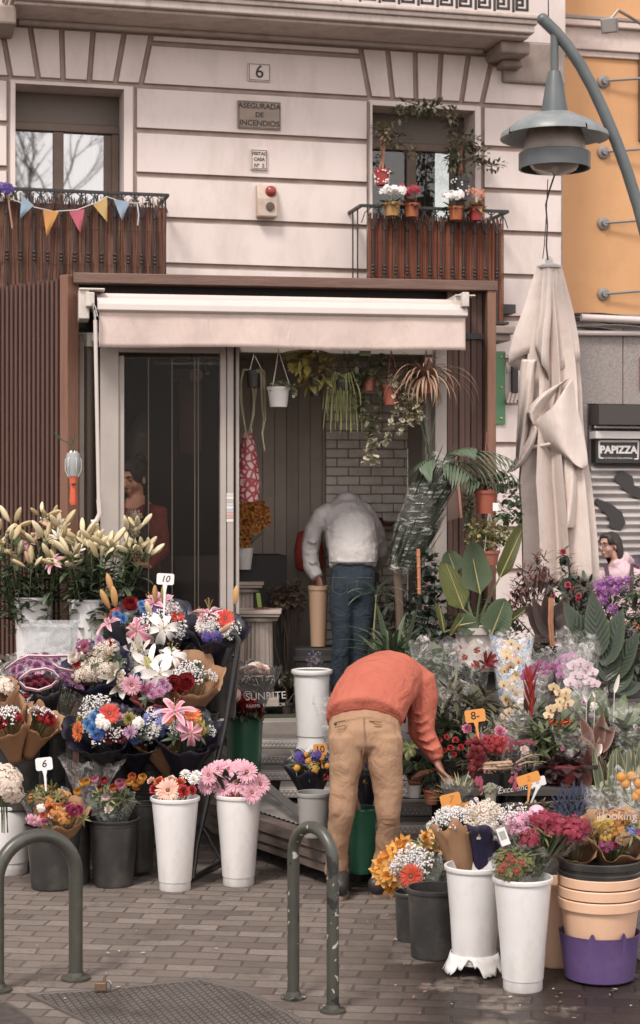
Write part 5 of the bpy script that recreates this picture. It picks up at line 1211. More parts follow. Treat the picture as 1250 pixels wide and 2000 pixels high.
# ------------------------------------------------------------------ people
def eb(b,M,c,r,n=16,k=10,m=0):
 c=Vector(c);ids=[]
 for i in range(1,k):
  a=math.pi*i/k;ids.append([b.add(M@(c+Vector((r[0]*math.sin(a)*math.cos(6.2832*j/n),r[1]*math.sin(a)*math.sin(6.2832*j/n),-r[2]*math.cos(a)))))for j in range(n)])
 lo=b.add(M@(c+Vector((0,0,-r[2]))));hi=b.add(M@(c+Vector((0,0,r[2]))))
 for j in range(n):
  j2=(j+1)%n;b.face((lo,ids[0][j2],ids[0][j]),m);b.face((hi,ids[-1][j],ids[-1][j2]),m)
  for q in range(len(ids)-1):b.face((ids[q][j],ids[q][j2],ids[q+1][j2],ids[q+1][j]),m)
def hand(b,w,d,pn,curl,thumb,s=1.0,spread=.07):
 """palm and five fingers; d = along the hand, pn = the way the palm faces, thumb = side of the thumb (+1/-1)"""
 w=Vector(w);d=Vector(d).normalized();pn=Vector(pn);pn=(pn-d*pn.dot(d)).normalized();sd=d.cross(pn).normalized()
 b.loft([w-d*.03,w,w+d*.03*s,w+d*.06*s,w+d*.086*s],[(.025*s,.02*s),(.026*s,.018*s),(.035*s,.017*s),(.041*s,.015*s),(.040*s,.012*s)],sd,14)
 for i,L in enumerate((.070,.079,.074,.058)):
  off=(1.5-i)*thumb;p=w+d*(.083-.004*abs(i-1))*s+sd*off*.0195*s;e=(d+sd*off*spread).normalized();n=pn;pts=[p-e*.01];c=curl*(1+.12*i)
  for q,f in enumerate((.45,.30,.25)):
   pts.append(p.copy())if q==0 else None
   ang=c*(.55 if q==0 else.8);e2=(e*math.cos(ang)+n*math.sin(ang)).normalized();n=(n*math.cos(ang)-e*math.sin(ang)).normalized();e=e2;p=p+e*L*f*s;pts.append(p.copy())
  b.loft(pts,[(.0092*s,.0092*s),(.0092*s,.0088*s),(.0088*s,.0082*s),(.0080*s,.0075*s),(.0068*s,.0062*s)],sd,9)
 p=w+d*.022*s+sd*thumb*.026*s;e=(d*.75+sd*thumb*.75+pn*.35).normalized();p2=p+e*.036*s;e2=(d*.95+sd*thumb*.15+pn*.45).normalized();p3=p2+e2*.030*s;p4=p3+(e2+pn*.3).normalized()*.024*s
 b.loft([p-e*.012,p,p2,p3,p4],[(.013*s,.012*s),(.014*s,.012*s),(.0105*s,.0098*s),(.0096*s,.009*s),(.0075*s,.007*s)],pn.cross(e),9)
def headshape(b,M,s=1.0):
 S=M@Matrix.Scale(s,4)
 eb(b,S,(0,-.012,.035),(.076,.096,.088));eb(b,S,(0,.022,-.025),(.062,.068,.085));eb(b,S,(0,.052,-.088),(.03,.028,.024));eb(b,S,(.034,.048,-.03),(.03,.03,.034));eb(b,S,(-.034,.048,-.03),(.03,.03,.034))
 eb(b,S,(0,.078,.034),(.05,.014,.011));eb(b,S,(0,.083,-.062),(.024,.011,.006));eb(b,S,(0,.08,-.073),(.021,.012,.007));eb(b,S,(.079,-.006,-.008),(.008,.018,.03));eb(b,S,(-.079,-.006,-.008),(.008,.018,.03))
 b.loft([S@Vector(q)for q in((0,.078,.028),(0,.094,.004),(0,.107,-.022),(0,.100,-.036))],[(.008*s,.01*s),(.009*s,.012*s),(.014*s,.012*s),(.014*s,.008*s)],S.to_3x3()@Vector((1,0,0)),10)
def headparts(root,M,hairc,closed=False,s=1.0):
 S=M@Matrix.Scale(s,4);R3=M.to_3x3()
 for sx in(1,-1):
  b=MB();eb(b,S,(sx*.031,.0765,.012),(.0135,.012,.0105),14,10);o=b.build('eye',mat('eye_white','#d0c4bc',.2),root)
  b=MB();eb(b,S,(sx*.031,.0875,.011),(.0056,.0025,.0058));b.build('iris',mat('iris_brown','#2a1a12',.15),o)
  b=MB();eb(b,S,(sx*.031,.0765,.0165 if not closed else.013),(.0155,.0135,.0075 if not closed else.0108));b.build('eyelid',mat('lid_'+hairc,'#8f6453',.6),root)
  b=MB();b.loft([S@Vector((sx*x,y,z))for x,y,z in((.012,.090,.032),(.028,.093,.038),(.046,.080,.034))],[(.003,.002),(.004,.003),(.002,.0015)],R3@Vector((0,0,1)),8);b.build('eyebrow',mat('brow_'+hairc,hairc,.8),root)
 b=MB();eb(b,S,(0,.0885,-.0625),(.021,.008,.0045));eb(b,S,(0,.0865,-.0705),(.019,.008,.0055));b.build('lips',mat('lips','#9c5c50',.5),root,remesh=.002)
def basis(fwd,up=(0,0,1)):
 f=Vector(fwd).normalized();x=f.cross(Vector(up)).normalized();u=x.cross(f);return Matrix((x,f,u)).transposed().to_4x4()
def shoe(root,ank,toe_dir,m,sole,L=.29):
 d=Vector((*Vector(toe_dir).to_2d(),0)).normalized();g=Vector((ank.x,ank.y,0));z0=ank.z;side=Vector((-d.y,d.x,0));h=g-d*.075
 Z=Vector((0,0,1));fz_=z0-.09
 b=MB();b.loft([h+Z*(fz_+.055),h+d*.03+Z*(fz_+.07),h+d*.10+Z*(fz_+.07),h+d*.17+Z*(fz_+.055),h+d*.23+Z*(fz_+.045),h+d*.275+Z*(fz_+.038)],[(.036,.045),(.043,.060),(.046,.060),(.050,.044),(.051,.032),(.038,.022)],side,18)
 b.loft([h+d*.07+Z*(fz_+.05),h+d*.065+Z*(fz_+.115)],[(.045,.055),(.046,.052)],side,16);o=b.build('shoe',m,root,remesh=.006)
 b=MB();rs=[]
 for zz,gr in((.0,0),(.014,.004),(.024,.001)):
  rs.append([h+d*(.10+(.155+gr)*math.cos(a)*(.98 if math.cos(a)>0 else.66)+.0)+side*(.041+gr)*math.sin(a)*(1+.12*math.cos(a))+Z*(fz_+zz)for a in[6.2832*j/28 for j in range(28)]])
 b.rings(rs);b.build('sole',sole,o)
def tapered(b,pts,radii,side=(1,0,0),n=18):b.loft([Vector(p)for p in pts],[(r,r)if not isinstance(r,tuple)else r for r in radii],Vector(side),n)
def mid(a,b_,t=.5,off=(0,0,0)):return Vector(a).lerp(Vector(b_),t)+Vector(off)
def cloth(key,c1,c2,**k):k.setdefault('folds',8);return mat(key,c1,.9,col2=c2,scale=5,nmix=.9,bump=.25,bscale=160,spec=.15,**k)
def man_orange():
 dy=-.25
 P=lambda x,y,Y:W(x,y,Y+dy)
 root=thing('person','man in an orange sweatshirt and beige chinos bending over the plants','person',G(706,1740))
 hipL,hipR=P(684,1465,8.90),P(744,1465,8.90);knL,knR=P(668,1585,8.84),P(757,1585,8.84);anL,anR=P(660,1712,8.93),P(746,1708,8.95)
 anL.z=anR.z=.10
 waist=P(712,1405,8.96);hips=P(713,1445,8.90);mb_=P(732,1352,9.06);ub=P(762,1322,9.24);nk=P(786,1322,9.42);hd=P(803,1345,9.56)
 shR,shL=P(818,1345,9.26),P(708,1360,9.32);elR,wrR=P(824,1425,9.22),P(853,1487,9.18)
 elL,wrL=P(664,1460,9.18),P(688,1552,9.06)
 b=MB();b.loft([hips,waist,mb_,ub,nk],[(.15,.10),(.14,.10),(.16,.10),(.17,.10),(.06,.06)]);b.loft([ub,nk,hd],[(.07,.07),(.058,.06),(.055,.055)])
 fwd=dirv(.25,.75,-.75);Mh=Matrix.Translation(hd)@basis(fwd,(0.3,.6,.6));headshape(b,Mh)
 for s,e,w_ in((shR,elR,wrR),(shL,elL,wrL)):tapered(b,[s,mid(s,e),e,mid(e,w_),w_],[.05,.045,.036,.034,.026])
 dR=dirv(.42,-.02,-.9);hand(b,wrR,dR,(.75,-.15,.5),.42,1,1.06);hand(b,wrL,dirv(.18,-.1,-1),(.6,.6,.1),.5,-1,1.04)
 for h_,k_,a_ in((hipL,knL,anL),(hipR,knR,anR)):tapered(b,[h_,mid(h_,k_),k_,mid(k_,a_),a_],[.075,.058,.044,.036,.03])
 b.build('body',mat('skin_tan','#9c6850',.55,col2='#8a5844',scale=18,bump=.1,bscale=90),root,remesh=.0042)
 # hair
 b=MB();S=Mh;eb(b,S,(0,-.022,.045),(.082,.098,.088));b.build('hair',mat('hair_dark','#1f1714',.7,bump=.6,bscale=120),root,remesh=.008,disp=[(.03,.012)])
 # trousers
 b=MB();TR=cloth('beige_chino','#a5805f','#987355',folds=6,foldamt=.38)
 b.loft([waist+Vector((0,0,.01)),P(712,1425,8.93),hips,P(713,1468,8.88)],[(.170,.120),(.180,.138),(.182,.148),(.166,.126)],capk=.2)
 b.loft([P(676,1440,8.88),P(676,1490,8.86),P(671,1530,8.85),knL,P(662,1625,8.88),P(659,1670,8.92),P(657,1708,8.93)],[(.090,.118),(.084,.106),(.069,.088),(.062,.074),(.056,.068),(.053,.064),(.056,.068)],capk=.15)
 b.loft([P(750,1440,8.88),P(752,1490,8.86),P(758,1530,8.85),knR,P(757,1625,8.88),P(752,1670,8.92),P(746,1706,8.94)],[(.090,.118),(.086,.106),(.074,.088),(.063,.074),(.057,.068),(.054,.064),(.058,.068)],capk=.15)
 tr=b.build('trousers',TR,root,remesh=.0085,disp=[(.16,.022),(.07,.009)])
 b=MB()  # seam, welt pockets, button
 b.tube([P(711,1402,8.80),P(712,1430,8.755),P(711,1455,8.73),P(709,1474,8.745)],.003,5);b.build('seam',mat('seam_brown','#7d5a42',.9),tr)
 for x in((654,1411,674,1407),(721,1408,745,1410)):
  b=MB();a,e=P(x[0],x[1],8.80),P(x[2],x[3],8.79);b.tube([a,mid(a,e,.5,(0,-.012,.002)),e],.0042,5);b.tube([a+Vector((0,0,-.022)),mid(a,e,.5,(0,-.012,-.022)),e+Vector((0,0,-.022))],.003,5);b.build('pocket',mat('pocket_brown','#84603f',.9),tr)
 b=MB();b.ball(P(655,1414,8.76),.008,10,6,0,(1,.5,1));b.build('button',mat('button_dark','#3a2c22',.4),tr)
 # sweatshirt
 b=MB();SW_=cloth('orange_sweat','#b85e46','#ab533c',folds=5,foldamt=.62)
 b.loft([P(711,1406,8.93),P(712,1394,8.96),P(720,1375,9.02),mb_,P(745,1335,9.14),ub,P(780,1320,9.36),nk],[(.190,.162),(.192,.162),(.192,.156),(.188,.150),(.190,.148),(.182,.140),(.13,.11),(.075,.07)],capk=.2)
 b.loft([P(800,1322,9.25),P(820,1335,9.25),P(826,1365,9.24),P(823,1400,9.23),P(824,1430,9.21),P(838,1456,9.20),P(849,1474,9.185),P(854,1484,9.18)],[(.09,.10),(.09,.098),(.078,.09),(.070,.082),(.064,.072),(.054,.060),(.047,.052),(.036,.042)],capk=.2)
 b.loft([P(716,1350,9.28),P(696,1372,9.31),P(676,1410,9.28),elL,P(674,1500,9.18),P(686,1535,9.13)],[(.08,.09),(.08,.09),(.07,.08),(.062,.07),(.054,.058),(.04,.045)],capk=.2)
 b.tube([nk+Vector((.075*math.cos(a),.03+.02*math.sin(a),.062*math.sin(a)+.01))for a in[q_*.3 for q_ in range(22)]],.014,8)
 for k_,(x,y,Y)in enumerate(((818,1395,9.14),(820,1412,9.13),(822,1430,9.13),(832,1448,9.13),(843,1466,9.13))):
  c=P(x,y,Y);b.tube([c+Vector((-.05,.01,.012)),c+Vector((0,-.004,0)),c+Vector((.05,.02,.02))],[.004,.010,.004],8)
 sw=b.build('sweatshirt',SW_,root,remesh=.009,disp=[(.2,.026),(.08,.008)])
 b=MB();b.tube([P(650,1396,8.82),P(680,1386,8.78),P(712,1383,8.775),P(745,1388,8.785),P(776,1402,8.84)],.003,5);b.build('hem_seam',mat('sweat_seam','#8f3820',.9),sw)
 SO=mat('shoe_dark','#2a2624',.5);SL=mat('sole_tan','#7d6454',.7,dirt='#6d5344',dirtamt=.5)
 shoe(root,Vector((anL.x+.01,anL.y-.03,.09)),(.0,1,0),SO,SL);shoe(root,Vector((anR.x+.01,anR.y-.03,.09)),(.55,.55,0),SO,SL)
man_orange()
def man_grey():
 P=lambda x,y,Y:W(x,y,Y);root=thing('person','man in a grey hooded sweatshirt and dark jeans leaning into the kiosk','person',Vector((P(690,1300,12.3).x,12.3,zF)))
 waist=P(690,1110,12.22);hips=P(690,1150,12.18);m1=P(687,1060,12.30);ub=P(676,1012,12.42);nk=P(676,985,12.58);hd=P(672,1030,12.72)
 shL,elL,wrL=P(622,1005,12.45),P(606,1078,12.45),P(622,1128,12.38);shR,elR,wrR=P(724,1015,12.50),P(742,1075,12.62),P(730,1110,12.85)
 kL,kR=P(668,1238,12.10),P(704,1240,12.16);aL,aR=P(666,1360,12.15),P(702,1358,12.2);aL.z=aR.z=zF+.09
 b=MB();b.loft([hips,waist,m1,ub,nk],[(.14,.10),(.13,.10),(.15,.10),(.17,.10),(.06,.06)]);b.loft([ub,nk,hd],[(.07,.07),(.06,.06),(.055,.055)])
 Mh=Matrix.Translation(hd)@basis(dirv(-.1,.8,-.7),(0,.7,.7));headshape(b,Mh)
 for s,e,w_ in((shR,elR,wrR),(shL,elL,wrL)):tapered(b,[s,mid(s,e),e,mid(e,w_),w_],[.05,.045,.036,.034,.026])
 hand(b,wrL,dirv(.15,-.05,-1),(.8,.5,0),.5,-1,1.05);hand(b,wrR,dirv(0,.6,-.6),(0,.3,-1),.4,1,1.05)
 for h_,k_,a_ in((P(672,1150,12.18),kL,aL),(P(708,1150,12.2),kR,aR)):tapered(b,[h_,mid(h_,k_),k_,mid(k_,a_),a_],[.075,.07,.05,.05,.04])
 b.build('body',mat('skin_mid','#8a5a46',.55),root,remesh=.0048)
 b=MB();eb(b,Mh,(0,-.022,.045),(.082,.098,.088));b.build('hair',mat('hair_dark','#1f1714',.7,bump=.6,bscale=120),root,remesh=.008)
 b=MB();G_=cloth('grey_marl','#cbc5c2','#b7b0ad',folds=6,foldamt=.35)
 b.loft([P(690,1108,12.22),P(690,1090,12.24),P(688,1060,12.30),P(684,1030,12.36),ub,P(676,992,12.52),nk],[(.158,.125),(.172,.138),(.178,.142),(.182,.142),(.170,.13),(.125,.10),(.08,.07)],capk=.2)
 b.loft([P(648,1000,12.44),P(630,1008,12.44),P(612,1038,12.45),elL,P(610,1108,12.41),P(619,1128,12.38)],[(.07,.08),(.072,.085),(.068,.078),(.062,.07),(.056,.06),(.046,.05)],capk=.2)
 b.loft([P(704,1002,12.46),P(718,1014,12.5),P(734,1048,12.56),elR,P(738,1095,12.74),P(731,1108,12.83)],[(.08,.09),(.078,.088),(.068,.078),(.06,.066),(.052,.056),(.042,.046)],capk=.2)
 b.loft([P(655,985,12.48),P(668,974,12.50),P(684,972,12.50),P(700,980,12.47)],[(.03,.05),(.045,.08),(.048,.08),(.03,.05)],Vector((0,0,1)))
 b.tube([P(650,992,12.40),P(668,984,12.36),P(688,984,12.36),P(704,994,12.38)],[.01,.018,.018,.01],8)
 for(x,y,Y,s)in((612,1060,12.36,-1),(606,1082,12.37,-1),(610,1100,12.34,-1),(640,1030,12.27,1),(660,1095,12.12,1),(712,1085,12.14,1)):
  c=P(x,y,Y);b.tube([c+Vector((-.05,.01,.018)),c,c+Vector((.05,.015,-.015*s))],[.003,.009,.003],8)
 sw=b.build('hooded_sweatshirt',G_,root,remesh=.010,disp=[(.13,.026),(.05,.010)])
 b=MB();pts=[P(690,1100,12.22)+Vector((.158*math.cos(a),.133*math.sin(a),.01))for a in[q_*.3 for q_ in range(22)]];b.tube(pts,.006,6);b.build('hem_seam',mat('grey_seam','#86807e',.9),sw)
 b=MB();DJ=cloth('dark_denim','#1f2a33','#2d3a44')
 b.loft([waist,P(690,1125,12.2),hips,P(690,1170,12.17)],[(.150,.115),(.158,.125),(.162,.135),(.15,.12)],capk=.2)
 b.loft([P(668,1150,12.16),P(667,1190,12.14),kL,P(664,1300,12.12),P(664,1352,12.14)],[(.085,.105),(.085,.10),(.068,.075),(.062,.07),(.062,.075)],capk=.15)
 b.loft([P(712,1150,12.18),P(710,1190,12.18),kR,P(700,1300,12.18),P(700,1350,12.2)],[(.085,.105),(.085,.10),(.068,.075),(.062,.07),(.062,.075)],capk=.15)
 tr=b.build('jeans',DJ,root,remesh=.011,disp=[(.09,.022)])
 for x in(664,712):
  b=MB();c=P(x,1140,12.02);b.tube([c+Vector((-.05,0,.04)),c+Vector((-.05,0,-.05)),c+Vector((0,-.005,-.075)),c+Vector((.05,0,-.05)),c+Vector((.05,0,.04)),c+Vector((-.05,0,.04))],.0022,4);b.build('back_pocket',mat('denim_thread','#4d5355',.9),tr)
 shoe(root,aL,(.1,1,0),mat('shoe_dark','#2a2624'),mat('sole_tan','#a87f68'));shoe(root,aR,(.2,1,0),mat('shoe_dark','#2a2624'),mat('sole_tan','#a87f68'))
man_grey()
def woman_glass():
 Y=11.98;P=lambda x,y,dy=0:W(x,y,Y+dy);root=thing('person','dark-haired woman in a red cardigan and black apron standing behind the glass','person',Vector((P(262,1000).x,Y,zF)))
 hd=P(260,936);Mh=Matrix.Translation(hd)@basis(dirv(-.45,-.85,-.22));b=MB();headshape(b,Mh,1.02)
 nk=P(266,968);ch=P(266,1020,.03);wa=P(264,1110,.03);hp=P(264,1160,.03);b.loft([hp,wa,ch,mid(ch,nk,.6),nk],[(.15,.11),(.13,.1),(.155,.1),(.12,.08),(.055,.055)]);b.loft([nk+Vector((0,0,-.04)),nk,hd+Vector((0.02,.02,-.05))],[(.05,.05),(.048,.05),(.045,.05)])
 sR,eR,wR=P(305,1000),P(314,1075,.0),P(285,1105,-.22);sL,eL,wL=P(222,1002),P(214,1078),P(240,1100,-.22)
 for s,e,w_ in((sR,eR,wR),(sL,eL,wL)):tapered(b,[s,mid(s,e),e,mid(e,w_),w_],[.045,.042,.034,.032,.024])
 hand(b,wR,dirv(-.8,-.4,.2),(0,-.2,.6),.5,1,.92);hand(b,wL,dirv(.8,-.4,.2),(0,-.2,.6),.5,-1,.92)
 for x in(246,280):tapered(b,[P(x,1160,.03),P(x,1260,.03),Vector((P(x,1260).x,Y+.03,zF+.08))],[.075,.05,.04])
 b.build('body',mat('skin_warm','#c08a6e',.5,col2='#b07a60',scale=20),root,remesh=.0045);headparts(root,Mh,'#1c1512',True,1.02)
 b=MB();eb(b,Mh,(0,-.03,.052),(.084,.088,.086));eb(b,Mh,(.052,.0,.03),(.034,.07,.06));eb(b,Mh,(-.052,.0,.03),(.034,.07,.06));eb(b,Mh,(0,-.10,.11),(.045,.045,.045));eb(b,Mh,(0,.035,.088),(.068,.052,.034));eb(b,Mh,(.05,.045,.06),(.024,.034,.04));eb(b,Mh,(-.05,.045,.06),(.024,.034,.04));b.build('hair',mat('hair_black','#241b18',.4,bump=.6,bscale=150,stretch=(1,1,6)),root,remesh=.007)
 b=MB();C_=cloth('red_cardigan','#7c3531','#6c2f2c');b.loft([P(264,1150,.03),P(264,1100,.03),ch,P(266,985,.03)],[(.185,.145),(.175,.14),(.188,.135),(.12,.09)],capk=.25)
 for s,e,w_ in((sR,eR,wR),(sL,eL,wL)):b.loft([mid(s,ch,.25),s,mid(s,e),e,mid(e,w_),mid(e,w_,.9)],[(.07,.08),(.072,.08),(.066,.07),(.06,.065),(.05,.055),(.04,.042)],Vector((0,1,0)))
 b.build('cardigan',C_,root,remesh=.011,disp=[(.1,.02)])
 b=MB();AP=mat('apron_black','#1a1716',.7);n=12;rs=[]
 for(y,hw)in((1010,.09),(1060,.12),(1110,.17),(1250,.19)):rs.append([P(264,y)+Vector((hw*(2*j/n-1),-.165+.05*abs(2*j/n-1)**2,0))for j in range(n+1)])
 b.rings(rs,0,cap=False,closed=False)
 for sx in(-1,1):b.tube([P(264,1012)+Vector((sx*.085,-.16,0)),P(264,985)+Vector((sx*.09,-.11,0)),nk+Vector((sx*.07,.02,.0))],.013,6)
 b.build('apron',AP,root,solid=.004)
 b=MB();b.loft([P(264,1150,.03),P(264,1240,.03),Vector((P(264,1240).x,Y+.03,zF+.1))],[(.17,.13),(.17,.12),(.15,.1)]);b.build('trousers',mat('trouser_black','#1c1a1a',.8),root)
 for x in(246,280):shoe(root,Vector((P(x,1260).x,Y+.03,zF+.09)),(0,-1,0),mat('shoe_dark','#2a2624'),mat('sole_tan','#a87f68'))
 b=MB();b.ball(Mh@Vector((.088,-.0,-.045)),.006,8,6);b.build('earring',mat('gold','#c9a04a',.3,metal=.8),root)
 # the flowers she holds
 f=thing('flower_bouquet','bunch of small cream daisies held by the woman behind the glass','bouquet',P(256,1090,-.34))
 for i in range(7):a=i*2.4;inst(f,PAL['cham'](),'chamomile_spray',P(257+13*math.sqrt(i/7)*math.cos(a),1022+30*math.sqrt(i/7)*math.sin(a),-.30+U(-.03,.03)),(math.cos(a)*.4,-1,.3+.3*math.sin(a)),None,.9)
 b=MB();[b.tube([P(256,1095,-.3)+Vector((U(-.01,.01),0,0)),P(256+U(-14,14),1020+U(-15,20),-.29)],.002,4)for _ in range(16)];b.build('stems',STEM,f)
woman_glass()
def woman_street():
 Y=16.6;P=lambda x,y,dy=0:W(x,y,Y+dy);root=thing('person','woman with glasses and a pale pink jacket walking past the pizza shop','person',Vector((P(1205,1100).x,Y,0)))
 hd=P(1190,1066);Mh=Matrix.Translation(hd)@basis(dirv(-.82,-.57,-.05));b=MB();headshape(b,Mh,1.0);R3=Mh.to_3x3()
 nk=P(1204,1092);ch=P(1212,1145);wa=P(1212,1205);hp=P(1212,1230);b.loft([hp,wa,ch,mid(ch,nk,.6),nk],[(.15,.11),(.13,.1),(.15,.1),(.12,.08),(.05,.05)]);b.loft([nk+Vector((0,0,-.05)),nk,hd+Vector((.02,.0,-.05))],[(.05,.05),(.045,.05),(.045,.05)])
 sR,eR,wR=P(1240,1118),P(1246,1180),P(1222,1215,-.18);sL,eL,wL=P(1180,1122),P(1170,1180,-.05),P(1176,1220,-.2)
 for s,e,w_ in((sR,eR,wR),(sL,eL,wL)):tapered(b,[s,mid(s,e),e,mid(e,w_),w_],[.045,.042,.034,.032,.024])
 hand(b,wR,dirv(-.5,-.5,-.6),(-.5,.2,0),.35,1,.92);hand(b,wL,dirv(-.3,-.5,-.7),(.5,.2,0),.35,-1,.92)
 for x,dy in((1200,.12),(1224,-.12)):tapered(b,[P(x,1230,dy*.2),P(x,1330,dy),Vector((P(x,1330).x,Y+dy,.08))],[.075,.05,.04])
 b.build('body',mat('skin_pale','#b98a78',.5),root,remesh=.0048);headparts(root,Mh,'#2c201b',False)
 b=MB();eb(b,Mh,(0,-.03,.045),(.085,.09,.088));eb(b,Mh,(0,.03,.092),(.068,.052,.032));eb(b,Mh,(.055,.035,.055),(.024,.036,.05));eb(b,Mh,(-.055,.035,.055),(.024,.036,.05))
 for sx in(-1,1):b.loft([Mh@Vector(q)for q in((sx*.05,.0,.085),(sx*.078,-.03,.03),(sx*.084,-.05,-.04),(sx*.08,-.055,-.11),(sx*.065,-.06,-.17))],[(.03,.02),(.042,.016),(.040,.018),(.036,.018),(.02,.012)],R3@Vector((0,1,0)))
 b.loft([Mh@Vector(q)for q in((0,-.08,.06),(0,-.10,-.03),(0,-.10,-.12),(0,-.09,-.18))],[(.07,.04),(.08,.03),(.075,.03),(.05,.02)],R3@Vector((1,0,0)))
 b.build('hair',mat('hair_brown','#2c201b',.5,bump=.6,bscale=120),root,remesh=.008)
 b=MB()
 for sx in(1,-1):b.tube([Mh@Vector((sx*.031+.019*math.cos(a),.103,.010+.014*math.sin(a)))for a in[q*.524 for q in range(13)]],.0022,5);b.tube([Mh@Vector((sx*.05,.101,.014)),Mh@Vector((sx*.083,.0,.01))],.0022,5)
 b.tube([Mh@Vector((-.012,.105,.014)),Mh@Vector((.012,.105,.014))],.002,5);b.build('glasses',mat('glasses_black','#1a1818',.3),root)
 b=MB();J_=cloth('pink_jacket','#cdb0b6','#c0a0a8');b.loft([hp,wa,ch,P(1210,1118),P(1206,1102)],[(.18,.15),(.175,.15),(.19,.15),(.17,.12),(.085,.08)],capk=.25)
 for s,e,w_ in((sR,eR,wR),(sL,eL,wL)):b.loft([mid(s,ch,.25),s,mid(s,e),e,mid(e,w_),mid(e,w_,.9)],[(.075,.085),(.078,.085),(.07,.075),(.062,.065),(.055,.058),(.042,.045)],Vector((0,1,0)))
 b.loft([P(1200,1104,-.08),P(1222,1090,.06),P(1232,1100,.12)],[(.04,.03),(.07,.05),(.05,.04)],Vector((0,0,1)));b.build('jacket',J_,root,remesh=.011,disp=[(.1,.025)])
 b=MB();DV=mat('dark_vest','#4a2c3c',.7)
 for sx in(-1,1):b.tube([P(1208,1104)+Vector((sx*.12,.0,.0)),P(1205,1120)+Vector((sx*.11,-.14,0)),P(1204,1150)+Vector((sx*.11,-.17,0)),P(1208,1190)+Vector((sx*.14,-.1,0))],.020,6)
 b.build('backpack_strap',DV,root)
 bp=thing('backpack','dark purple backpack worn by the woman in the pink jacket','backpack',P(1240,1130,.2));b=MB();b.loft([P(1238,1092,.22),P(1240,1110,.22),P(1243,1150,.22),P(1243,1180,.22)],[(.11,.08),(.17,.13),(.19,.15),(.16,.12)]);b.build('bag_body',mat('bag_plum','#31222c',.6,bump=.3,bscale=40),bp,remesh=.012,disp=[(.1,.03)])
 b=MB();b.tube([P(1225,1098,.08),P(1245,1104,.06),P(1262,1130,.05)],.012,6);b.build('zip_trim',mat('bag_trim','#6b2c50',.5),bp)
 b=MB();b.loft([hp,P(1210,1280),Vector((P(1206,1280).x,Y,.1))],[(.17,.13),(.13,.14),(.11,.12)]);b.build('trousers',mat('trouser_navy','#23242c',.8),root)
 for x,dy in((1200,.12),(1224,-.12)):shoe(root,Vector((P(x,1330).x,Y+dy,.09)),(-1,-.3,0),mat('shoe_dark','#2a2624'),mat('sole_tan','#a87f68'))
woman_street()
# ------------------------------------------------------------------ left: stands, lilies and bouquets
BT=mat('rack_black','#1b1a1a',.35,spec=.6)
def rack():
 t=thing('display_rack','black folding metal rack that carries the tiers of bouquets','rack',(-1,9.6,0));Y=9.15
 b=MB();b.tube([W(452,1238,Y),W(461,1240,Y),W(466,1250,Y),W(464,1275,Y),W(440,1420,Y),(W(388,1640,Y).x,Y-.1,W(388,1640,Y).z),(W(380,1700,Y).x,Y-.15,.02)],.014,10);b.build('front_leg',BT,t)
 b=MB();b.tube([W(452,1240,Y),(W(452,1240,Y).x,Y+.6,W(452,1240,Y).z)],.014,8);b.build('top_bar',BT,t)
 b=MB();b.tube([(W(380,1700,Y).x,Y-.15,.02),(W(432,1690,9.3).x,9.45,.02)],.013,8);b.build('foot_bar',BT,t)
 b=MB();b.tube([(W(430,1690,9.3).x,9.45,.02),W(385,1600,9.5),W(300,1400,9.9)],.010,8);b.tube([W(380,1650,Y),W(250,1654,Y+.1),W(100,1660,Y+.1)],.012,8);b.build('brace',BT,t)
 b=MB();x=W(134,1500,9.25).x;b.box((x-.014,9.24,0),(x+.014,9.27,.74));b.build('rear_post',BT,t,smooth=False)
 for(z,y)in((.40,9.5),(.72,9.85),(1.0,10.2)):b=MB();b.box((-1.45,y-.16,z-.02),(-.60,y+.16,z));b.build('shelf',BT,t,smooth=False)
rack()
def stand():
 t=thing('back_table','dark table behind the rack that carries the lily buckets','table',(-1.5,10.8,0));b=MB();b.box((-2.2,10.45,.76),(-1.12,11.05,.80));b.build('table_top',mat('table_dark','#3b342f',.7),t,smooth=False)
 for x in(-2.15,-1.16):
  for y in(10.5,11.0):b=MB();b.tube([(x,y,0),(x,y,.76)],.02,8);b.build('leg',BT,t)
 t=thing('low_table','low black crate stand at the left edge under the wrapped chrysanthemums','stand',(-1.5,9.6,0));b=MB();b.box((-2.0,9.3,.40),(-1.36,9.95,.44));b.build('top',BT,t,smooth=False)
 b=MB();b.box((-1.95,9.35,0),(-1.42,9.9,.4));b.build('crate',mat('crate_dark','#242120',.7),t,smooth=False)
stand()
LB=[bucket('left white bucket of pink and cream lilies on the back table',65,1166,1330,40,30,WHITEP,.80),bucket('white bucket of white lilies next to the clear plastic box',174,1170,1332,42,31,WHITEP,.80)]
def plastic_box():
 t=thing('plastic_box','clear frosted plastic storage box in front of the lily buckets','box',W(95,1275,10.45));k=10.45/F;b=MB();m=film('frosted_plastic','#d0d3d3',.25,.4,.4,8);a=W(52,1276,10.4);e=W(143,1222,10.4)
 b.box((a.x,10.3,a.z-.1),(e.x,10.306,e.z));b.box((a.x,10.6,a.z-.1),(e.x,10.606,e.z));b.box((a.x,10.31,a.z-.1),(a.x+.005,10.6,e.z));b.box((e.x-.005,10.31,a.z-.1),(e.x,10.6,e.z));b.box((a.x,10.3,a.z-.1),(e.x,10.606,a.z-.095));b.build('tub',m,t,smooth=False)
 b=MB();b.box((a.x-.012,10.28,e.z),(e.x+.012,10.30,e.z+.018));b.box((a.x-.012,10.606,e.z),(e.x+.012,10.62,e.z+.018));b.box((a.x-.014,10.3,e.z),(a.x,10.61,e.z+.018));b.box((e.x,10.3,e.z),(e.x+.014,10.61,e.z+.018));b.build('rim',m,t,smooth=False)
plastic_box()
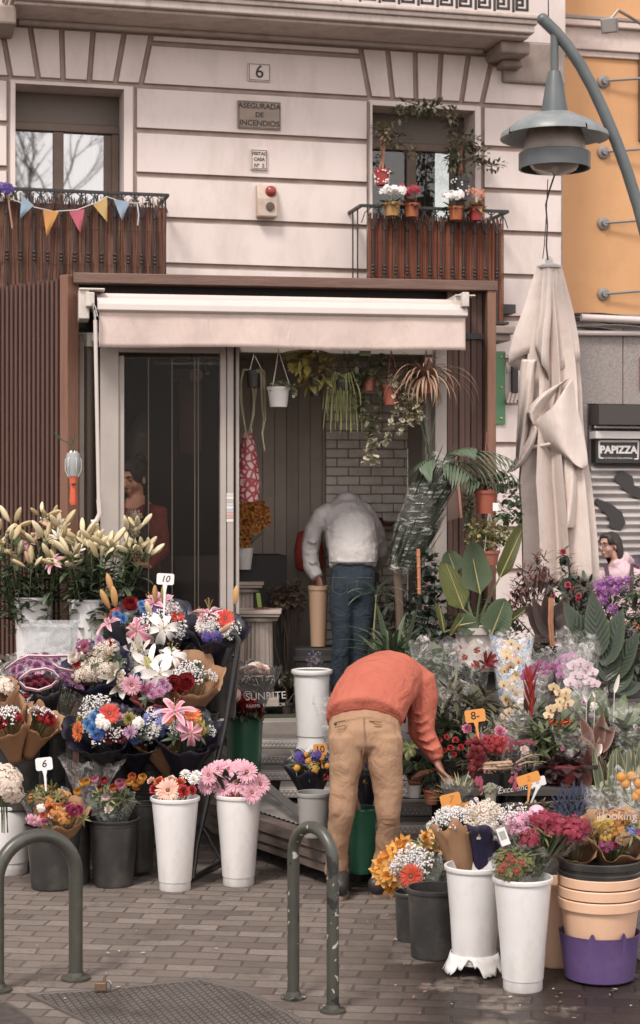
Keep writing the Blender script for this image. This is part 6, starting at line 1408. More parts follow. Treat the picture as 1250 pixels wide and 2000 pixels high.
LLEAF=foliage_mat('lily_leaf','#44563a',island=.3,edge='#56683f');LLEAF2=foliage_mat('lily_leaf_dark','#36462f')
def lily_stem(i,label,group,foot,head,q,budk,nbud,nopen,openk):
 t=thing('lily_stem',label,'lily',foot,group=group);d=head-foot;b=MB();midp=foot+d*.5+Vector((q.uniform(-.03,.03),q.uniform(-.03,.03),0));pts=[foot,midp,head];b.tube(pts,[.0045,.004,.003],6)
 b.build('stem',STEM,t);b=MB()
 for k in range(20):
  tt=.36+.56*k/20;p=foot.lerp(midp,tt*2)if tt<.5 else midp.lerp(head,tt*2-1);a=k*2.4+i
  b.leaf(p,(math.cos(a),math.sin(a),q.uniform(.1,1.3)),q.uniform(.10,.16),q.uniform(.028,.044),q.uniform(.5,1.3),6,.22,'lance')
 b.build('leaves',LLEAF if i%2 else LLEAF2,t)
 for k in range(nbud):
  a=k*2.4+i*1.3;sp=q.uniform(.3,1.4);dd=Vector((math.cos(a)*sp,math.sin(a)*sp,q.uniform(.15,1.2))).normalized();p=head+dd*.045
  inst(t,PAL[budk[k%len(budk)]](),'lily_bud',p,dd,None,q.uniform(.85,1.35))
 for k in range(nopen):
  a=q.uniform(3.6,5.8);dd=dirv(math.cos(a),math.sin(a),.8);inst(t,PAL[openk](),'lily_bloom',head+dd*.07,dd,None,q.uniform(.75,.95))
def lilies():
 q=random.Random(11);c0=Vector((LB[0].location.x,LB[0].location.y,.9));n=20
 for i in range(n):
  px=-30+150*((i*.618+.1)%1);py=q.uniform(1010,1115);lab='cream and pink budded lily stem in the left white bucket'
  lily_stem(i,lab,'lily stems in the left white bucket',c0+Vector((q.uniform(-.05,.05),q.uniform(-.05,.05),-.02)),W(px,py,c0 .y+q.uniform(-.22,.18)),q,['bud','budcream','bud','budpink'],q.randint(3,4),1 if i in(3,9)else 0,'pinklily')
 c0=Vector((LB[1].location.x,LB[1].location.y,.9));n=24
 for i in range(n):
  px=105+190*((i*.618+.3)%1);py=q.uniform(1030,1118);py+=max(0,px-250)*.25
  lily_stem(i+20,'white-budded lily stem in the white bucket beside the clear box','lily stems in the bucket beside the clear box',c0+Vector((q.uniform(-.05,.05),q.uniform(-.05,.05),-.02)),W(px,py,c0 .y+q.uniform(-.24,.15)),q,['budcream','bud','budcream'],q.randint(3,4),1 if i%5==1 else 0,'whitelily_c')
lilies()
# buckets on the rack
def rb(label,x,yr,yb,wr,wb,Yc,m=BLACKP,style='black'):
 z0=CZ-(yb-H)*Yc/F;return bucket(label,x,yr,yb,wr,wb,m,z0,style,Yc=Yc)
rb('black bucket at the top right of the rack',430,1284,1400,40,30,9.75);rb('black bucket on the top tier under the pink and white lilies',330,1290,1400,42,30,9.85)
rb('black bucket on the middle tier behind the kraft paper roses',392,1392,1500,36,28,9.6);rb('black bucket on the lower tier right under the kraft and navy bouquet',368,1496,1610,40,29,9.35)
rb('black bucket on the lower tier, middle of the three',290,1490,1600,40,30,9.5);rb('black bucket on the lower tier left under the blue flowers',222,1484,1600,42,30,9.5)
rb('black ribbed bucket holding kraft-wrapped roses at the left edge',30,1452,1580,52,42,9.25);rb('tall black bucket beneath the wrapped chrysanthemums',108,1428,1560,38,30,9.55)
rb('black bucket in shadow behind the red gerbera bucket',272,1560,1700,34,27,9.2);rb('black bucket in shadow between the two front black buckets',148,1585,1725,32,27,9.0)
NB=dict(sc=1.0)
top_pk=[('pinklily',1),('redrose',1),('bluemum',3),('gyp',4),('blue',1),('redg',1),('leafy',4)]
bouquet('navy-wrapped bouquet with pink lilies, a red rose and blue blooms, top of the rack',300,1222,9.75,.20,.36,'navy',[('gyp',3),('bluemum',1),('leafy',5),('gyp',3),('purple',1)],fixed=[('pinklily',318,1170,.9,(.2,-.6,.8),-.02),('gyp',288,1216,1.1,(0,-1,.3),-.2),('gyp',318,1204,1.1,(0,-.8,.6),-.1),('redg',225,1196,.7,(-.4,-.6,.7),0),
('redrose',254,1180,1.25),('bluemum',240,1208,1.0),('bluemum',282,1190,1.0),('bluemum',228,1200,.9),('bluemum',276,1180,.8),('purple',310,1190,1.1),('gyp',335,1185,1.0),('gyp',300,1205,.9),('pinklily',296,1172,0.98,(-.3,-.5,.9)),('pinklily_o',262,1230,1.34,(-.2,-1,.2),-.26),
('pinklily',208,1212,0.92,(-.5,-.4,.8),-.1),('whitelily_o',320,1226,1.46,(.1,-1,.15),-.3),('budorange',214,1188,1.25,(-.45,-.2,1)),('budorange',226,1185,1.3,(-.1,-.3,1)),('budorange',219,1158,1.2,(-.25,-.1,1)),('budcream',296,1205,1.1,(-.3,-.6,1),-.16),('budorange',303,1175,1.0,(0,-.2,1)),('budgreen',318,1172,.95,(.1,-.1,1)),('redg',344,1204,.9,(.2,-.5,.9)),('gyp',352,1222,1.1),('gyp',360,1236,1.0),('redcarn',350,1212,.9)],wr=1.15,scal=0,layers=2)
bouquet('navy-wrapped bouquet with a red gerbera and white daisies at the top right of the rack',425,1228,9.55,.125,.30,'navy',[('gyp',3),('whitemum',1),('leafy',3)],fixed=[
('pinklily_o',395,1204,1.28,(-.3,-.8,.6),-.05),('pinklily',408,1188,1.10,(0,-.2,1),0),('redg',440,1208,1.0,(.2,-1,.4)),('whitemum',392,1224,1.1,(-.2,-1,.3)),('whitemum',412,1226,1.1,(.1,-1,.3)),('gyp',414,1208,1.0),('gyp',446,1234,1.1),('gyp',458,1228,.9),('budpink',430,1236,1.0,(.7,-.5,.6),-.14),('budorange',459,1180,1.1,(.1,-.1,1)),('purple',424,1244,1.0,(0,-1,.2),-.1),('purple',404,1244,.9,(0,-1,.1),-.1)],wr=1.2,lean=(.12,-.4))
bouquet('white lily bouquet in the middle of the rack',300,1310,9.6,.19,.30,'navy',[('gyp',4),('leafd',5),('whitemum',2)],fixed=[
('whitelily_o',336,1272,1.34,(.15,-.8,.6),-.30),('whitelily_o',312,1316,1.46,(.1,-1,.1),-.38),('whitelily',290,1296,1.22,(-.2,-1,.3),-.25),('whitelily_c',270,1272,1.22,(-.1,-.8,.6),-.1),('whitelily',262,1288,1.10,(-.3,-1,.3),-.12),('budgreen',284,1282,1.35,(.45,-.6,-.9),-.24),('whitemum',272,1296,1.3,(0,-1,.2),-.15),('whitemum',285,1308,1.2,(0,-1,.2),-.15),('redcarn',286,1306,1.2,(0,-1,.2),-.2),('bluemum',272,1318,1.0,(0,-1,0),-.2),('bluemum',278,1328,.9,(0,-1,0),-.2),('gyp',246,1292,1.1),('gyp',258,1302,1.1),('blue',250,1298,.8)],lean=(-.1,-.5),wr=1.0)
bouquet('navy-wrapped bouquet with white lisianthus and a pink gerbera',236,1325,9.45,.14,.36,'navy',[('gyp',3),('leafy',3)],fixed=[
('whitelily_c',226,1320,1.22,(-.2,-1,.2),-.1),('whitelily_c',238,1338,1.16,(.1,-1,0),-.12),('creamcarn',222,1305,1.4,(-.2,-1,.4),-.1),('creamcarn',234,1318,1.5,(0,-1,.2),-.16),('creamcarn',236,1332,1.4,(.1,-1,0),-.16),('pinkg',257,1338,1.05,(.25,-1,-.05),-.2)],wr=1.1,lean=(-.35,-.7))
bouquet('bouquet of chamomile and pink alstroemeria in dark wrapping at the left of the rack',188,1298,9.4,.155,.36,'violet',[('cham',7),('leafy',3),('olive',3),('redcarn',2)],fixed=[
('plum',162,1262,1.3,(-.2,-1,.6)),('pran',166,1268,1.2,(-.2,-.8,.6),-.1),('whiterose',146,1284,1.1,(-.5,-.8,.6)),('grassy',178,1254,1.0,(0,-.3,1)),('cham',200,1270,1.1),('cham',192,1295,1.2),('cham',180,1312,1.2),('cham',166,1318,.9),('cham',215,1265,1.0),('cham',190,1318,.9),('redcarn',150,1296,1.3),('redcarn',216,1256,1.2),('lilacmum',194,1250,.9)],wr=1.1,lean=(-.35,-.6))
bouquet('kraft paper bouquet of dark red roses with baby breath on the rack',375,1320,9.35,.13,.34,'kraft',[('gyp',2),('leafd',2)],fixed=[
('redrose',341,1336,1.35,(-.1,-1,.25),-.12),('redrose',362,1332,1.35,(.15,-1,.2),-.12),('redrose',358,1310,1.2,(0,-1,.5),-.02),('darkrose',375,1318,1.1,(.2,-1,.4),-.02),('gypb',365,1308,.8),('gyp',382,1306,1.0),('gyp',386,1322,.9),('gyp',348,1318,.8)],wr=1.15,rise=.05,front=.05,scal=14,lean=(.2,-.35))
bouquet('pink daisy bouquet in dull red paper between the lilies and the roses',312,1350,9.3,.10,.30,'red',[('pinkmum',2),('leafy',2)],fixed=[('pinkmum',295,1340,1.0,(-.2,-1,.3),-.1),('lilacmum',318,1334,1.1,(0,-1,.3),-.1),('pinkmum',312,1352,1.0,(0,-1,.1),-.12),('pinkmum',297,1356,1.0,(-.2,-1,0),-.12),('lilacmum',326,1342,.9,(.2,-1,.2),-.1),('plum',286,1346,1.0,(-.4,-1,0),-.1)],wr=1.3,lean=(-.2,-.5))
bouquet('dark-wrapped bouquet with blue daisies, a red gerbera and an orange gerbera',200,1420,9.15,.15,.28,'navy',[('gyp',4),('leafd',3),('deepbluemum',2)],fixed=[
('gypb',178,1375,.8),('gyp',200,1370,.9),('gyp',166,1392,.8),('redg',214,1394,1.05,(.15,-1,.35),-.1),('orangeg',152,1428,1.0,(-.9,-.7,.1),-.12),('bluemum',184,1402,1.1,(-.1,-1,.3),-.1),('bluemum',172,1414,1.0,(-.2,-1,.2),-.1),('bluemum',182,1424,1.1,(0,-1,.1),-.12),('bluemum',190,1392,.9,(0,-.8,.6),-.05),('deepbluemum',190,1436,1.1,(0,-1,-.1),-.12),('deepbluemum',200,1424,1.0,(.1,-1,.0),-.12),('wstat',198,1412,1.2,(0,-1,.2),-.16),('wstat',206,1416,1.1,(.2,-1,.2),-.16),('wstat',196,1404,1.0,(0,-1,.4),-.16),('greenmum',158,1404,.9,(-.6,-.6,.6))],wr=1.2,lean=(-.12,-.6))
bouquet('dark-wrapped bouquet with burgundy and lilac chrysanthemums, lower middle of the rack',262,1425,9.2,.14,.28,'navy',[('gyp',3),('leafd',3),('burgmum',2)],fixed=[
('burgmum',222,1428,1.1,(0,-1,.2),-.1),('burgmum',236,1440,1.15,(0,-1,0),-.12),('burgmum',214,1442,1.1,(-.1,-1,-.1),-.12),('burgmum',240,1420,1.0,(0,-1,.3),-.08),('greenmum',252,1404,1.25,(0,-1,.5),-.08),('greenmum',264,1408,1.0,(.1,-1,.5),-.06),('lilacmum',254,1430,1.2,(.1,-1,.1),-.14),('lilacmum',234,1402,.9,(0,-1,.5)),('wstat',270,1412,1.3,(.1,-1,.3),-.1),('gyp',272,1424,1.0),('deepbluemum',262,1444,1.0,(0,-1,-.2),-.1)],wr=1.2,lean=(0,-.6))
bouquet('kraft paper bouquet with white daisies and blue iris beside the pink lilies',306,1430,9.25,.11,.30,'kraft',[('gyp',4),('blue',2)],fixed=[
('blue',292,1405,1.2),('blue',312,1395,1.2),('whitemum',306,1420,1.0,(0,-1,.2),-.1),('gyp',294,1430,1.0,(0,-1,.2),-.1),('gyp',300,1396,1.0),('blue',316,1412,1.2,(.1,-1,.3),-.08),('blue',286,1414,.9)],wr=1.15,lean=(-.25,-.55))
bouquet('navy-wrapped bouquet with pink lilies and orange gerberas, lower right of the rack',366,1430,9.15,.135,.34,'navy',[('gyp',3),('leafy',5)],fixed=[
('pinklily',341,1382,1.10,(0,-.7,.9),-.16),('pinklily_o',374,1432,1.16,(.15,-1,.1),-.2),('orangeg',374,1396,1.05,(.1,-.6,.8),-.05),('orangeg',330,1402,.7,(-.2,-1,.4),-.08),('oran',328,1398,1.2),('gyp',352,1404,.9),('ylow',392,1424,1.1,(.3,-1,.2)),('ylow',386,1414,1.1,(.3,-1,.3)),('leafy',396,1418,1.0,(.8,-.4,.2)),('gyp',346,1420,.9,(0,-1,.2),-.1)],wr=1.2,lean=(.1,-.45),rise=.03)
# wrapped chrysanthemums at the far left
bouquet('clear-sleeved bunch of mauve chrysanthemums at the left edge',66,1308,9.5,.16,.42,'clear',[('purplemum',20),('pinkmum',3)],lean=(-.15,-.4),wr=1.15,sc=1.15,sprd=.9)
bouquet('black-sleeved bunch of burgundy chrysanthemums in the left display',75,1336,9.25,.095,.42,'black',[('burgmum',12)],lean=(0,-.35),wr=1.15,wh=.98,front=.02,dome=.2)
bouquet('clear-sleeved bunch of pink chrysanthemums leaning right',140,1330,9.45,.12,.42,'clear',[('purplemum',13),('pinkmum',2)],lean=(.3,-.4),wr=1.1,sc=1.1)
def sleeve_bands():
 for(lab,pts,Y)in(('pink and white band printed round the rim of the black chrysanthemum sleeve',[(36,1330),(50,1344),(75,1349),(100,1340),(116,1325),(105,1312),(90,1306),(60,1310),(40,1324),(36,1330)],9.12),('pink and white band on the back edge of the clear chrysanthemum sleeve',[(10,1308),(34,1290),(56,1281),(94,1282),(128,1281),(140,1284)],9.5),('pink and white band on the clear sleeve leaning right',[(104,1298),(115,1305),(142,1312)],9.35)):
  t=thing('sleeve_band',lab,'ribbon',W(*pts[0],Y));b=MB();rs=[[W(x,y-3,Y),W(x,y+3,Y)]for x,y in pts];b.rings(rs,0,cap=False,closed=False);b.build('white_tape',mat('tape_white','#c9b4b8',.5),t,solid=.002)
  b=MB();rs=[[W(x,y-1.2,Y-.004),W(x,y+1.2,Y-.004)]for x,y in pts];b.rings(rs,0,cap=False,closed=False);b.build('pink_stripe',mat('tape_pink','#8c3c58',.5),t,solid=.001)
sleeve_bands()
bouquet('kraft-wrapped red roses with baby breath at the left edge',14,1400,9.0,.085,.26,'kraft',[('redrose',4),('gyp',3)],lean=(-.1,-.4),wr=1.35,rise=.05,front=.05)
bouquet('navy-wrapped red roses behind the kraft roses at the left',42,1376,9.2,.085,.26,'violet',[('redrose',4),('gyp',3)],lean=(0,-.4),wr=1.4,rise=.06)
bouquet('kraft-wrapped red roses tipping to the right at the left display',84,1402,9.05,.07,.24,'kraft',[('redrose',3),('gyp',2)],lean=(.45,-.4),wr=1.35,front=.05)
bouquet('creamy pink blossoms in kraft paper behind the roses at the left edge',-8,1348,9.1,.08,.3,'kraft',[('creamcarn',4),('hyd',1)],lean=(-.1,-.3),wr=1.3)
bouquet('pale orange wrapped flowers cut by the left edge of the picture',-12,1300,9.9,.09,.3,'clearw',[('peachcarn',5),('leafy',3)],wr=1.2)
# ------------------------------------------------------------------ front row buckets at the left
bk=bucket('pale grey white bucket with a cream hydrangea at the left edge',18,1572,1712,42,37,WHITEP,style='step')
hb=bouquet('large cream hydrangea head in the bucket at the left edge',8,1528,8.75,.06,.25,None,[('leafy',2)],lean=(0,-.1),fixed=[('hyd',8,1528,1.25,(.1,-.8,.6),-.02),('hyd',-14,1516,1.0,(-.3,-.6,.7),0),('hyd',22,1545,.9,(.6,-.6,.2),0)])
bucket('black bucket of orange and pink flowers behind the left hoop',105,1612,1742,57,44,BLACKP,style='black');bucket('black bucket of ranunculus bunches to the right of the left hoop',222,1600,1737,52,38,BLACKP,style='black')
WB1=bucket('white florist bucket with red gerberas in the front row',342,1558,1744,49,31,WHITEP,style='step');WB2=bucket('white florist bucket of pink gerberas in the front row',466,1552,1734,48,31,WHITEP,style='step')
bouquet('dried-looking bunch of yellow freesias and greenery behind the six price tag',95,1562,8.95,.12,.3,'clear',[('dryo',5),('olive',6),('daffp',3),('grassy',5),('dry',3)],lean=(0,-.1),wr=1.0)
bouquet('low kraft bouquet of orange, coral and pink flowers behind the left hoop',118,1590,8.82,.118,.2,'kraft',[('oran',2),('dryo',3),('pinkcarn',1),('peachcarn',2)],lean=(0,-.35),wr=1.05,fixed=[('orangecarn',84,1592,1.0),('oran',102,1580,1.3),('dryo',112,1590,1.2),('mran',138,1582,1.4),('mran',154,1580,1.4),('mran',146,1586,1.4,(0,-1,.3),-.1),('pinkdi',74,1604,.7),('astl',88,1602,.7),('pinkdi',60,1600,.6),('redcarn',80,1600,.9),('wstat',80,1578,.9),('olive',160,1600,.8,(.8,-.5,.2)),('ylow',122,1600,.9)])
RANF=[('yran',162,1532),('yran',170,1528),('pran',186,1524),('rran',204,1526),('rran',196,1542),('oran',222,1540),('pran',238,1538),('pran',232,1530),('yran',254,1530),('yran',264,1532),('oran',258,1518),('yran',276,1526),('wran',188,1556),('wran',206,1560),('wran',210,1556),('wran',232,1566),('yran',152,1548),('oran',266,1540),('wran',228,1576),('creamcarn',212,1582),('yran',278,1520),('pran',240,1530)]
bouquet('clear-wrapped ranunculus bunch in yellow, red and pale pink with wiry greens',220,1560,8.97,.112,.26,'clear',[('grassy',10),('olive',5),('leafy',3),('wran',2)],lean=(0,-.1),wr=.95,fixed=[(k,x,y,1.15,(U(-.3,.3),-.8,.5+U(0,.5)),U(-.14,.05))for k,x,y in RANF])
def loose(label,cat,kind,px,py,foot,sc,nrm,group=None,dy=0,stemr=.003,leaf=False,Y=None):
 h=W(px,py,(Y or foot.y)+dy);t=thing(kind_name(kind),label,cat,foot,group=group);inst(t,PAL[kind](),bname(kind),h,nrm,None,sc)
 b=MB();n=Vector(nrm).normalized();b.tube([foot,foot.lerp(h,.6)+Vector((0,0,.02)),h-n*.02*sc],stemr,6);b.build('stem',STEM,t);return t
def kind_name(k):return{'gerbera':'gerbera','craspedia':'craspedia_stem','rose':'rose'}.get(bname(k),'cut_flower')
f1=Vector((WB1 .location.x,WB1 .location.y,.3));f2=Vector((WB2 .location.x,WB2 .location.y,.3))
for lab,k,x,y,s,nn,dy in(('peach gerbera at the front of the white bucket with red flowers','peachg',328,1544,1.15,(0,-.9,.45),-.08),('red flower right of the peach gerbera','redcarn',358,1546,1.7,(.2,-.9,.4),-.07),('orange red bloom at the back left of the red bucket','orangecarn',312,1528,1.5,(-.3,-.5,.8),0),('dark red bloom at the left rim of the red gerbera bucket','redcarn',302,1542,1.3,(-.6,-.7,.4),-.04),('orange red bloom at the right back of the red bucket','orangecarn',352,1530,1.5,(.1,-.6,.8),0),('red bloom at the right rim of the red gerbera bucket','redcarn',374,1544,1.3,(.6,-.7,.4),-.03),('pale peach bloom at the back of the red gerbera bucket','peachcarn',335,1524,1.3,(0,-.5,.9),.02),('pale pink bloom at the left back of the red bucket','peachcarn',296,1526,1.1,(-.6,-.4,.8),.02),('white daisy at the right of the red gerbera bucket','whitemum',378,1522,1.0,(.3,-.7,.7),0),('white daisy above the rim beside the pink gerberas','whitemum',362,1512,1.0,(0,-.6,.9),.02),('white daisy highest of the three beside the pink gerberas','whitemum',384,1514,1.0,(.4,-.6,.7),.04)):
 loose(lab,'flower',k,x,y,f1,s,nn,dy=dy)
PG=[(436,1538,'largest dark-eyed',-.3),(462,1530,'second',-.1),(482,1508,'top right',.1),(486,1534,'centre right',.2),(508,1532,'rightmost',.5),(425,1502,'top left',-.4),(446,1502,'upper middle',0),(408,1514,'left',-.6),(492,1548,'lower right',.4),(404,1532,'lower left',-.7),(470,1500,'back',0)]
for i,(x,y,nm,sx)in enumerate(PG):loose(nm+' pink gerbera in the front white bucket','flower','pinkg',x,y,f2,1.05,(sx,-.9,.3+(.5 if i in(5,6,10)else 0)),dy=-.05+(.06 if i in(5,6,10)else-.03*(i%3)))
loose('orange gerbera among the pink ones in the front white bucket','flower','orangeg',450,1550,f2,.9,(0,-.8,.5),dy=-.05);loose('pale pink carnation beside the pink gerberas','flower','peachcarn',400,1508,f2,1.1,(-.6,-.5,.6))
b=MB();[b.leaf(f2+Vector((U(-.08,.08),U(-.08,.02),.18)),(U(-.6,.6),-.3,1),.14,.035,.6,5,.2,'lance')for _ in range(14)];o=b.build('greenery',LLEAF2);props(o,'dark green leaves round the pink gerbera stems','leaves')
# green bucket with roses and the printed sleeve
GB=bucket('dark green bucket of roses standing on the wooden deck',477,1402,1560,39,31,GREENP,.25)
def rose_sleeve():
 bouquet('cream roses in a dark printed film sleeve in the green bucket',500,1310,10.15,.10,.34,None,[('creamrose',7)],lean=(.1,-.1),sprd=.8,sc=1.15)
 t=thing('flower_sleeve','dark printed plastic sleeve with white lettering round the cream roses','sleeve',W(500,1400,10.1));top=W(503,1302,10.15);base=W(486,1400,10.15);M=axes(base,top);m=film('dark_sleeve','#45413f',.72,.85,.25,14)
 cone_wrap(M,.07,.135,(top-base).length,5,.03).build('film',m,t)
 SWT=mat('print_white','#b5aea8',.6);T=W(519,1360,9.93);text(t,'SUNRITE',.058,facing(T,0,8,3),SWT);text(t,'FARMS  ECUADOR',.026,facing(T+Vector((0,.01,-.052)),0,8,3),SWT)
 b=MB();c=W(484,1358,9.94);b.tube([c+Vector((.022*math.cos(a),0,.022*math.sin(a)))for a in[q*.4 for q in range(17)]],.002,5);b.tube([c+Vector((-.012,0,-.004)),c+Vector((-.008,0,.012)),c,c+Vector((.008,0,.012)),c+Vector((.012,0,-.004))],.002,4);b.build('printed_emblem',SWT,t)
 for k in range(9):
  b=MB();c=W(472+8*k,1332+4*math.sin(k*2),9.95);b.tube([c,c+Vector((.02*math.cos(k),0,.03)),c+Vector((.05*math.cos(k*2),0,.025))],.0011,4);b.build('printed_vine',SWT,t)
rose_sleeve()
fg=Vector((GB.location.x,GB.location.y,.4))
for lab,k,x,y,s,nn in(('dark red rose at the front of the green bucket','redrose',483,1373,1.5,(0,-.8,.5)),('dark red rose low at the left of the green bucket','darkrose',466,1385,1.4,(-.3,-.9,.2)),('pale pink rose leaning left over the green bucket','creamrose',455,1362,1.4,(-.4,-.7,.5)),('cream rose bud low in the green bucket','creamrose',488,1390,.9,(0,-1,.3)),('dark red rose at the right of the green bucket','darkrose',500,1390,1.3,(.4,-.9,.2)),('dark red rose at the left rim of the green bucket','darkrose',455,1380,1.0,(-.5,-.9,.2))):loose(lab,'flower',k,x,y,fg,s,nn,dy=-.09)
b=MB();[b.leaf(W(U(450,508),U(1385,1402),fg.y+U(-.12,.02)),(U(-1,1),-.6,U(-.3,.8)),.07,.03,.6,4,.2,'ovate')for _ in range(46)];props(b.build('rose_leaves',LLEAF2),'dark rose leaves hanging over the rim of the green bucket','leaves')
# price tags
def tag(label,px,py,Y,w_,h_,txt,m,roll=0,ink=INK,foot=None,sz=.8,shear=.2,yaw=0,col=None):
 c=W(px,py,Y);t=thing('price_tag',label,'price tag',c);hw=w_*Y/F/2;hh=h_*Y/F/2;M=facing(c,yaw,0,roll)
 b=MB();n=5;P=[]
 for(sx,sy)in((1,-1),(1,1),(-1,1),(-1,-1)):
  for q in range(n):
   a={(1,-1):-90,(1,1):0,(-1,1):90,(-1,-1):180}[(sx,sy)]+90*q/(n-1);rr=hh*.35;P.append((sx*(hw-rr)+rr*math.cos(R(a)),sy*(hh-rr)+rr*math.sin(R(a))))
 lo=[b.add(M@Vector((x,y,-.0015)))for x,y in P];hi=[b.add(M@Vector((x,y,.0015)))for x,y in P];b.face(hi);b.face(lo[::-1]);[b.face((lo[i],lo[(i+1)%len(P)],hi[(i+1)%len(P)],hi[i]))for i in range(len(P))]
 b.build('plate',m,t,smooth=False)
 if txt:text(t,txt,hh*2*sz,M@Matrix.Translation((0,0,.0022)),ink,'number',.0004,shear,off=.0004)
 if foot:
  f=W(foot[0],foot[1],Y);top=M@Vector((0,-hh,0));b=MB();s=Vector((.012,0,0));s2=Vector((.006,0,0));th=Vector((0,.004,0))
  b.rings([[top-s-th,top+s-th,top+s+th,top-s+th],[top.lerp(f,.25)-s2-th,top.lerp(f,.25)+s2-th,top.lerp(f,.25)+s2+th,top.lerp(f,.25)-s2+th],[f-s2*.6-th,f+s2*.6-th,f+s2*.6+th,f-s2*.6+th]]);b.build('stake',m,t,smooth=False)
TAGW=mat('tag_white','#dcdad8',.35);TAGO=mat('tag_orange','#d88a1e',.4)
tag('white price tag reading 10 above the bouquets on the rack',323,1131,9.6,34,22,'10',TAGW,-3,foot=(320,1205));tag('white price tag reading 6 above the black bucket at the left',86,1492,8.7,33,25,'6',TAGW,6,foot=(90,1545))
# crinkled clear bag behind the bunches
t=thing('plastic_bag','crumpled clear plastic bag between the rack and the ranunculus bunch','plastic bag',W(175,1500,9.2));cone_wrap(axes(W(170,1580,9.1),W(178,1490,9.1)),.05,.15,.24,3,.16).build('film',CLEARW,t)
# ------------------------------------------------------------------ middle: buckets on the steps
def upturned():
 Y=10.3;k=Y/F;X=(609-625)*k;z=lambda y:CZ-(y-H)*k
 t=thing('flower_bucket','tall empty white florist bucket standing on the steps behind the man','bucket',(X,Y,.33))
 b=MB();b.lathe([(38*k,z(1475)),(31*k,z(1462)),(28*k,z(1446)),(27.5*k,z(1437)),(29.5*k,z(1436)),(35*k,z(1316)),(33*k,z(1316)),(27*k,z(1430))],40,(X,Y,0));b.build('body',WHITEP,t)
 b=MB();b.lathe([(35*k,z(1317)),(39*k,z(1316)),(41*k,z(1312)),(40*k,z(1308)),(36*k,z(1307)),(33*k,z(1309))],40,(X,Y,0),cap0=False);b.build('rim',WHITEP,t)
 b=MB();b.lathe([(50*k,.40),(49*k,z(1485)),(36*k,z(1472))],40,(X,Y,0));b.build('foot',WHITEP,t)
upturned()
bucket('grey bucket of billy buttons in dark wrapping on the deck edge',612,1548,1638,34,27,GREYP,.26)
bouquet('dark-wrapped bouquet of yellow billy buttons, heather and statice',606,1492,9.15,.105,.24,'navy',[('olive',5),('grassy',6),('purple',3),('ylow',2)],lean=(0,-.2),wr=1.15,fixed=[('ball',580,1500,1.1,(0,-1,.3),-.08),('ball',602,1486,1.1),('ball',615,1506,1.15,(0,-1,.3),-.08),('ball',628,1480,1.1),('ball',597,1474,.9),('ball',640,1496,1.0),('ball',597,1474,.9),('redcarn',607,1518,.8,(0,-1,.2),-.08),('redcarn',636,1518,.8,(0,-1,.2),-.08),('purple',585,1480,1.0),('purple',618,1476,.9)])
bouquet('small bouquet of blue and yellow flowers seen between the man and the plants',712,1505,9.3,.09,.24,'navy',[('olive',4),('purple',3),('blue',2),('ball',2)],lean=(0,-.1),fixed=[('ball',706,1496,1.1),('ylow',716,1522,.9)])
tag('orange price tag reading 10 in the billy button bouquet',625,1464,9.1,26,22,'10',TAGO,4,foot=(630,1500),sz=.85,shear=0)
t=thing('film_sleeve','empty crinkled clear sleeve between the upturned bucket and the man','sleeve',W(636,1420,9.6));cone_wrap(axes(W(642,1440,9.5),W(636,1375,9.5)),.03,.07,.2,4,.1).build('film',CLEARW,t)
GBM=bucket('green translucent bucket held between the man\'s legs',706,1578,1704,31,24,mat('green_clear','#2a7a5a',.25,col2='#1f5f46',scale=4,trans=.25),CZ-(1704-H)*8.79/F,Yc=8.79)
# ------------------------------------------------------------------ right: tiers of potted plants
TIERS=[(8.45,.40),(8.95,.52),(9.5,.66),(10.1,.82),(10.75,.95),(11.3,.95)]
def tier_z(Y):
 z=.3
 for y,q in TIERS:
  if Y>=y-.28:z=q
 return z
def staging():
 t=thing('plant_staging','dark tiered staging under the potted plants on the right','staging',(1.5,9.6,0))
 for i,(y,z)in enumerate(TIERS):
  x0=[.62,.60,.56,.50,.62,.95][i];b=MB();b.box((x0,y-.28,z-.03),(3.3,y+.30,z));b.build('shelf',mat('stage_dark','#38322d',.8),t,smooth=False)
  b=MB();b.box((x0+.02,y-.22,0),(3.28,y-.2,z-.03));b.build('riser',mat('base_black','#1d1a18'),t,smooth=False)
staging()
DPOT=mat('dark_brown_pot','#3a2e28',.5)
def proot(label,px,Y,name='potted_plant',cat='potted plant',z=None,r=.07,h=.12,m=DPOT,group=None,pt=True):
 z=tier_z(Y)if z is None else z;base=Vector(((px-625)/F*Y,Y,z));t=thing(name,label,cat,base,group=group)
 if pt:pot(t,base,r,h,m);b=MB();soil_disc(b,base,r*.86,h*.86);b.build('soil',SOIL,t)
 return t,base+Vector((0,0,h*.9))
def fol(t,m,fn,name='foliage'):
 b=MB();fn(b);return b.build(name,m,t)
def clumps(b,Y,lst,L,wd,prof='lance',droop=.6,depth=.10,out=.6):
 for(x,y,rx,ry,n)in lst:leaf_cluster(b,W(x,y,Y),(rx*Y/F,depth,ry*Y/F),n,L,wd,out,0,prof,droop)
def rosette(b,c,n,L,wd,e0=.3,e1=1.3,droop=1.0,prof='strap',fold=.25,q=rnd,nseg=8):
 for i in range(n):
  a=i*2.39996;e=e1-(e1-e0)*(i/n)+q.uniform(-.1,.1);b.leaf(c,(math.cos(a)*math.cos(e),math.sin(a)*math.cos(e),math.sin(e)),L*q.uniform(.75,1.1),wd*q.uniform(.8,1.1),droop*q.uniform(.5,1.3),nseg,fold,prof)
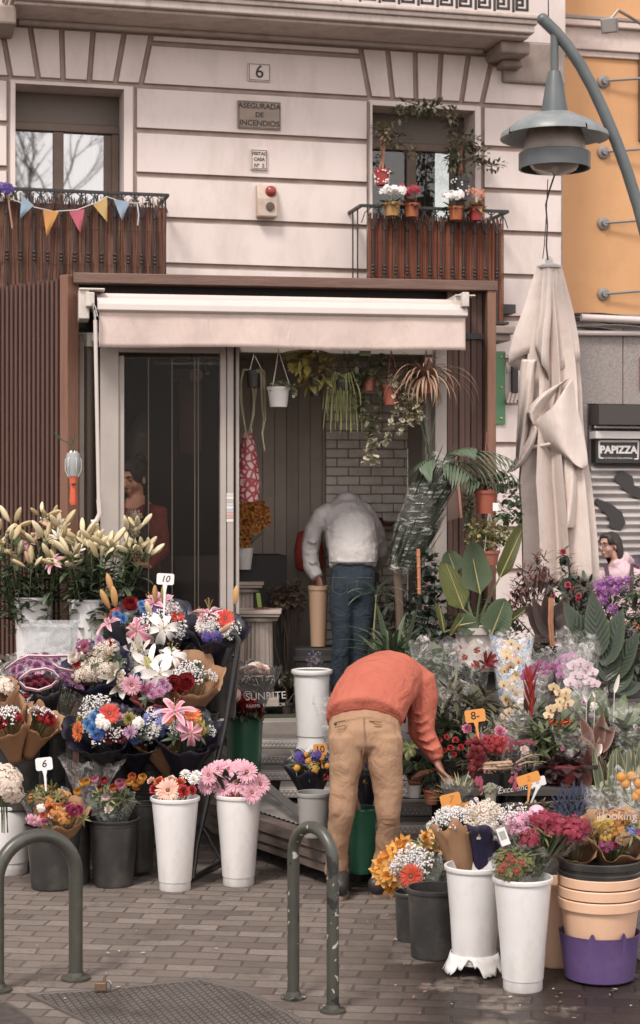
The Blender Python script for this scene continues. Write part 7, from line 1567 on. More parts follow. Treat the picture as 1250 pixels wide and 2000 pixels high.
def frond(b,base,d,L,droop,n,lw,ll,q=rnd):
 """palm frond: arching rib with leaflets both sides"""
 d=Vector(d).normalized();p=Vector(base);sd=d.cross(Vector((0,0,1))).normalized();pts=[p.copy()];N=n
 for k in range(N):
  ang=droop/N;up=sd.cross(d).normalized();d=(d*math.cos(ang)-up*math.sin(ang)).normalized();p=p+d*L/N;pts.append(p.copy());t=(k+1)/N
  if t>.22:
   for s in(1,-1):
    l_=ll*math.sin(math.pi*(.15+.8*t))**.7;b.leaf(p,(d*.75+sd*s*.8-Vector((0,0,.05))),l_*q.uniform(.85,1.1),lw,.9,5,.25,'lance',0,up=up)
 b.tube(pts,[.005*(1-.7*k/N)for k in range(N+1)],5)
def sleeve(t,base,top,r0,r1,m=CLEARW,seed=1,ruff=.05,name='clear_sleeve'):
 cone_wrap(axes(base,top),r0,r1,(Vector(top)-Vector(base)).length,seed,ruff).build(name,m,t)
 # --- back row
def strelitzia():
 Y=10.7;t,c=proot('large bird of paradise plant with broad paddle leaves beside the kiosk post',930,Y,r=.14,h=.22,m=mat('white_stone_pot','#b8aca2',.8,bump=.5,bscale=25));PB=foliage_mat('paddle_leaf','#6a8060',island=.1,edge='#7c9068',edgepow=1.5,rough=.35,trans=.3);PY=foliage_mat('paddle_leaf_yellow','#8f964e',island=.1,edge='#7f8a48',rough=.35,trans=.35)
 for(bx,by,tx,ty,wd,m,tw,dy,dr)in((938,1160,918,1062,62,PB,.2,-.05,-.25),(905,1190,872,1102,58,PY,.6,.0,.3),(975,1130,1020,1034,46,PY,.9,.05,.2),(960,1240,985,1176,60,PB,.1,-.15,.4),(880,1240,906,1205,26,PY,1.2,-.1,.5),(868,1235,858,1180,20,PY,.9,-.05,.3),(890,1120,876,1080,50,PB,.2,.12,.2),(960,1240,1026,1192,22,PY,1.0,-.1,.2),(895,1222,930,1215,44,PB,.0,-.12,.8)):
  B_=W(bx,by,Y+dy);T=W(tx,ty,Y+dy-.05);b=MB();d=T-B_;L=d.length*1.08;b.leaf(B_,d+Vector((0,0,.0)),L,wd*Y/F,dr,14,.22,'paddle',0,up=(tw,-1,.15),wave=.015);o=b.build('paddle_leaf',m,t)
  b=MB();b.tube([B_,B_+d*.5,T],[.006,.004,.001],5);b.build('midrib',mat('midrib','#a89a5c',.5),o)
  b=MB();b.tube([c,c.lerp(B_,.5)+Vector((0,0,.03)),B_],[.010,.008,.006],6);b.build('leaf_stalk',foliage_mat('stalk','#59683e'),t)
  # ribs across the paddle blades are carried by the blade material
def ribbed(m,sc=60,st=.8):
 t=m.node_tree;N=t.nodes;L=t.links;b=N['Principled BSDF'];at=N.new('ShaderNodeAttribute');at.attribute_name='Col';sp=N.new('ShaderNodeSeparateColor');L.new(at.outputs['Color'],sp.inputs[0])
 a=N.new('ShaderNodeMath');a.operation='MULTIPLY_ADD';L.new(sp.outputs[0],a.inputs[0]);a.inputs[1].default_value=sc
 n2=N.new('ShaderNodeMath');n2 .operation='MULTIPLY';L.new(sp.outputs[1],n2 .inputs[0]);n2 .inputs[1].default_value=-sc*.25;L.new(n2 .outputs[0],a.inputs[2])
 s=N.new('ShaderNodeMath');s.operation='SINE';L.new(a.outputs[0],s.inputs[0]);bp=N.new('ShaderNodeBump');bp.inputs['Strength'].default_value=st;bp.inputs['Distance'].default_value=.006;L.new(s.outputs[0],bp.inputs['Height']);L.new(bp.outputs[0],b.inputs['Normal'])
strelitzia();ribbed(MATS['paddle_leaf'],160);ribbed(MATS['paddle_leaf_yellow'],160)
def simple_bush(label,px,Y,mkey,col,lst,L,wd,prof='lance',flowers=(),fk='camellia',stems=None,r=.08,h=.12,col2=None,m=DPOT,depth=.12,tipc=None,z=None):
 t,c=proot(label,px,Y,r=r,h=h,m=m,z=z);b=MB();st=MB()
 clumps(b,Y,lst,L,wd,prof,depth=depth);b.build('foliage',foliage_mat(mkey,col,edge=col2,tip=tipc),t)
 for(x,y,rx,ry,n)in lst:
  cc=W(x,y,Y);st.tube([c,c.lerp(cc,.5)+Vector((U(-.04,.04),U(-.04,.04),0)),cc],[.006,.004,.002],5)
  for _ in range(3):st.tube([c.lerp(cc,.6),cc+Vector((U(-1,1)*rx*Y/F,U(-.05,.05),U(-.6,1)*ry*Y/F))],[.003,.0015],4)
 st.build('stem',mat('woody_stem','#5a4636'),t)
 for(x,y,s)in flowers:inst(t,PAL[fk](),bname(fk)if fk in BN else 'flower',W(x,y,Y-.13),(U(-.6,.6),-1,U(0,.8)),None,s)
 return t
PAL['camellia']=lambda:carnation('#a83040','#c04a58');PAL['boug']=lambda:spray_small('#8c4a92','#a866a8',22,.045,.014);PAL['hyp']=lambda:spray_small('#a8543a','#c07050',8,.03,.009)
simple_bush('red-tipped photinia shrub standing before the closed parasol',1050,11.1,'photinia','#4a3c34',[(1030,1130,16,30,70),(1050,1110,10,34,60),(1012,1150,16,26,60),(1070,1150,16,24,60),(1035,1175,40,20,120),(1000,1170,14,18,40),(1062,1100,6,26,30)],.065,.016,tipc='#8f4a48')
simple_bush('camellia shrub with red blooms before the closed parasol',1130,11.0,'camellia_leaf','#3c4a38',[(1110,1120,20,24,60),(1100,1160,26,24,80),(1140,1150,24,22,60),(1160,1180,26,20,70),(1105,1085,12,12,24),(1085,1190,30,18,70),(1135,1185,20,20,60)],.06,.028,'ovate',[(1100,1078,1.0),(1109,1143,1.1),(1130,1165,1.0),(1160,1165,1.1),(1080,1165,.8),(1128,1172,.7),(1118,1150,.6)])
simple_bush('purple bougainvillea in front of the walking woman',1195,10.9,'boug_leaf','#4c5a3c',[(1190,1150,26,24,60),(1215,1180,26,20,60),(1190,1190,26,20,60),(1225,1210,24,30,80)],.05,.026,'ovate',[(1174,1140,.7),(1190,1136,.8),(1208,1136,.7),(1224,1134,.7),(1180,1154,.9),(1200,1152,.9),(1216,1150,.8),(1176,1172,.8),(1195,1190,.8),(1168,1148,.7),(1218,1236,.8),(1232,1240,.6)],'boug')
simple_bush('leafy green shrub with small orange blooms at the right edge',1245,10.6,'edge_leaf','#4f6040',[(1240,1150,18,26,60),(1255,1200,26,30,90),(1235,1225,20,20,50),(1262,1130,20,26,60)],.055,.03,'ovate',[(1242,1226,.9),(1238,1245,.6)],'hyp')
def rubber(label,px,Y,mkey,col,edge,leaves,cane=None,L=.2,wd=.09):
 t,c=proot(label,px,Y,r=.065,h=.10);m=foliage_mat(mkey,col,edge=edge,edgepow=4,rough=.28,island=.15,trans=.1)
 for(x0,y0,x1,y1,w_,up)in leaves:
  A=W(x0,y0,Y+U(-.08,.02));B_=W(x1,y1,Y+U(-.16,.0));b=MB();b.leaf(A,B_-A,(B_-A).length*1.05,w_*Y/F,.35,9,.3,'ovate',0,up=up);b.build('leaf',m,t)
 b=MB();b.tube([c,W(px,leaves[0][1],Y)],[.012,.008],6);b.build('stem',mat('woody_stem','#5a4636'),t)
 if cane:
  for x,yt,yb in cane:b=MB();b.tube([W(x,yt,Y-.1),W(x-1,(yt+yb)/2,Y-.1),W(x+3,yb,Y-.1)],.009,7);b.build('cane',mat('bamboo_cane','#a8704a',.5,col2='#8c5a3a',scale=20),t)
rubber('dark rubber plant with big maroon brown leaves and a bamboo cane',1075,10.2,'rubber_dark','#3a2c28','#54403a',[(1072,1240,1036,1186,42,(0,-1,.3)),(1076,1235,1108,1172,44,(0,-1,.3)),(1070,1245,1050,1172,34,(.5,-1,.2)),(1080,1240,1126,1192,40,(-.3,-1,.4)),(1074,1240,1062,1168,30,(-.4,-1,0)),(1075,1250,1030,1240,30,(0,-.6,1)),(1078,1250,1125,1240,30,(0,-.5,1))],[(1074,1168,1262),(1079,1168,1262)])
rubber('broad-leaved dark green plant rising at the right above the orchids',1170,10.0,'broad_green','#343f30','#46533a',[(1165,1290,1112,1178,50,(.2,-1,.3)),(1172,1280,1160,1160,48,(0,-1,.1)),(1178,1300,1210,1190,50,(-.4,-1,.2)),(1170,1330,1130,1230,48,(0,-1,.2)),(1182,1330,1200,1235,50,(0,-1,.2)),(1190,1330,1240,1240,46,(-.3,-1,.4)),(1160,1345,1120,1290,40,(.2,-1,.4)),(1190,1350,1235,1290,44,(-.2,-1,.4)),(1200,1350,1255,1330,40,(-.2,-.8,.7))])
def dracaena():
 Y=10.2;t,c=proot('spiky green dracaena in front of the man in grey',768,Y,z=.66,r=.10,h=.16);c=W(768,1290,Y)
 fol(t,foliage_mat('drac','#47583f',island=.25,edge='#5d6b48',trans=.15),lambda b:(rosette(b,c,42,.36,.032,.1,1.45,1.0,'strap'),rosette(b,W(745,1300,Y),20,.26,.03,.1,1.3,.9,'strap'),rosette(b,W(805,1300,Y+.1),22,.28,.03,.1,1.3,.9,'strap'),[b.leaf(W(x,1290,Y-.08),(dx,-.1,1),L,w_,.25,8,.2,'lance')for x,dx,L,w_ in((760,-.12,.36,.045),(790,.12,.33,.04),(752,-.45,.28,.035),(812,.5,.26,.04))]))
 b=MB();b.tube([(c.x,c.y,.8),c],.02,7);b.build('stem',mat('woody_stem','#5a4636'),t)
 t,c=proot('slim young palm with arching fronds between the men',732,10.5,z=.66,r=.08,h=.14);b=MB();top=W(735,1160,10.5)
 for i,(dx,dz)in enumerate(((-.9,.9),(.9,1.0),(.3,1.2),(-.4,1.1),(1.1,.4),(-1,.4))):b.leaf(top,(dx,-.3,dz),.20,.035,1.3,8,.3,'lance')
 b.build('frond',foliage_mat('young_palm','#4f6248',edge='#6d7c58'),t);b=MB();b.tube([c,W(730,1230,10.5),top],[.006,.005,.003],6);b.build('stem',foliage_mat('pstem','#8a8050'),t)
dracaena()
simple_bush('glossy dark ivy on an orange cane left of the kiosk post',828,10.9,'ivy_dark','#333f33',[(838,1100,16,20,60),(830,1150,22,24,90),(845,1185,22,24,90),(820,1215,26,22,90),(850,1140,14,18,50),(860,1220,26,20,80)],.05,.04,'ovate',z=.8)
t=thing('bamboo_cane','orange bamboo cane standing in the glossy dark ivy','cane',W(820,1150,10.8));b=MB();b.tube([W(817,1072,10.75),W(819,1160,10.75)],.011,8);[b.ball(W(817+k*.5,1085+k*22,10.75),.013,8,5)for k in range(4)];b.build('cane',mat('bamboo_orange','#b06a40',.5),t)
simple_bush('loose dark foliage filling behind the bird of paradise',880,11.2,'backfill','#3c4436',[(870,1230,26,20,60),(900,1200,26,30,60),(990,1210,26,24,80),(960,1190,24,20,40),(1010,1240,30,20,80),(850,1260,30,14,60)],.06,.025,'ovate')
simple_bush('dense mixed dark foliage under the rubber plant',1150,10.4,'backfill2','#38402f',[(1060,1270,40,16,90),(1120,1265,40,24,100),(1170,1300,40,40,140),(1225,1290,34,50,160),(1240,1380,26,40,100)],.07,.03,'ovate')
# --- hanging baskets at the right of the kiosk
def hanging(label,px,py,Y,r,hpot,m,fn,wires,wm_=None,hook=None,name='hanging_plant',potname='pot'):
 c=W(px,py,Y);t=thing(name,label,'hanging plant',c);b=MB();b.lathe([(r*.72,-hpot),(r*.92,-.02),(r,-.02),(r*1.02,0),(r*.92,0),(.001,-.015)],22,c);b.build(potname,m,t)
 b=MB();hk=hook if hook is not None else W(px+wires[0],wires[1],Y)
 for a in(0,2.1,4.2):b.tube([c+Vector((r*math.cos(a),r*math.sin(a),0)),hk],.0028,4)
 b.tube([hk,hk+Vector((0,0,.05))],.0035,5);b.build('hanger',wm_ or mat('red_wire','#8f4034',.5),t)
 fn(t,c);return t
def ivyfn(lst,L,wd,mkey,col,edge,prof='ovate'):
 def f(t,c):
  b=MB();st=MB();Y=c.y
  for(x,y,rx,ry,n)in lst:leaf_cluster(b,W(x,y,Y),(rx*Y/F,.09,ry*Y/F),n,L,wd,.5,0,prof,.6);st.tube([c,W(x,y,Y)],.002,4)
  b.build('foliage',foliage_mat(mkey,col,edge=edge),t);st.build('stem',mat('woody_stem','#5a4636'),t)
 return f
hanging('trailing green ivy in an orange hanging pot on the kiosk post',950,958,11.3,.078,.145,mat('orange_pot','#9c4a30',.45),ivyfn([(935,945,18,12,40),(975,940,26,16,70),(1000,965,16,26,70),(985,1000,26,22,70),(918,975,9,30,40),(1010,1010,10,12,24),(915,1010,8,26,36)],.042,.036,'ivy_green','#4a5a3e','#5f6d4a'),(0,860))
t=thing('price_label','small white label hanging from the orange ivy pot','label',W(968,990,11.15));b=MB();b.cbox((0,0,0),(.035,.002,.05));o=b.build('card',TAGW,t,True,smooth=False)
hanging('yellow green button fern bush hanging below the ivy pot',955,1075,11.25,.07,.09,TERRA,ivyfn([(935,1030,24,16,110),(965,1035,28,22,160),(990,1048,20,16,80),(950,1060,26,14,90),(920,1060,12,18,50)],.032,.026,'buttonfern','#7d7c46','#968f58'),(0,1000),mat('cage_wire','#c9d0cc'))
# --- palm wrapped in film, leaning at the right side of the opening
def wrapped_palm():
 Y=11.35;base=W(778,1120,Y);top=W(868,890,Y);t=thing('wrapped_palm','tall palm bundled in shiny clear film leaning in the kiosk opening','palm',W(780,1240,Y));M=axes(base,top);L=(top-base).length
 PG_=foliage_mat('palm_green','#3f5038',edge='#4f6044',island=.3);b=MB();q=random.Random(8)
 for i in range(420):
  a=q.uniform(0,6.28);rr=q.uniform(.03,.11);p=M@Vector((rr*math.cos(a),rr*math.sin(a),q.uniform(0,L*.62)));b.leaf(p,M.to_3x3()@Vector((.12*math.cos(a),.12*math.sin(a),1)),q.uniform(.25,.42),.04,.1,5,.2,'strap')
 b.build('bundled_leaves',PG_,t)
 rs=[];n=48;N=26;b=MB()
 for k in range(N+1):
  u=k/N;r_=.15*math.sin(math.pi*min(1,.12+u*.76))**.6*(.82+.18*u);ring=[]
  for j in range(n):
   a=6.2832*j/n;rr=r_*(1+.04*math.sin(5*a+u*16)+.03*math.sin(u*60+3*math.sin(a)));ring.append(M@Vector((rr*math.cos(a),rr*math.sin(a),u*L)))
  rs.append(ring)
 b.rings(rs,0,cap=False);b.build('film_wrap',film('palm_film','#d0d0c6',.10,.7,.1,9,stretch=(1,1,4)),t)  # pale noise strokes mixed into the film stand in for its highlights
 b=MB();q=random.Random(2);c0=W(862,905,Y)
 for(dx,dy,dz,L_,dr)in((.9,-.3,.6,.44,1.0),(1.0,-.2,.35,.50,.9),(1.0,-.1,.1,.40,.8),(.9,-.5,-.05,.30,.7),(.5,-.3,.8,.26,1.0),(-.5,-.5,.4,.20,1.3),(.6,-.7,.3,.3,1.0)):frond(b,c0+Vector((q.uniform(-.03,.03),0,q.uniform(-.02,.02))),(dx,dy,dz),L_,dr,9,.017,.24,q)
 for(x,w_)in((822,.05),(832,.05),(846,.045)):b.leaf(W(838,895,Y-.05),W(x,805,Y-.05)-W(838,895,Y-.05),.30,w_,.1,7,.3,'lance')
 b.build('frond',foliage_mat('palm_frond','#52644c',edge='#66785a',island=.2),t)
 b=MB();pts=[W(775,1110,Y+.0),W(780,1180,Y),W(783,1240,Y)];b.tube(pts,[.03,.025,.03],8);b.build('stem',mat('woody_stem','#5a4636'),t);b=MB();b.lathe([(.10,-.2),(.12,0),(.11,0),(.001,-.02)],20,W(783,1250,Y));b.build('pot',BLACKP,t)
wrapped_palm()
t=thing('leaning_board','thin brown board leaning against the slats right of the opening','board',KF.world(893,920,-.06));b=MB();b.rings([[KF.world(874,888,-.03),KF.world(888,880,-.03),KF.world(902,1010,-.10),KF.world(874,1018,-.10)],[KF.world(874,888,-.01),KF.world(888,880,-.01),KF.world(902,1010,-.08),KF.world(874,1018,-.08)]]);b.build('panel',mat('board_brown','#5a4034',.6),t,smooth=False)
b=MB();b.tube([KF.world(889,880,-.05),KF.world(895,940,-.08),KF.world(901,1012,-.11)],.008,5);b.build('pale_edge',mat('pale_wood','#a8745a'),t)
# --- sleeved plants and orchids
def sleeved(label,px,ybase,ytop,Y,r0,r1,mcol,lst,L,wd,prof='lance',film_m=CLEARW,seed=1,flowers=(),group=None,ruff=.05,z=None,name='potted_plant',yfilm=None):
 z=CZ-(ybase-H)*Y/F if z is None else z
 t,c=proot(label,px,Y,name=name,z=z,r=.065,h=.11,group=group);fol(t,foliage_mat('slv_'+mcol,mcol,edge=None),lambda b:clumps(b,Y,lst,L,wd,prof,depth=.05,out=.4))
 for(k,x,y,s)in flowers:inst(t,PAL[k](),'flower' if k not in BN else bname(k),W(x,y,Y-.05),(U(-.4,.4),-1,U(0,.5)),None,s)
 sleeve(t,c-Vector((0,0,.05)),W(px,ytop,Y),r0,r1,film_m,seed,ruff);return t
PAL['orcw']=lambda:moth_orchid('#dcc8cf','#c88aa8','#c9a040');PAL['orcp']=lambda:moth_orchid('#b878a4','#8f3a72','#c9a040');PAL['orcm']=lambda:moth_orchid('#98407e','#6b1f56','#c9a040');PAL['orcc']=lambda:moth_orchid('#dcc396','#a8483a','#b98a3c')
PAL['anth']=lambda:_anth('#a81c18');PAL['brom']=lambda:_brom('#a8281c');PAL['poin']=lambda:_brom('#8c2a2c')
@cached
def _anth(c):
 b=MB();b.leaf((0,0,0),(0,.3,1),.05,.045,-.3,5,.1,'ovate',0,up=(0,1,0));b.leaf((0,0,0),(0,-.3,.6),.03,.04,.3,4,.1,'ovate',0);b.tube([(0,-.004,.004),(.004,-.02,.035)],.003,6,1);return b.mesh('anthurium_bloom',[petal('anth'+c,c,rough=.25),petal('anth_sp','#d08a2c')])
@cached
def _brom(c):
 b=MB()
 for i in range(14):a=i*2.4;e=1.35-.04*i;b.leaf((0,0,.01*(14-i)*.4),(math.cos(a)*math.cos(e),math.sin(a)*math.cos(e),math.sin(e)),.09,.018,.3,5,.3,'lance')
 return b.mesh('bromeliad_bloom',[petal('brom'+c,c)])
DG='#3f4a30'
sleeved('leafy plant in a wide crinkled clear sleeve right behind the man',852,1440,1256,9.6,.08,.14,'#5a6b4c',[(850,1320,28,40,110),(845,1385,24,34,80),(860,1280,20,14,24)],.07,.04,'ovate',seed=2,ruff=.09)
sleeved('plant with dark red blooms in a tall clear sleeve left of the blue patterned one',918,1420,1262,9.7,.07,.12,DG,[(915,1330,26,34,80),(925,1380,24,26,80)],.09,.024,flowers=[('anth',905,1285,1.0),('anth',928,1300,1.2),('poin',946,1300,1.0),('anth',893,1268,.9),('anth',930,1270,1.0)],seed=3,ruff=.08)
def printed_sleeve():
 m=film('printed_film','#7fa8c4',.8,.95,.25,14);N=m.node_tree.nodes;L=m.node_tree.links;pr=N['Principled BSDF']if 'Principled BSDF' in N else[n for n in N if n.type=='BSDF_PRINCIPLED'][0]
 vo=N.new('ShaderNodeTexNoise');vo.inputs['Scale'].default_value=26;tc=N.new('ShaderNodeTexCoord');L.new(tc.outputs['Object'],vo.inputs[0]);cr=N.new('ShaderNodeValToRGB');L.new(vo.outputs[0],cr.inputs[0]);cr.color_ramp.interpolation='CONSTANT'
 el=cr.color_ramp.elements;el[0].color=(*hexc('#5f95b8'),1);el[1].position=.47;el[1].color=(*hexc('#d8cfc8'),1)
 for p_,c_ in((.53,'#c98f5a'),(.56,'#6fa6c4'),(.62,'#c0625a')):e=el.new(p_);e.color=(*hexc(c_),1)
 L.new(cr.outputs[0],pr.inputs['Base Color']);return m
t=sleeved('cream moth orchid standing in a blue patterned sleeve',1000,1440,1240,9.75,.07,.118,DG,[(990,1400,20,14,20)],.12,.04,'ovate',film_m=CLEARW,seed=5)
b=MB();c0,c1=W(998,1420,9.85),W(1000,1242,9.95);Mx=axes(c0,c1);n=24;rs=[[Mx@Vector(((.04+.085*u)*math.cos(a),(.04+.085*u)*math.sin(a),u*(c1-c0).length+.01*math.sin(a*3)))for a in[math.pi*j/n for j in range(n+1)]]for u in(0,.3,.6,1)];b.rings(rs,0,cap=False,closed=False);b.build('printed_back',printed_sleeve(),t)
for i in range(17):inst(t,PAL['orcc'](),'orchid_bloom',W(998+14*math.sin(i*1.9),1256+i*9,9.62+.04*math.cos(i)),(math.sin(i*2)*.5,-1,.1),U(-.3,.3),.8)
def orchid(label,px,Y,pts,kind,sc,ybase=1420,slv=None,leaves=True):
 z=CZ-(ybase-H)*Y/F;t,c=proot(label,px,Y,name='moth_orchid',z=z,r=.055,h=.10,m=mat('clear_pot','#6d6258',.3));P=[W(x,y,Y-.04)for x,y in pts];b=MB();b.tube([c,c.lerp(P[0],.5)+Vector((.01,0,.04)),P[0]]+P[1:],.0028,5);b.build('stem',foliage_mat('orchid_stem','#5c5a34'),t)
 for i,p in enumerate(P):
  q_=Vector((U(-.45,.45),-1,U(-.15,.25))).normalized();z_=q_;x_=Vector((1,0,0));x_=(x_-z_*x_.dot(z_)).normalized();y_=z_.cross(x_);rot=Matrix((x_,y_,z_)).transposed().to_quaternion();inst(t,PAL[kind](),'orchid_bloom',p+Vector((0,-.03,0)),sc=sc*U(.85,1.1),rot=rot)
 b=MB();[b.leaf(c,(math.cos(a),-.4+.5*math.sin(a),.35),.15,.05,.9,6,.3,'ovate')for a in(0,1.2,2.2,3.1)];b.build('leaf',foliage_mat('orchid_leaf','#46563a',rough=.3),t)
 if slv:sleeve(t,c-Vector((0,0,.05)),W(slv[0],slv[1],Y),.05,slv[2],CLEARW,int(px),.04)
orchid('pale pink moth orchid in a tall clear sleeve',1135,9.45,[(1118,1300),(1132,1294),(1146,1300),(1156,1312),(1122,1318),(1136,1318),(1112,1332),(1148,1330),(1160,1335),(1128,1336),(1142,1308)],'orcw',.92,1450,(1130,1262,.115))
orchid('mauve moth orchid behind the pale pink one',1100,9.85,[(1092,1290),(1104,1284),(1116,1280),(1096,1304),(1108,1298),(1124,1288),(1094,1318)],'orcp',.85,1420,(1125,1240,.115))
orchid('magenta moth orchid above the red bromeliad',1045,9.5,[(1030,1312),(1042,1306),(1054,1296),(1066,1300),(1024,1322),(1038,1322),(1060,1312),(1076,1302)],'orcm',.8,1430,(1055,1276,.10))
orchid('cream moth orchid with a red-brown lip in front of the bromeliad',1085,9.2,[(1080,1342),(1090,1352),(1102,1360),(1108,1372),(1098,1378),(1086,1382),(1074,1384),(1070,1396),(1092,1368),(1104,1350)],'orcc',.8,1450)
simple_bush('bromeliad with a tall red flame bloom between the orchids',1035,9.35,'brom_leaf','#46553a',[(1035,1400,24,16,30)],.16,.03,'strap',r=.06,h=.1,z=CZ-460*9.35/F)
for x,y,s in((1033,1375,1.5),(1038,1362,1.2)):
 pass
t=thing('bromeliad_bloom','red flame-shaped bromeliad bloom rising between two orchids','flower',W(1036,1400,9.25));b=MB();[b.leaf(W(1036+U(-3,3),1402-5*k,9.22),(math.sin(k*2.2)*.45,-.3,1),.11,.018,-.1,6,.3,'lance')for k in range(16)];b.build('bract',petal('brom_red','#a8281c'),t)
def peace_lily():
 Y=9.3;t,c=proot('peace lily with one tall white spathe at the right of the orchids',1200,Y,z=CZ-460*Y/F,r=.07,h=.11);LF=foliage_mat('peace_leaf','#59663c',rough=.35,edge='#4a5a36')
 b=MB()
 for(x0,y0,x1,y1,w_)in((1195,1420,1150,1350,24),(1200,1420,1230,1355,28),(1192,1425,1178,1345,24),(1205,1430,1250,1380,26),(1190,1430,1140,1375,24),(1200,1425,1205,1360,26),(1150,1420,1115,1345,22),(1140,1425,1135,1340,22),(1150,1430,1160,1355,22),(1125,1425,1095,1370,20),(1215,1440,1245,1400,26),(1180,1440,1165,1380,22)):
  A=W(x0,y0,Y+U(-.1,.1));B_=W(x1,y1,Y+U(-.1,.1));b.leaf(A,B_-A,(B_-A).length*1.1,w_*Y/F,.5,8,.25,'lance',0,up=(U(-.5,.5),-1,.3))
 b.build('foliage',LF,t);WP=petal('spathe','#dcd4c8')
 for(x0,y0,x1,y1,w_)in((1200,1354,1210,1318,9),(1146,1372,1140,1356,6),(1162,1362,1158,1350,5)):
  A=W(x0,y0,Y-.1);B_=W(x1,y1,Y-.1);b=MB();b.leaf(A,B_-A,(B_-A).length*1.05,w_*Y/F,.2,7,.5,'ovate',0,up=(0,-1,0));b.tube([W(x0-2,y0+60,Y-.08),A],.003,5);b.build('spathe',WP,t)
peace_lily()
# mid tier
def ficus():
 Y=9.0;rubber('variegated rubber plant with cream and rose-edged leaves',1160,Y,'ficus_var','#6b4a42','#b08a74',[(1160,1470,1178,1402,30,(0,-1,.2)),(1155,1465,1142,1405,28,(.3,-1,.3)),(1168,1470,1196,1420,28,(-.4,-1,.3)),(1158,1480,1136,1440,28,(0,-1,.4)),(1166,1485,1184,1448,26,(0,-1,.4)),(1160,1480,1165,1430,30,(0,-1,.2))])
ficus()
sleeved('slim leafy plants in a low clear sleeve beside the cream orchid',1000,1480,1400,9.15,.07,.10,'#8a8564',[(985,1430,20,20,40),(1010,1440,20,24,50),(965,1425,14,18,26)],.09,.022,seed=9,ruff=.06)
simple_bush('small anthuriums with red spathes and long green leaves',1080,9.05,'anth_leaf','#5c6740',[(1060,1440,22,20,40),(1090,1450,24,24,50),(1115,1445,20,24,40),(1045,1455,16,16,30)],.10,.03,'lance',[(1072,1412,.8),(1098,1412,.9),(1110,1410,.7),(1085,1414,.6)],'anth',r=.06,h=.1)
simple_bush('mottled calathea with narrow wavy leaves',905,9.3,'calathea','#4c4a34',[(880,1360,26,24,50),(910,1385,30,30,70),(945,1370,24,26,50),(870,1410,24,24,50),(930,1420,26,14,40)],.12,.026,'lance',r=.07,h=.1,col2='#6b6844')
simple_bush('dark burgundy heuchera-like plant on the front tier',1105,8.85,'burgleaf','#3a2426',[(1080,1500,26,18,70),(1115,1495,26,20,80),(1100,1525,34,14,80),(1065,1525,18,14,40)],.055,.045,'ovate',r=.09,h=.10,m=mat('red_pot2','#7c2a30',.4))
rubber('red-bronze croton leaves next to the sansevieria',1150,8.85,'croton','#5c3430','#7a4a40',[(1140,1530,1128,1480,26,(.2,-1,.2)),(1145,1530,1150,1476,26,(0,-1,.2)),(1150,1535,1172,1490,28,(-.2,-1,.2)),(1140,1540,1112,1500,26,(.2,-1,.3)),(1155,1545,1180,1515,28,(0,-1,.3)),(1145,1540,1140,1495,28,(0,-1,.3))])
def sansevieria():
 Y=8.8;m=foliage_mat('sanse','#5b6650',edge='#c2b07c',edgepow=5,island=.12,rough=.35);m2=m
 for j,(px,lab)in enumerate(((1185,'sansevieria with yellow-edged upright leaves, left of the pair'),(1232,'sansevieria with yellow-edged upright leaves at the right edge'))):
  t,c=proot(lab,px,Y,z=CZ-590*Y/F,r=.075,h=.10);q=random.Random(px)
  for i in range(15):
   x=px-26+52*((i*.618)%1);b=MB();A=W(x*.5+px*.5,1560,Y+q.uniform(-.06,.06));B_=W(x,q.uniform(1452,1490),Y+q.uniform(-.06,.06));b.leaf(A,B_-A,(B_-A).length,q.uniform(.028,.04),.12,9,.35,'lance',0,up=(q.uniform(-1,1),-1,0),wave=.05,twist=.5);b.build('leaf',m,t)
sansevieria()
def fern(label,px,py,Y,n,L,col,z=None):
 t,c=proot(label,px,Y,z=z if z is not None else CZ-(py+50-H)*Y/F,r=.065,h=.10);c=W(px,py,Y);b=MB();q=random.Random(px)
 for i in range(n):a=i*2.4;frond(b,c,(math.cos(a),math.sin(a),q.uniform(.3,1.2)),L*q.uniform(.7,1.1),1.3,12,.009,.035,q)
 b.build('frond',foliage_mat('fern_'+col,col),t)
fern('bright green fern beside the man\'s right arm',818,1500,9.3,26,.17,'#5a7040');fern('yellow green fern behind the bright fern',800,1462,9.7,20,.16,'#76793f');fern('dark fern under the man\'s hand',850,1510,9.2,18,.13,'#4a5e36')
simple_bush('small red-flowered begonia near the man\'s hand',880,9.15,'begonia','#3f4a34',[(850,1450,24,12,60),(880,1455,26,16,70),(880,1480,26,14,60),(845,1470,14,12,30)],.04,.03,'ovate',[(858,1448,.9),(872,1440,.8),(890,1446,.9),(880,1462,.9),(868,1466,.7),(900,1460,.9),(886,1474,.8),(852,1460,.6)],'redcarn',r=.06,h=.09)
simple_bush('dark crimson cockscomb cluster under the eight price tag',928,8.9,'coxleaf','#46402f',[(925,1490,26,22,60),(945,1475,22,16,40)],.05,.022,'lance',[],r=.06,h=.09)
def crimson():
 t=thing('cockscomb_flower','hanging crimson flower mass beside the orange eight tag','flower',W(928,1500,8.75));q=random.Random(3)
 for(x,y)in[(916,1450),(928,1446),(940,1450),(924,1462),(936,1464),(948,1462),(918,1476),(930,1478),(942,1476),(924,1490),(936,1492),(944,1488),(922,1502),(932,1506),(940,1502),(928,1518)]:inst(t,PAL['crim'](),'floret_spray',W(x,y,8.72+q.uniform(-.05,.05)),(q.uniform(-.5,.5),-1,.2),None,.62)
PAL['crim']=lambda:spray_small('#6c0e1a','#8c1a26',26,.03,.010);crimson()
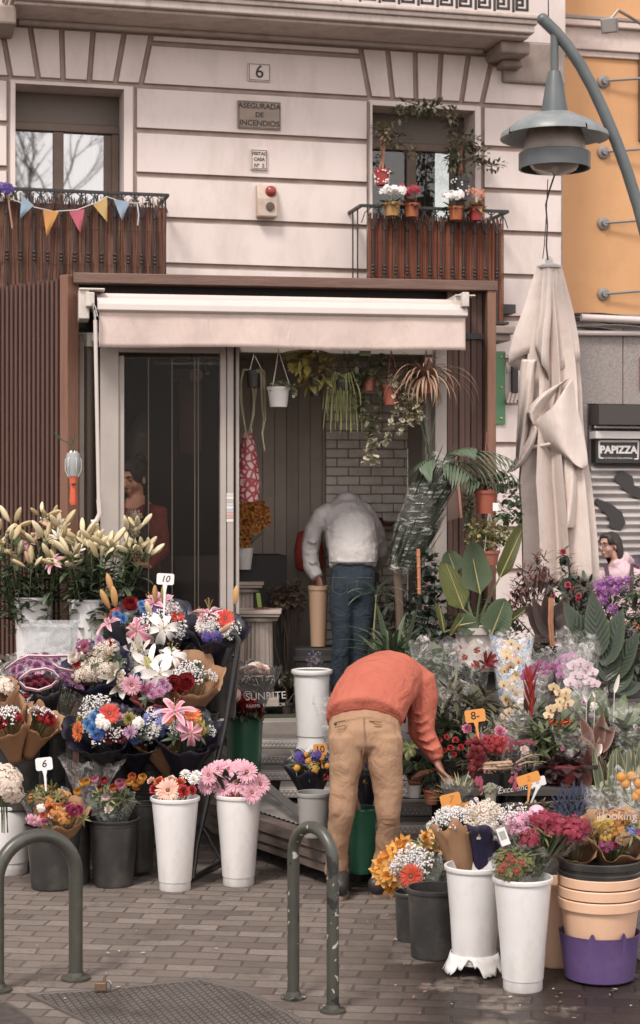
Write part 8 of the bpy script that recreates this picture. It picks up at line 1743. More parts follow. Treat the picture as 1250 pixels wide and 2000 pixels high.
simple_bush('bright red kalanchoe spreading to the right of the crimson flowers',970,9.0,'kal','#4a4634',[(965,1470,26,10,40),(985,1480,24,10,40)],.035,.022,'ovate',[(955,1448,1.0),(970,1450,1.0),(985,1452,1.0),(960,1460,1.0),(978,1462,1.0),(990,1460,.9),(950,1458,.8),(968,1456,1.0)],'redkal',r=.06,h=.09)if 'redkal' in PAL else None
PAL['redkal']=lambda:spray_small('#981820','#a8282c',26,.035,.010)
simple_bush('bright red kalanchoe spreading to the right of the crimson flowers',970,9.0,'kal','#4a4634',[(965,1470,26,10,40),(985,1480,24,10,40)],.035,.022,'ovate',[(955,1448,1.0),(970,1450,1.0),(985,1452,1.0),(960,1460,1.0),(978,1462,1.0),(990,1460,.9),(950,1458,.8),(968,1456,1.0)],'redkal',r=.06,h=.09)
for lab,k,x,y,s in(('pink carnation bloom left of the orange eight tag','pinkcarn',912,1424,1.3),('larger pink carnation bloom right of the orange eight tag','pinkcarn',976,1430,1.6),('pink carnation bloom just beside the tag stake','pinkcarn',934,1438,1.0),('salmon pink carnation above the twig bundle','peachcarn',1024,1466,1.2),('small pink bloom right of the twig bundle','pinkcarn',1012,1500,.9),('orange red bloom next to the black pots','orangecarn',1012,1518,.9)):
 loose(lab,'flower',k,x,y,W(x+4,y+60,8.95),s,(U(-.2,.2),-1,.5))
t=thing('plastic_bag','flat clear bag with a magenta top band beside the red kalanchoe','plastic bag',W(1010,1490,8.9));b=MB();n=14;rs=[[W(968+78*j/n+(1-u)*0,1445+3*math.sin(j)+60*u,8.85+.05*math.sin(j*.9+u*3))for j in range(n+1)]for u in(0,.3,.6,1)];b.rings(rs,0,cap=False,closed=False);b.build('film',CLEARW,t)
b=MB();rs=[[W(968+78*j/n,1446+3*math.sin(j)+7*u,8.845+.05*math.sin(j*.9))for j in range(n+1)]for u in(0,1)];b.rings(rs,0,cap=False,closed=False);b.build('magenta_band',mat('magenta_band','#9c3454',.4),t)
def twigs():
 t=thing('twig_bundle','bundle of pale cut twigs lying in front of the red flowers','twigs',W(975,1500,8.75));WD=mat('pale_twig','#b09070',.7,col2='#8f6f50',scale=40)
 for(y,x0,x1)in((1492,940,998),(1497,944,1004),(1502,938,1000)):b=MB();b.tube([W(x0,y,8.74),W((x0+x1)/2,y-1,8.72),W(x1,y-3,8.75)],.0095,7);b.build('twig',WD,t)
 for(x0,y0,x1,y1)in((1000,1496,1040,1474),(1004,1498,1050,1488),(996,1500,1004,1520)):b=MB();b.tube([W(x0,y0,8.75),W((x0+x1)/2,(y0+y1)/2-4,8.75),W(x1,y1,8.8)],.004,5);[b.leaf(W(x1-8*k,y1+3*k,8.78),(1,-.3,.3),.05,.016,.5,4,.2,'lance')for k in range(3)];b.build('branch',WD,t)
 t=thing('bonsai','small bonsai with orange brown roots in a white pot','bonsai',W(808,1556,9.05));pot(t,W(809,1557,9.05),.043,.066,WHITEP);b=MB();[b.tube([W(800+4*k,1534,9.03),W(806+5*k,1520-2*k,9.0),W(822+8*k,1508-k,9.0),W(850+4*k,1502,9.0)],[.006,.009,.008,.005],6)for k in range(5)];b.build('root',mat('root_orange','#9a6240',.7,col2='#6d4028',scale=40,bump=.5,bscale=90),t);b=MB();[b.ball(W(800+4*k,1528+2*(k%2),9.0),.010,6,4)for k in range(6)];b.build('bark_chips',mat('bark','#6b3a26',.9),t)
 t=thing('potted_plant','dark small conifer in a terracotta pot right of the bonsai','potted plant',W(843,1570,9.0));pot(t,W(843,1570,9.0),.045,.075,TERRA);b=MB();leaf_cluster(b,W(843,1525,9.0),(.055,.05,.04),130,.035,.006);b.build('foliage',foliage_mat('conifer','#34402c'),t)
twigs()
t,c=proot('variegated spider plant in a clear sleeve in front of the man\'s hand',900,8.75,z=CZ-625*8.75/F,r=.065,h=.11,m=mat('brown_pot','#4a3028',.5));fol(t,foliage_mat('spider','#b0a878',edge='#77804c',edgepow=2,island=.15),lambda b:(rosette(b,W(900,1575,8.75),60,.19,.011,.5,1.5,.9,'strap'),rosette(b,W(882,1570,8.8),20,.16,.010,.6,1.5,.6,'strap')))
sleeve(t,W(898,1600,8.75),W(900,1530,8.75),.06,.095,CLEARW,4)
def black_pots():
 for i,(x,lab)in enumerate(((955,'black printed pot with white script left of the orange tag'),(1002,'black printed pot with white script behind the orange tag'))):
  Y=8.75;base=W(x,1575,Y);t=thing('flower_pot',lab,'pot',base);b=MB();r_=.075;b.lathe([(r_*.8,0),(r_,.17),(r_*.95,.17),(.001,.15)],26,base);b.build('body',mat('gloss_black','#161414',.25),t)
  text(t,'Excelencia' if i else 'Jardin',.042,facing(base+Vector((0,-r_-.012,.10)),0,5,8),mat('print_white','#cfc8c2',.6),shear=.4)
  b=MB();leaf_cluster(b,base+Vector((0,0,.19)),(.06,.05,.03),50,.03,.014);b.build('foliage',foliage_mat('blkp','#6b6b4c' if i else '#7c5a58'),t)
 Y=8.55;base=W(958,1600,Y);t=thing('potted_plant','grey crested cactus in a white pot','cactus',base);pot(t,base,.05,.07,WHITEP);b=MB()
 for k in range(60):a=k*2.4;rr=.032*math.sqrt(k/60);b.ball(base+Vector((rr*math.cos(a),rr*math.sin(a),.16-rr*.5+.01*math.sin(k))),.009,6,4)
 b.tube([base+Vector((0,0,.05)),base+Vector((0,0,.15))],[.022,.03],10);b.build('cactus_body',mat('cactus_grey','#8f8378',.9,col2='#6f7458',scale=30),t)
 for i,(x,y,c_)in enumerate(((936,1530,'#9c4468'),(1003,1530,'#a0505c'))):t=thing('celosia',('mauve pink' if i==0 else 'rose pink')+' plumed celosia between the black pots','flower',W(x,y+50,8.6));[inst(t,PAL['astl'](),'astilbe_plume',W(x+U(-6,6),y+U(-12,16),8.6),(U(-.3,.3),-.3,1),None,.6)for _ in range(6)]
black_pots()
simple_bush('row of low succulents along the front tier',1000,8.55,'succ','#8a8668',[(1010,1580,30,8,60),(1060,1575,26,10,50),(1200,1560,30,12,60),(920,1595,20,8,30)],.03,.014,'ovate',r=.05,h=.07,depth=.06)
simple_bush('grey green echeveria and thyme pots right of the lavender',1190,8.6,'succ2','#87926f',[(1175,1548,20,10,50),(1215,1545,26,12,60),(1160,1565,16,10,30),(1230,1580,20,20,40)],.045,.02,'ovate',r=.05,h=.07,depth=.08)
t,c=proot('silver blue dried lavender bunch behind the red dianthus',1118,8.2,'lavender_bunch','lavender',z=.35,pt=False);q=random.Random(5)
for i in range(46):a=i*2.4;rr=38*math.sqrt((i+.5)/46);inst(t,PAL['lav'](),'lavender_spike',W(1120+rr*math.cos(a),1572+rr*.8*math.sin(a),8.15+q.uniform(-.06,.06)),(math.cos(a)*.5,-.3,1),None,q.uniform(.6,1.0))
b=MB();[b.tube([W(1125+U(-8,8),1660,8.15),W(1120+U(-30,30),1585,8.15)],.0016,4)for _ in range(40)];b.build('stems',foliage_mat('lavstem','#6b6f68'),t)
tag('orange price tag reading 8 on a stake above the red flowers',928,1398,8.9,40,25,'8-',TAGO,7,foot=(937,1456),sz=.85,shear=0)
tag('orange price tag turned away, right of the black pots',1032,1521,8.3,46,20,'2',TAGO,18,foot=(1031,1566),sz=.7,ink=mat('tag_back','#b5701c',.5));tag('white price tag behind the turned orange one',1049,1527,8.4,34,18,'8',TAGW,14,foot=(1037,1568),sz=.7,ink=mat('grey_ink','#a8a09c',.5))
tag('orange price tag reading 7 over the kraft-wrapped baby breath',880,1562,7.9,40,24,'7',TAGO,14,foot=(884,1625),sz=.8,shear=.3,ink=mat('tag_back','#b5701c'));tag('orange price tag reading 8 behind the tag reading 7',904,1580,7.95,36,22,'8',TAGO,12,foot=(888,1640),sz=.7,ink=mat('tag_back','#b5701c'))
# --- front buckets at the right
bucket('narrow black bucket of daffodils behind the big black one',803,1742,1843,34,28,BLACKP);bucket('large black bucket beside the two white ones',846,1735,1879,53,44,BLACKP)
WBB=bucket('white florist bucket with a torn broken foot',926,1692,1910,59,41,WHITEP,style='broken');WBC=bucket('tall white florist bucket of dianthus in the front row',1021,1715,1942,60,39,WHITEP,style='step')
def torn_foot():
 b=MB();c=WBB.location;Yc=c.y;n=120;rs=[];q=random.Random(6);jag=[q.uniform(0,1)for _ in range(n)]
 k=Yc/F;r0=41*k
 for u in(0,.4,.75,1):
  ring=[]
  for j in range(n):
   a=6.2832*j/n;lim=1-.75*(max(0,math.sin(a*3+.8))**3)-.35*max(0,math.sin(a*8+1))**4-.16*jag[j];uu_=u*max(.06,lim);ring.append(Vector((c.x+(r0+.01+.034*uu_**1.3)*math.cos(a),c.y+(r0+.01+.034*uu_**1.3)*math.sin(a),.085-.078*uu_)))
  rs.append(ring)
 b.rings(rs,0,cap=False);b.build('torn_foot',WHITEP,WBB,solid=.003)
torn_foot()
bucket('peach bucket half hidden between the white bucket and the stack',1090,1722,1893,48,44,PEACHP)
def stack():
 Yc=7.17;k=Yc/F;X=(1171-625)*k;z=lambda y:CZ-(y-H)*Yc/F
 t=thing('rubber_tub','purple rubber tub with two torn handles holding the stack of peach buckets','tub',(X,Yc,0));b=MB();n=200;pr=[(58,1915),(66,1905),(72,1860),(77,1822),(79,1818),(76,1819)];rs=[]
 for(r_,y)in pr:
  ring=[]
  for j in range(n):
   a=6.2832*j/n;zz=max(0.003,z(y)if y<1914 else.003)
   if y<1830:
    for h0 in(-1.9,-1.1):zz+=.024*max(0,1-abs((a+math.pi)%6.2832-math.pi-h0)/.07)**.7
   ring.append((X+r_*k*math.cos(a),Yc+r_*k*math.sin(a),zz))
  rs.append(ring)
 b.rings(rs,0,cap=False);b.face([b.add(p)for p in rs[0]][::-1]);b.build('tub_body',PURPLEP,t,solid=.004)
 for i,(yt,lab)in enumerate(((1757,'lowest peach bucket in the stack, sitting in the purple tub'),(1735,'middle peach bucket of the nested stack'),(1713,'topmost peach bucket of the nested stack'))):
  t=thing('flower_bucket',lab,'bucket',(X,Yc,z(1840)+i*.045));b=MB();b.lathe([(60*k,z(1880-22*i)if i==0 else z(yt+20)),(76*k,z(yt+6))],48,(X,Yc,0),cap0=(i==0));b.build('body',PEACHP,t)
  b=MB();b.lathe([(76*k,z(yt+12)),(81*k,z(yt+11)),(82*k,z(yt-6)),(80*k,z(yt-8)),(74*k,z(yt-7))],48,(X,Yc,0),cap0=False);b.build('rim',PEACHP,t)
 t=thing('flower_bucket','black bucket nested on top of the peach stack with dried bouquets','bucket',(X,Yc,z(1712)))
 b=MB();b.lathe([(72*k,z(1720)),(76*k,z(1698)),(78*k,z(1690))],48,(X,Yc,0));b.build('body',BLACKP,t)
 for y in(1703,1682):b=MB();b.lathe([(76*k,z(y+8)),(80*k,z(y+7)),(82*k,z(y-5)),(79*k,z(y-7)),(74*k,z(y-5))],48,(X,Yc,0),cap0=False);b.build('rim',BLACKP,t)
stack()
bucket('white bucket cut by the right edge of the picture',1290,1760,1885,56,46,WHITEP)
bouquet('bunch of yellow daffodils leaning left out of the narrow black bucket',775,1692,8.15,.085,.24,None,[('leafy',1)],lean=(-.35,-.2),fixed=[('daff',x,y,1.15,(U(-.7,.3),-1,U(-.1,.8)),U(-.12,.04))for x,y in((744,1685),(756,1672),(768,1660),(780,1652),(750,1702),(762,1692),(774,1680),(788,1668),(796,1656),(746,1718),(760,1712),(772,1722),(738,1700),(790,1645),(768,1702),(764,1735),(782,1694))])
bouquet('bunch with baby breath and one orange red flower in the big black bucket',812,1690,7.85,.09,.22,'clear',[('gyp',3),('grassy',3)],lean=(-.2,-.2),wr=1.2,fixed=[('gyp',800,1668,1.1),('gyp',792,1680,1.0),('gyp',812,1676,1.1),('gyp',824,1690,1.0),('gyp',816,1700,1.0),('gypb',806,1688,.8),('redlil',803,1712,1.05,(-.4,-1,.2),-.12)])
bouquet('bunch of yellow and peach alstroemeria in clear film in the big black bucket',846,1660,7.95,.095,.26,'clearw',[('olive',4),('grassy',4)],lean=(0,-.1),wr=1.1,fixed=[('daffp',x,y,.95,(U(-.5,.5),-.7,.6),U(-.05,.05))for x,y in((830,1634),(842,1628),(856,1636),(868,1644),(848,1650),(862,1656),(834,1648),(872,1630),(852,1622),(838,1664),(870,1664))]+[('yran',828,1636,.8),('budcream',845,1640,.6),('budcream',858,1650,.6)])
bouquet('kraft paper cone filled with tiny white baby breath',886,1606,7.4,.088,.30,'kraft',[('gypb',6),('gyp',3)],lean=(-.18,-.05),wr=1.0,front=-.01,rise=.01,scal=10,sc=.8,wh=.95,sprd=.72,fixed=[('gyp',862,1600,.7,(0,-.3,1),.04),('gyp',890,1594,.7,(0,-.3,1),.04),('gyp',874,1590,.7,(0,-.3,1),.04),('gyp',846,1612,.6,(-.6,-.3,1),.02)])
bouquet('blue violet wrapped bunch of white chamomile',948,1604,7.4,.095,.30,'violet',[('chamb',4),('cham',4)],lean=(.05,-.15),wr=1.1,front=.0,rise=.03,sprd=.6,fixed=[('chamb',940,1600,1.0),('chamb',958,1610,1.0),('chamb',944,1622,.9),('cham',930,1580,1.0),('cham',955,1582,1.0),('cham',924,1612,1.0),('chamb',962,1622,.8),('gyp',968,1600,.8)])
bouquet('large clear sleeve of pink and crimson dianthus in the tall white bucket',1046,1628,7.15,.135,.26,'clearw',[('reddi',3),('grassy',8),('leafy',5),('olive',4)],lean=(.12,-.1),wr=1.15,fixed=[('pinkdi',x,y,.8,(U(-.3,.3),-.8,.6),U(-.08,.02))for x,y in((1000,1606),(1016,1600),(1028,1610),(1008,1618),(1022,1622),(1036,1600))]+[('reddi',x,y,.85,(U(-.3,.3),-.8,.7),U(-.08,.04))for x,y in((1048,1608),(1062,1602),(1078,1604),(1092,1612),(1108,1618),(1122,1612),(1054,1620),(1070,1618),(1086,1624),(1102,1630),(1118,1628),(1134,1618),(1040,1614))]+[('gyp',994,1592,.8),('gyp',1012,1586,.8)])
bouquet('low mossy bunch dotted with small red flowers in front of the dianthus',1000,1692,7.0,.075,.14,'clear',[('moss',14),('grassy',2)],lean=(-.1,-.5),wr=1.05,fixed=[('reddot',x,y,.5,(0,-.9,.6),-.08)for x,y in((985,1690),(1000,1682),(1018,1686),(978,1700),(1008,1702),(994,1674))])
def stems_mass():
 b=MB();q=random.Random(12)
 for i in range(150):x=q.uniform(1010,1120);b.tube([W(1035+(x-1060)*.35,1712,7.1+q.uniform(-.05,.1)),W((x+1040)/2+5,1670,7.1+q.uniform(-.06,.1)),W(x,1630,7.08+q.uniform(-.06,.1))],.0016,4);b.leaf(W(1040+(x-1060)*.6,q.uniform(1640,1700),7.06+q.uniform(-.05,.1)),(q.uniform(-.5,.5),-.2,1),.06,.006,.3,4,.2,'strap')
 props(b.build('dianthus_stems',foliage_mat('dian_stem','#4c5636')),'dense dark green stems of the crimson dianthus in the clear sleeve','stems')
stems_mass()
t=thing('barcode_label','white paper label with black bars on the clear dianthus sleeve','label',W(983,1632,6.95));M=facing(W(983,1634,6.93),0,0,20);b=MB();b.box((-.018,-.035,-.001),(.018,.035,.001),0,M);b.build('card',TAGW,t,smooth=False);b=MB();[b.box((-.012+.0035*k,-.012,.0012),(-.0105+.0035*k,.022,.0016),0,M)for k in range(7)];b.build('bars',INK,t,smooth=False)
t=thing('egg_ornament','round pink ornament inside the clear dianthus sleeve','ornament',W(1048,1586,7.2));b=MB();b.ball(W(1048,1586,7.2),.033,18,12,0,(1,1,.9));b.build('egg',mat('pink_egg','#d0a0b0',.5),t)
bouquet('kraft cone of dried pink strawflowers on the black bucket',1122,1638,7.2,.085,.20,'kraft',[('dry',4),('olive',2),('plum',2)],lean=(-.05,-.4),wr=1.15,front=.05,rise=.0,fixed=[('pinkg',1124,1612,.5),('pinkg',1110,1628,.5),('plum',1132,1632,.9),('redlil',1118,1618,.4),('pinkdi',1106,1640,.5),('dry',1140,1640,.8)])
bouquet('kraft and clear printed wrap of dried yellow and magenta flowers at the right edge',1208,1620,7.2,.12,.24,'kraft',[('dry',6),('dryo',6),('olive',5),('plum',3)],lean=(.08,-.35),wr=1.1,front=.06,rise=.0,fixed=[('mran',1190,1640,.9),('pinkg',1216,1638,.55),('ylow',1176,1608,1.0),('ylow',1196,1614,1.0),('yran',1222,1600,.9),('dryo',1206,1604,1.1),('plum',1184,1650,1.0),('ylow',1184,1632,.9),('dry',1210,1622,1.0),('mran',1200,1650,.7),('blue',1232,1624,.8)])
sl=thing('flower_sleeve','clear sleeve printed with the white word looking at the right edge','sleeve',W(1205,1640,7.3));cone_wrap(axes(W(1205,1665,7.3),W(1212,1555,7.3)),.09,.155,.235,8,.04).build('film',CLEARW,sl)
text(sl,'looking',.047,facing(W(1210,1594,7.1),0,0,-2),mat('print_white','#cfc8c2'),ext=.0004);text(sl,'good',.03,facing(W(1222,1570,7.12),0,0,8),mat('print_white','#cfc8c2'),ext=.0003,shear=.4)
b=MB();M=facing(W(1172,1598,7.1));[b.box((x,y,0),(x+.004,y+h_,.0008),0,M)for x,y,h_ in((-.012,-.012,.022),(-.004,-.012,.030),(.006,-.012,.022))];b.build('printed_bars',mat('print_white','#cfc8c2'),sl,smooth=False)
for i,(x,y)in enumerate(((1213,1518),(1233,1516),(1221,1531),(1246,1530),(1248,1548),(1256,1512),(1242,1556))):loose(['billy button highest at the left of the right-edge bunch','billy button second from the left in the right-edge bunch','billy button low left in the right-edge bunch','billy button in the middle of the right-edge bunch','billy button low in the right-edge bunch','billy button cut by the right edge','billy button lowest in the right-edge bunch'][i],'flower','ball',x,y,W(1235,1620,7.35),1.25,(U(-.2,.2),-.6,1),stemr=.0022)
t=thing('film_sleeve','stiff clear sleeve round the yellow billy buttons','sleeve',W(1235,1620,7.4));cone_wrap(axes(W(1240,1620,7.4),W(1236,1512,7.4)),.03,.10,.22,2,.03).build('film',CLEARW,t)
ribbed(MATS['broad_green'],60,.25)
for(lab,px,yb,yt,Y,r0,r1,mc,lst,L_,wd,fl)in(
('pale-flowered plant in a crinkled sleeve left of the eight tag',880,1500,1340,9.35,.06,.11,'#59604a',[(878,1420,20,30,50)],.08,.03,[('peachcarn',870,1378,.7),('wstat',890,1386,.9),('wstat',876,1400,.9)]),
('white-blossomed plant in tall film between the cream and the magenta orchids',1025,1500,1330,9.5,.05,.09,'#62684e',[(1025,1440,14,26,40)],.08,.025,[('wstat',1018,1372,1.0),('wran',1030,1392,.8),('wstat',1022,1410,.9)]),
('broad-leaved plant in hazy film at the right below the peace lily',1232,1520,1380,9.0,.07,.12,'#5c6848',[(1230,1440,26,30,60)],.13,.05,[('wran',1240,1420,.7)]),
('plum-leaved plant in low hazy film behind the burgundy leaves',1120,1520,1430,8.95,.06,.10,'#5a4040',[(1118,1470,22,20,60)],.07,.04,[('pinkcarn',1098,1462,.6),('redcarn',1126,1470,.6)]),
('grey green plant in clear film between the two orange tags',975,1530,1430,9.05,.05,.09,'#76785c',[(975,1470,18,18,40)],.06,.02,[('pinkcarn',960,1450,.8),('peachcarn',990,1456,.8)]),
('small lilac-flowered plant in film right of the cream orchid',1150,1480,1350,9.3,.05,.10,'#5c6448',[(1150,1410,18,26,50)],.09,.03,[('lilacmum',1140,1372,.6),('wstat',1160,1380,.9),('lilacmum',1156,1396,.6)])):
 sleeved(lab,px,yb,yt,Y,r0,r1,mc,lst,L_,wd,'ovate',seed=px,flowers=fl,ruff=.08)
simple_bush('low mixed green foliage packed behind the crimson flowers',935,9.25,'fill_a','#5a6444',[(870,1420,30,20,90),(930,1420,34,18,90),(990,1435,30,16,80),(1050,1470,34,16,90)],.06,.03,'ovate')
simple_bush('greens and small blooms packed between the orchids and the croton',1130,9.15,'fill_b','#606a4a',[(1100,1430,34,20,90),(1170,1450,34,20,90),(1225,1470,30,22,90)],.07,.028,'lance',[(1090,1425,.5),(1140,1440,.5),(1210,1452,.5)],'redcarn')
# ------------------------------------------------------------------ inside the kiosk
PEDM=mat('plaster_pedestal','#b0a093',.75,col2='#a09083',scale=6,dirt='#7c6d62',dirtamt=.3)
def pedestal(label,px,yt,yb,Y,hw):
 k=Y/F;z=lambda y:CZ-(y-H)*k;X=(px-625)*k;t=thing('pedestal',label,'pedestal',(X,Y,z(yb)));w_=hw*k
 b=MB();b.cbox((X,Y,z(yt)-.012),(2*w_,2*w_,.024));b.cbox((X,Y,z(yt)-.034),(1.86*w_,1.86*w_,.018));b.build('capital',PEDM,t,smooth=False,bevel=.004)
 b=MB();b.lathe([(w_*.82,z(yt)-.075),(w_*.86,z(yt)-.06),(w_*.7,z(yt)-.044)],28,(X,Y,0),cap0=False);b.build('neck_ring',PEDM,t)
 b=MB();n=96;rs=[]
 for zz,s in((z(yb)+.05,1.0),(z(yt)-.07,.9)):rs.append([(X+w_*.68*s*(1-.07*abs(math.cos(10*6.2832*j/n)))*math.cos(6.2832*j/n),Y+w_*.68*s*(1-.07*abs(math.cos(10*6.2832*j/n)))*math.sin(6.2832*j/n),zz)for j in range(n)])
 b.rings(rs);b.build('fluted_shaft',PEDM,t);b=MB();b.cbox((X,Y,z(yb)+.025),(1.8*w_,1.8*w_,.05));b.build('plinth',PEDM,t,smooth=False,bevel=.004)
pedestal('front fluted pedestal with scissors on top just inside the kiosk',505,1190,1375,12.05,45);pedestal('smaller fluted pedestal behind the front one',478,1135,1320,12.7,38)
t=thing('scissors','dark red handled scissors lying on the front pedestal','scissors',W(512,1188,12.0));b=MB();[b.tube([W(505,1189,11.98)+Vector((.025*math.cos(a)+dx,.02*math.sin(a),.005))for a in[q*.5 for q in range(14)]],.005,5)for dx in(0,.045)];b.build('handle',mat('dark_red_plastic','#6b2028',.4),t);b=MB();b.cbox(W(522,1190,12.0)+Vector((0,0,.005)),(.06,.008,.003));b.build('blade',mat('chrome','#9c9894',.25,metal=.9),t)
def vase_yellow():
 Y=12.55;t=thing('flower_vase','white vase of orange yellow daffodils left inside the kiosk','vase',W(478,1112,Y));k=Y/F;b=MB();X=(478-625)*k;z=lambda y:CZ-(y-H)*k;b.lathe([(12*k,z(1112)),(17*k,z(1070)),(15*k,z(1070)),(.001,z(1075))],24,(X,Y,0));b.build('vase',WHITEP,t)
 for i in range(34):a=i*2.4;rr=34*math.sqrt((i+.5)/34);x=495+rr*math.cos(a)*.9;y=1008+rr*.8*math.sin(a);inst(t,PAL['daffi'](),'daffodil',W(x,y,Y+U(-.08,.08)),(math.cos(a)*.6,-1,.4-.4*math.sin(a)),None,1.15)
 for i in range(8):inst(t,PAL['daffi'](),'daffodil',W(478+U(-12,12),1050+U(-16,16),Y-.08),(U(-.4,.4),-1,-.3),None,1.0)
 b=MB();[b.leaf(W(482+U(-8,8),1070,Y),(U(-.5,.8),-.2,1),.2,.012,.6,6,.2,'strap')for _ in range(22)];b.build('stems',STEM,t)
PAL['daffi']=lambda:daffodil('#c8862a','#b9701c');vase_yellow()
t=thing('paper_roll','red and white patterned wrapping paper hanging just inside the opening','wrapping paper',W(482,870,11.95));m=mat('red_floral_paper','#a8303a',.5);N=m.node_tree.nodes;L=m.node_tree.links
vo=N.new('ShaderNodeTexVoronoi');vo.feature='DISTANCE_TO_EDGE';vo.inputs['Scale'].default_value=22;tc=N.new('ShaderNodeTexCoord');L.new(tc.outputs['Object'],vo.inputs['Vector']);mr=N.new('ShaderNodeMapRange');mr.inputs[1].default_value=.10;mr.inputs[2].default_value=.22;L.new(vo.outputs['Distance'],mr.inputs[0]);mx=N.new('ShaderNodeMix');mx.data_type='RGBA';L.new(mr.outputs[0],mx.inputs[0]);mx.inputs[6].default_value=(*hexc('#9c2430'),1);mx.inputs[7].default_value=(*hexc('#d0aca8'),1);L.new(mx.outputs[2],N['Principled BSDF'].inputs['Base Color'])
b=MB();b.lathe([(.07,0),(.085,.12),(.06,.33),(.03,.46)],20,W(484,980,11.95));b.build('paper',m,t)
def bin_():
 Y=12.35;k=Y/F;z=lambda y:CZ-(y-H)*k;X=(622-625)*k;t=thing('tall_bin','tall cream bin in front of the man in the grey sweatshirt','bin',(X,Y,z(1262)));b=MB();b.lathe([(15*k,z(1262)),(19*k,z(1152)),(20.5*k,z(1152)),(20.5*k,z(1144)),(17*k,z(1144)),(.001,z(1160))],26,(X,Y,0));b.build('body',mat('cream_bin','#b08c6c',.5),t)
bin_()
t=thing('red_bag','red printed bag hanging behind the man in grey','bag',W(600,1080,12.9));b=MB();b.loft([W(605,1110,12.9),W(604,1075,12.9),W(603,1040,12.9)],[(.10,.05),(.11,.06),(.08,.03)]);b.build('bag_body',mat('red_bag','#a8341f',.4,bump=.6,bscale=15),t)
simple_bush('dried brown hydrangea bunch in the shade of the kiosk',560,12.6,'dried_hyd','#6f5a48',[(545,1160,20,18,120),(575,1155,20,20,120),(560,1175,30,14,120),(585,1178,14,14,60),(535,1178,12,12,40)],.035,.03,'ovate',z=zF,col2='#8a7460')
simple_bush('grey lilac limonium standing on the kiosk floor by the sill',614,11.95,'limonium','#76707c',[(614,1285,18,14,200),(618,1305,20,12,160)],.018,.012,'ovate',z=zF,r=.06,h=.08)
simple_bush('small mixed green pots on the turf floor left of the white bucket',560,12.0,'floorpots','#414b30',[(540,1320,24,10,60),(575,1325,20,10,50)],.04,.02,'ovate',z=zF,r=.05,h=.07)
t=thing('green_ribbon','bright green strip of card between the pedestals','card',W(507,1170,12.4));b=MB();b.rings([[W(500,1158,12.4),W(508,1158,12.4),W(512,1190,12.4),W(504,1190,12.4)],[W(500,1158,12.42),W(508,1158,12.42),W(512,1190,12.42),W(504,1190,12.42)]]);b.build('card',mat('lime','#7d9c2c',.5),t,smooth=False)
simple_bush('shaded potted plants stacked behind the wrapped palm',800,12.2,'shadeplants','#3a4234',[(770,1180,30,20,80),(800,1200,30,24,90),(760,1220,26,20,60),(745,1150,14,16,30)],.06,.03,'ovate',z=zF)
t=thing('wicker_tray','orange brown wicker tray on a ledge beside the man in grey','tray',W(738,1022,13.1));b=MB();b.lathe([(.10,0),(.13,.03),(.12,.03),(.001,.008)],24,W(738,1028,13.1));[b.leaf(W(738+U(-8,8),1022,13.1),(U(-1,1),-.3,.4),.07,.03,.3,3,.2,'ovate')for _ in range(14)];b.build('tray_body',mat('wicker','#8f5c34',.8),t)
# paper roll on the rail behind the glass
def roll():
 t=thing('paper_roll','brown paper roll hanging from a rail with hooks behind the glass','paper roll',W(368,735,12.1));BP=mat('brown_paper','#4a3630',.8);b=MB();b.tube([W(335,733,12.2),W(390,733,12.1)],.042,16);b.build('roll',BP,t);b=MB();rs=[[W(x,y,12.12)for x in(350,372,394)]for y in(735,800,885)];b.rings(rs,0,cap=False,closed=False);b.build('sheet',BP,t,solid=.003)
 b=MB();b.tube([W(300,709,12.15),W(432,709,12.1)],.012,8);b.build('rail',mat('chrome','#9c9894'),t);b=MB()
 for x in(389,410):b.ball(W(x,709,12.05),.020,12,8,0,(1,.5,1));b.ball(W(x-5,729,12.05),.014,10,6);b.tube([W(x-16,692,12.05),W(x-6,728,12.05)],.003,4)
 b.build('hook',mat('chrome','#9c9894'),t);b=MB();b.lathe([(.045,0),(.045,.004),(.02,.006)],24);me=b.mesh('roll_end',[mat('roll_end','#7c5a44',.8)]);inst(t,me,'roll_end',W(383,733,12.05),(.1,-1,0))
roll()
t=thing('clear_bag','clump of dark crinkled film hanging above the woman behind the glass','bag',W(268,860,12.3));b=MB();b.loft([W(266,905,12.3),W(268,870,12.3),W(274,838,12.3),W(282,806,12.3)],[(.08,.07),(.10,.08),(.07,.06),(.02,.02)]);b.build('film',film('dark_film','#5a5250',.35,.8,.15,20),t,disp=[(.04,.03)])
# hanging pots along the lintel
WIREW=mat('white_wire','#c9c2bc',.5);WIRED=mat('dark_wire','#4a4a48',.5)
def strands(lst,L,wd,mkey,col,edge=None,tube=None,prof='ovate',dens=26,q=random.Random(9)):
 def f(t,c):
  b=MB();Y=c.y
  for pts in lst:
   P=[W(x,y,Y+q.uniform(-.07,.03))for x,y in pts];sm=[]
   for i in range(len(P)-1):
    for k in range(5):sm.append(P[i].lerp(P[i+1],k/5))
   sm.append(P[-1])
   if tube:b.tube(sm,[tube*(1-.5*k/len(sm))for k in range(len(sm))],6)
   else:
    b.tube(sm,.002,4)
   if L:
    tot=sum((P[i+1]-P[i]).length for i in range(len(P)-1));n=max(3,int(tot*dens*1.7))
    for k in range(n):
     p=sm[min(len(sm)-1,int(k/n*len(sm)))]+Vector((q.uniform(-.012,.012),q.uniform(-.02,.02),q.uniform(-.015,.015)));b.leaf(p,(q.uniform(-1,1),q.uniform(-1,.3),q.uniform(-.6,.5)),L*q.uniform(.6,1.1),wd*q.uniform(.7,1.1),.5,4,.2,prof)
  b.build('foliage',foliage_mat(mkey,col,edge=edge),t)
 return f
q=random.Random(21);HY=11.75
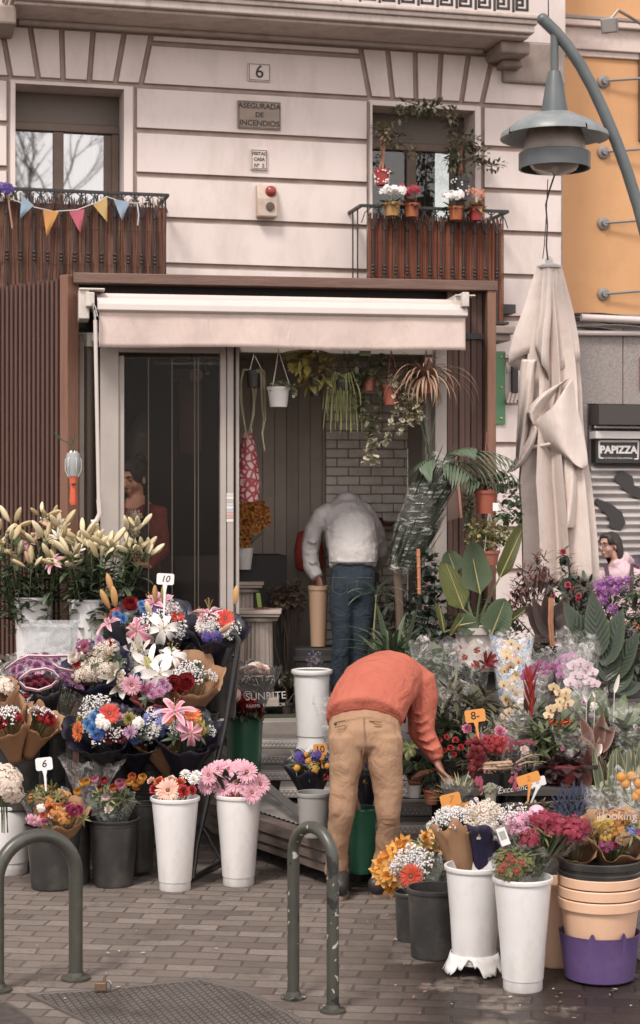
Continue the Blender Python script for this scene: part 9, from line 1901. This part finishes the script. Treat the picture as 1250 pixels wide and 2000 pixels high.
hanging('string cactus with long cord-like stems, first hanging pot from the left',496,724,HY,.055,.11,mat('dark_pot','#2f2e2d',.5),strands([[(490,724),(476,722),(470,745),(473,790),(478,830)],[(488,724),(472,726),(469,770),(473,810),(482,850),(486,866)],[(500,724),(512,722),(516,760),(518,820),(512,845),(517,880)],[(505,724),(516,726),(520,780),(514,830),(513,860)],[(490,740),(496,770),(496,810),(487,845)],[(502,745),(497,790),(490,830),(492,846)],[(500,724),(510,728),(512,790),(516,840)]],0,0,'cord_cactus','#a39a78',tube=.0095),(0,692),WIREW)
hanging('white hanging pot of string of pearls',544,756,HY-.1,.076,.13,mat('white_pot','#cfc9c4',.4),strands([[(530,755),(545,748),(560,752),(572,758)],[(535,750),(550,746),(566,748)],[(560,752),(574,758),(576,770)],[(528,756),(538,750)]],.024,.022,'pearls','#8a9068','#a8ac88',dens=170),(0,685),WIREW)
hanging('yellow green hoya with drooping broad leaves in a black pot',617,736,HY,.042,.13,BLACKP,strands([[(600,720),(590,705),(578,710),(600,750)],[(610,700),(600,690),(575,695),(565,705)],[(625,715),(640,705),(652,715)],[(625,720),(634,740),(640,760)],[(570,690),(590,686),(610,690)],[(612,730),(606,745),(598,755)],[(575,692),(566,700),(560,712)],[(640,690),(655,700),(650,720)],[(595,688),(620,684),(645,690)]],.13,.055,'hoya','#b3a24e','#988a44',dens=34),(0,685),WIRED)
hanging('green mistletoe cactus with a dense fall of thin stems',672,742,HY,.06,.07,BLACKP,strands([[(672,738),(672+a*.5,730-abs(a)*.1),(672+a,760+10*(i%3)),(672+a*(1.1+.1*(i%2)),800+(i*37)%55)]for i,a in enumerate([-38,-34,-30,-27,-24,-20,-17,-14,-11,-8,-5,-2,1,4,7,10,13,16,19,22,25,28,32,36,-32,-22,-12,0,12,24,30,-6,18])],0,0,'rhipsalis','#989c56',tube=.0045),(0,690),WIRED)
hanging('dark curly lipstick plant spilling from a terracotta hanging pot',722,734,HY,.045,.10,TERRA,strands([[(720,730),(705,725),(700,760),(710,800),(722,840),(726,870)],[(725,730),(740,735),(742,780),(738,820),(725,860)],[(715,725),(728,705),(742,712)],[(715,730),(708,750),(715,790),(730,830)],[(730,720),(748,700)],[(690,700),(700,690),(716,694)],[(742,690),(752,704),(748,730)],[(700,715),(690,740),(698,770),(694,800)],[(712,722),(700,715),(696,735)]],.055,.034,'curly','#5f6142','#74744f',dens=80),(0,685),WIRED)
hanging('variegated ivy with small cream leaves in an orange hanging pot',764,752,HY-.05,.06,.13,mat('orange_pot','#9c4a30'),strands([[(765,748),(785,738),(800,760),(805,800),(800,830)],[(765,748),(775,740),(812,770),(818,810)],[(780,745),(795,760),(790,800),(780,850)],[(770,750),(775,790),(760,840),(755,860)],[(790,760),(810,790),(812,830)],[(780,750),(790,775),(800,815)],[(725,860),(718,885),(714,905)],[(750,745),(760,738),(775,735)],[(735,845),(728,880),(733,910)],[(795,750),(820,780),(826,815)]],.048,.040,'ivy_var','#9a9470','#e4d8bc',dens=85),(0,685))
hanging('brown-pink spider plant with long dry arching leaves',832,742,HY-.08,.055,.09,TERRA,lambda t,c:fol(t,foliage_mat('dryspider','#a07a5c',edge='#bd9a80',island=.2),lambda b:(rosette(b,W(832,735,HY-.08),80,.32,.017,-.1,1.3,2.0,'strap'),[b.leaf(W(840,740,HY-.12),(dx,-.2,.5),.45,.012,2.2,12,.2,'strap')for dx in(.3,.8,1.1,-.5,.5,-.2,1.0)])),(0,685))
t=thing('plant_label','small green and orange card label above the hanging pots','label',W(713,688,HY-.1));b=MB();b.cbox(W(713,688,HY-.12),(.075,.003,.045));b.build('card',mat('label_green','#7d9a6c',.5),t,smooth=False)
t=thing('crate','low black crate under the tall cream bin inside the kiosk','crate',W(620,1262,12.35));b=MB();c=W(620,1263,12.4);b.box((c.x-.16,12.25,zF),(c.x+.16,12.55,c.z));b.build('crate_body',mat('crate_dark','#242120'),t,smooth=False,bevel=.01);b=MB();[b.box((c.x-.165,12.24,zF+.05+.07*k),(c.x+.165,12.25,zF+.08+.07*k))for k in range(5)];b.build('slats',mat('crate_rim','#34302d',.6),t,smooth=False)
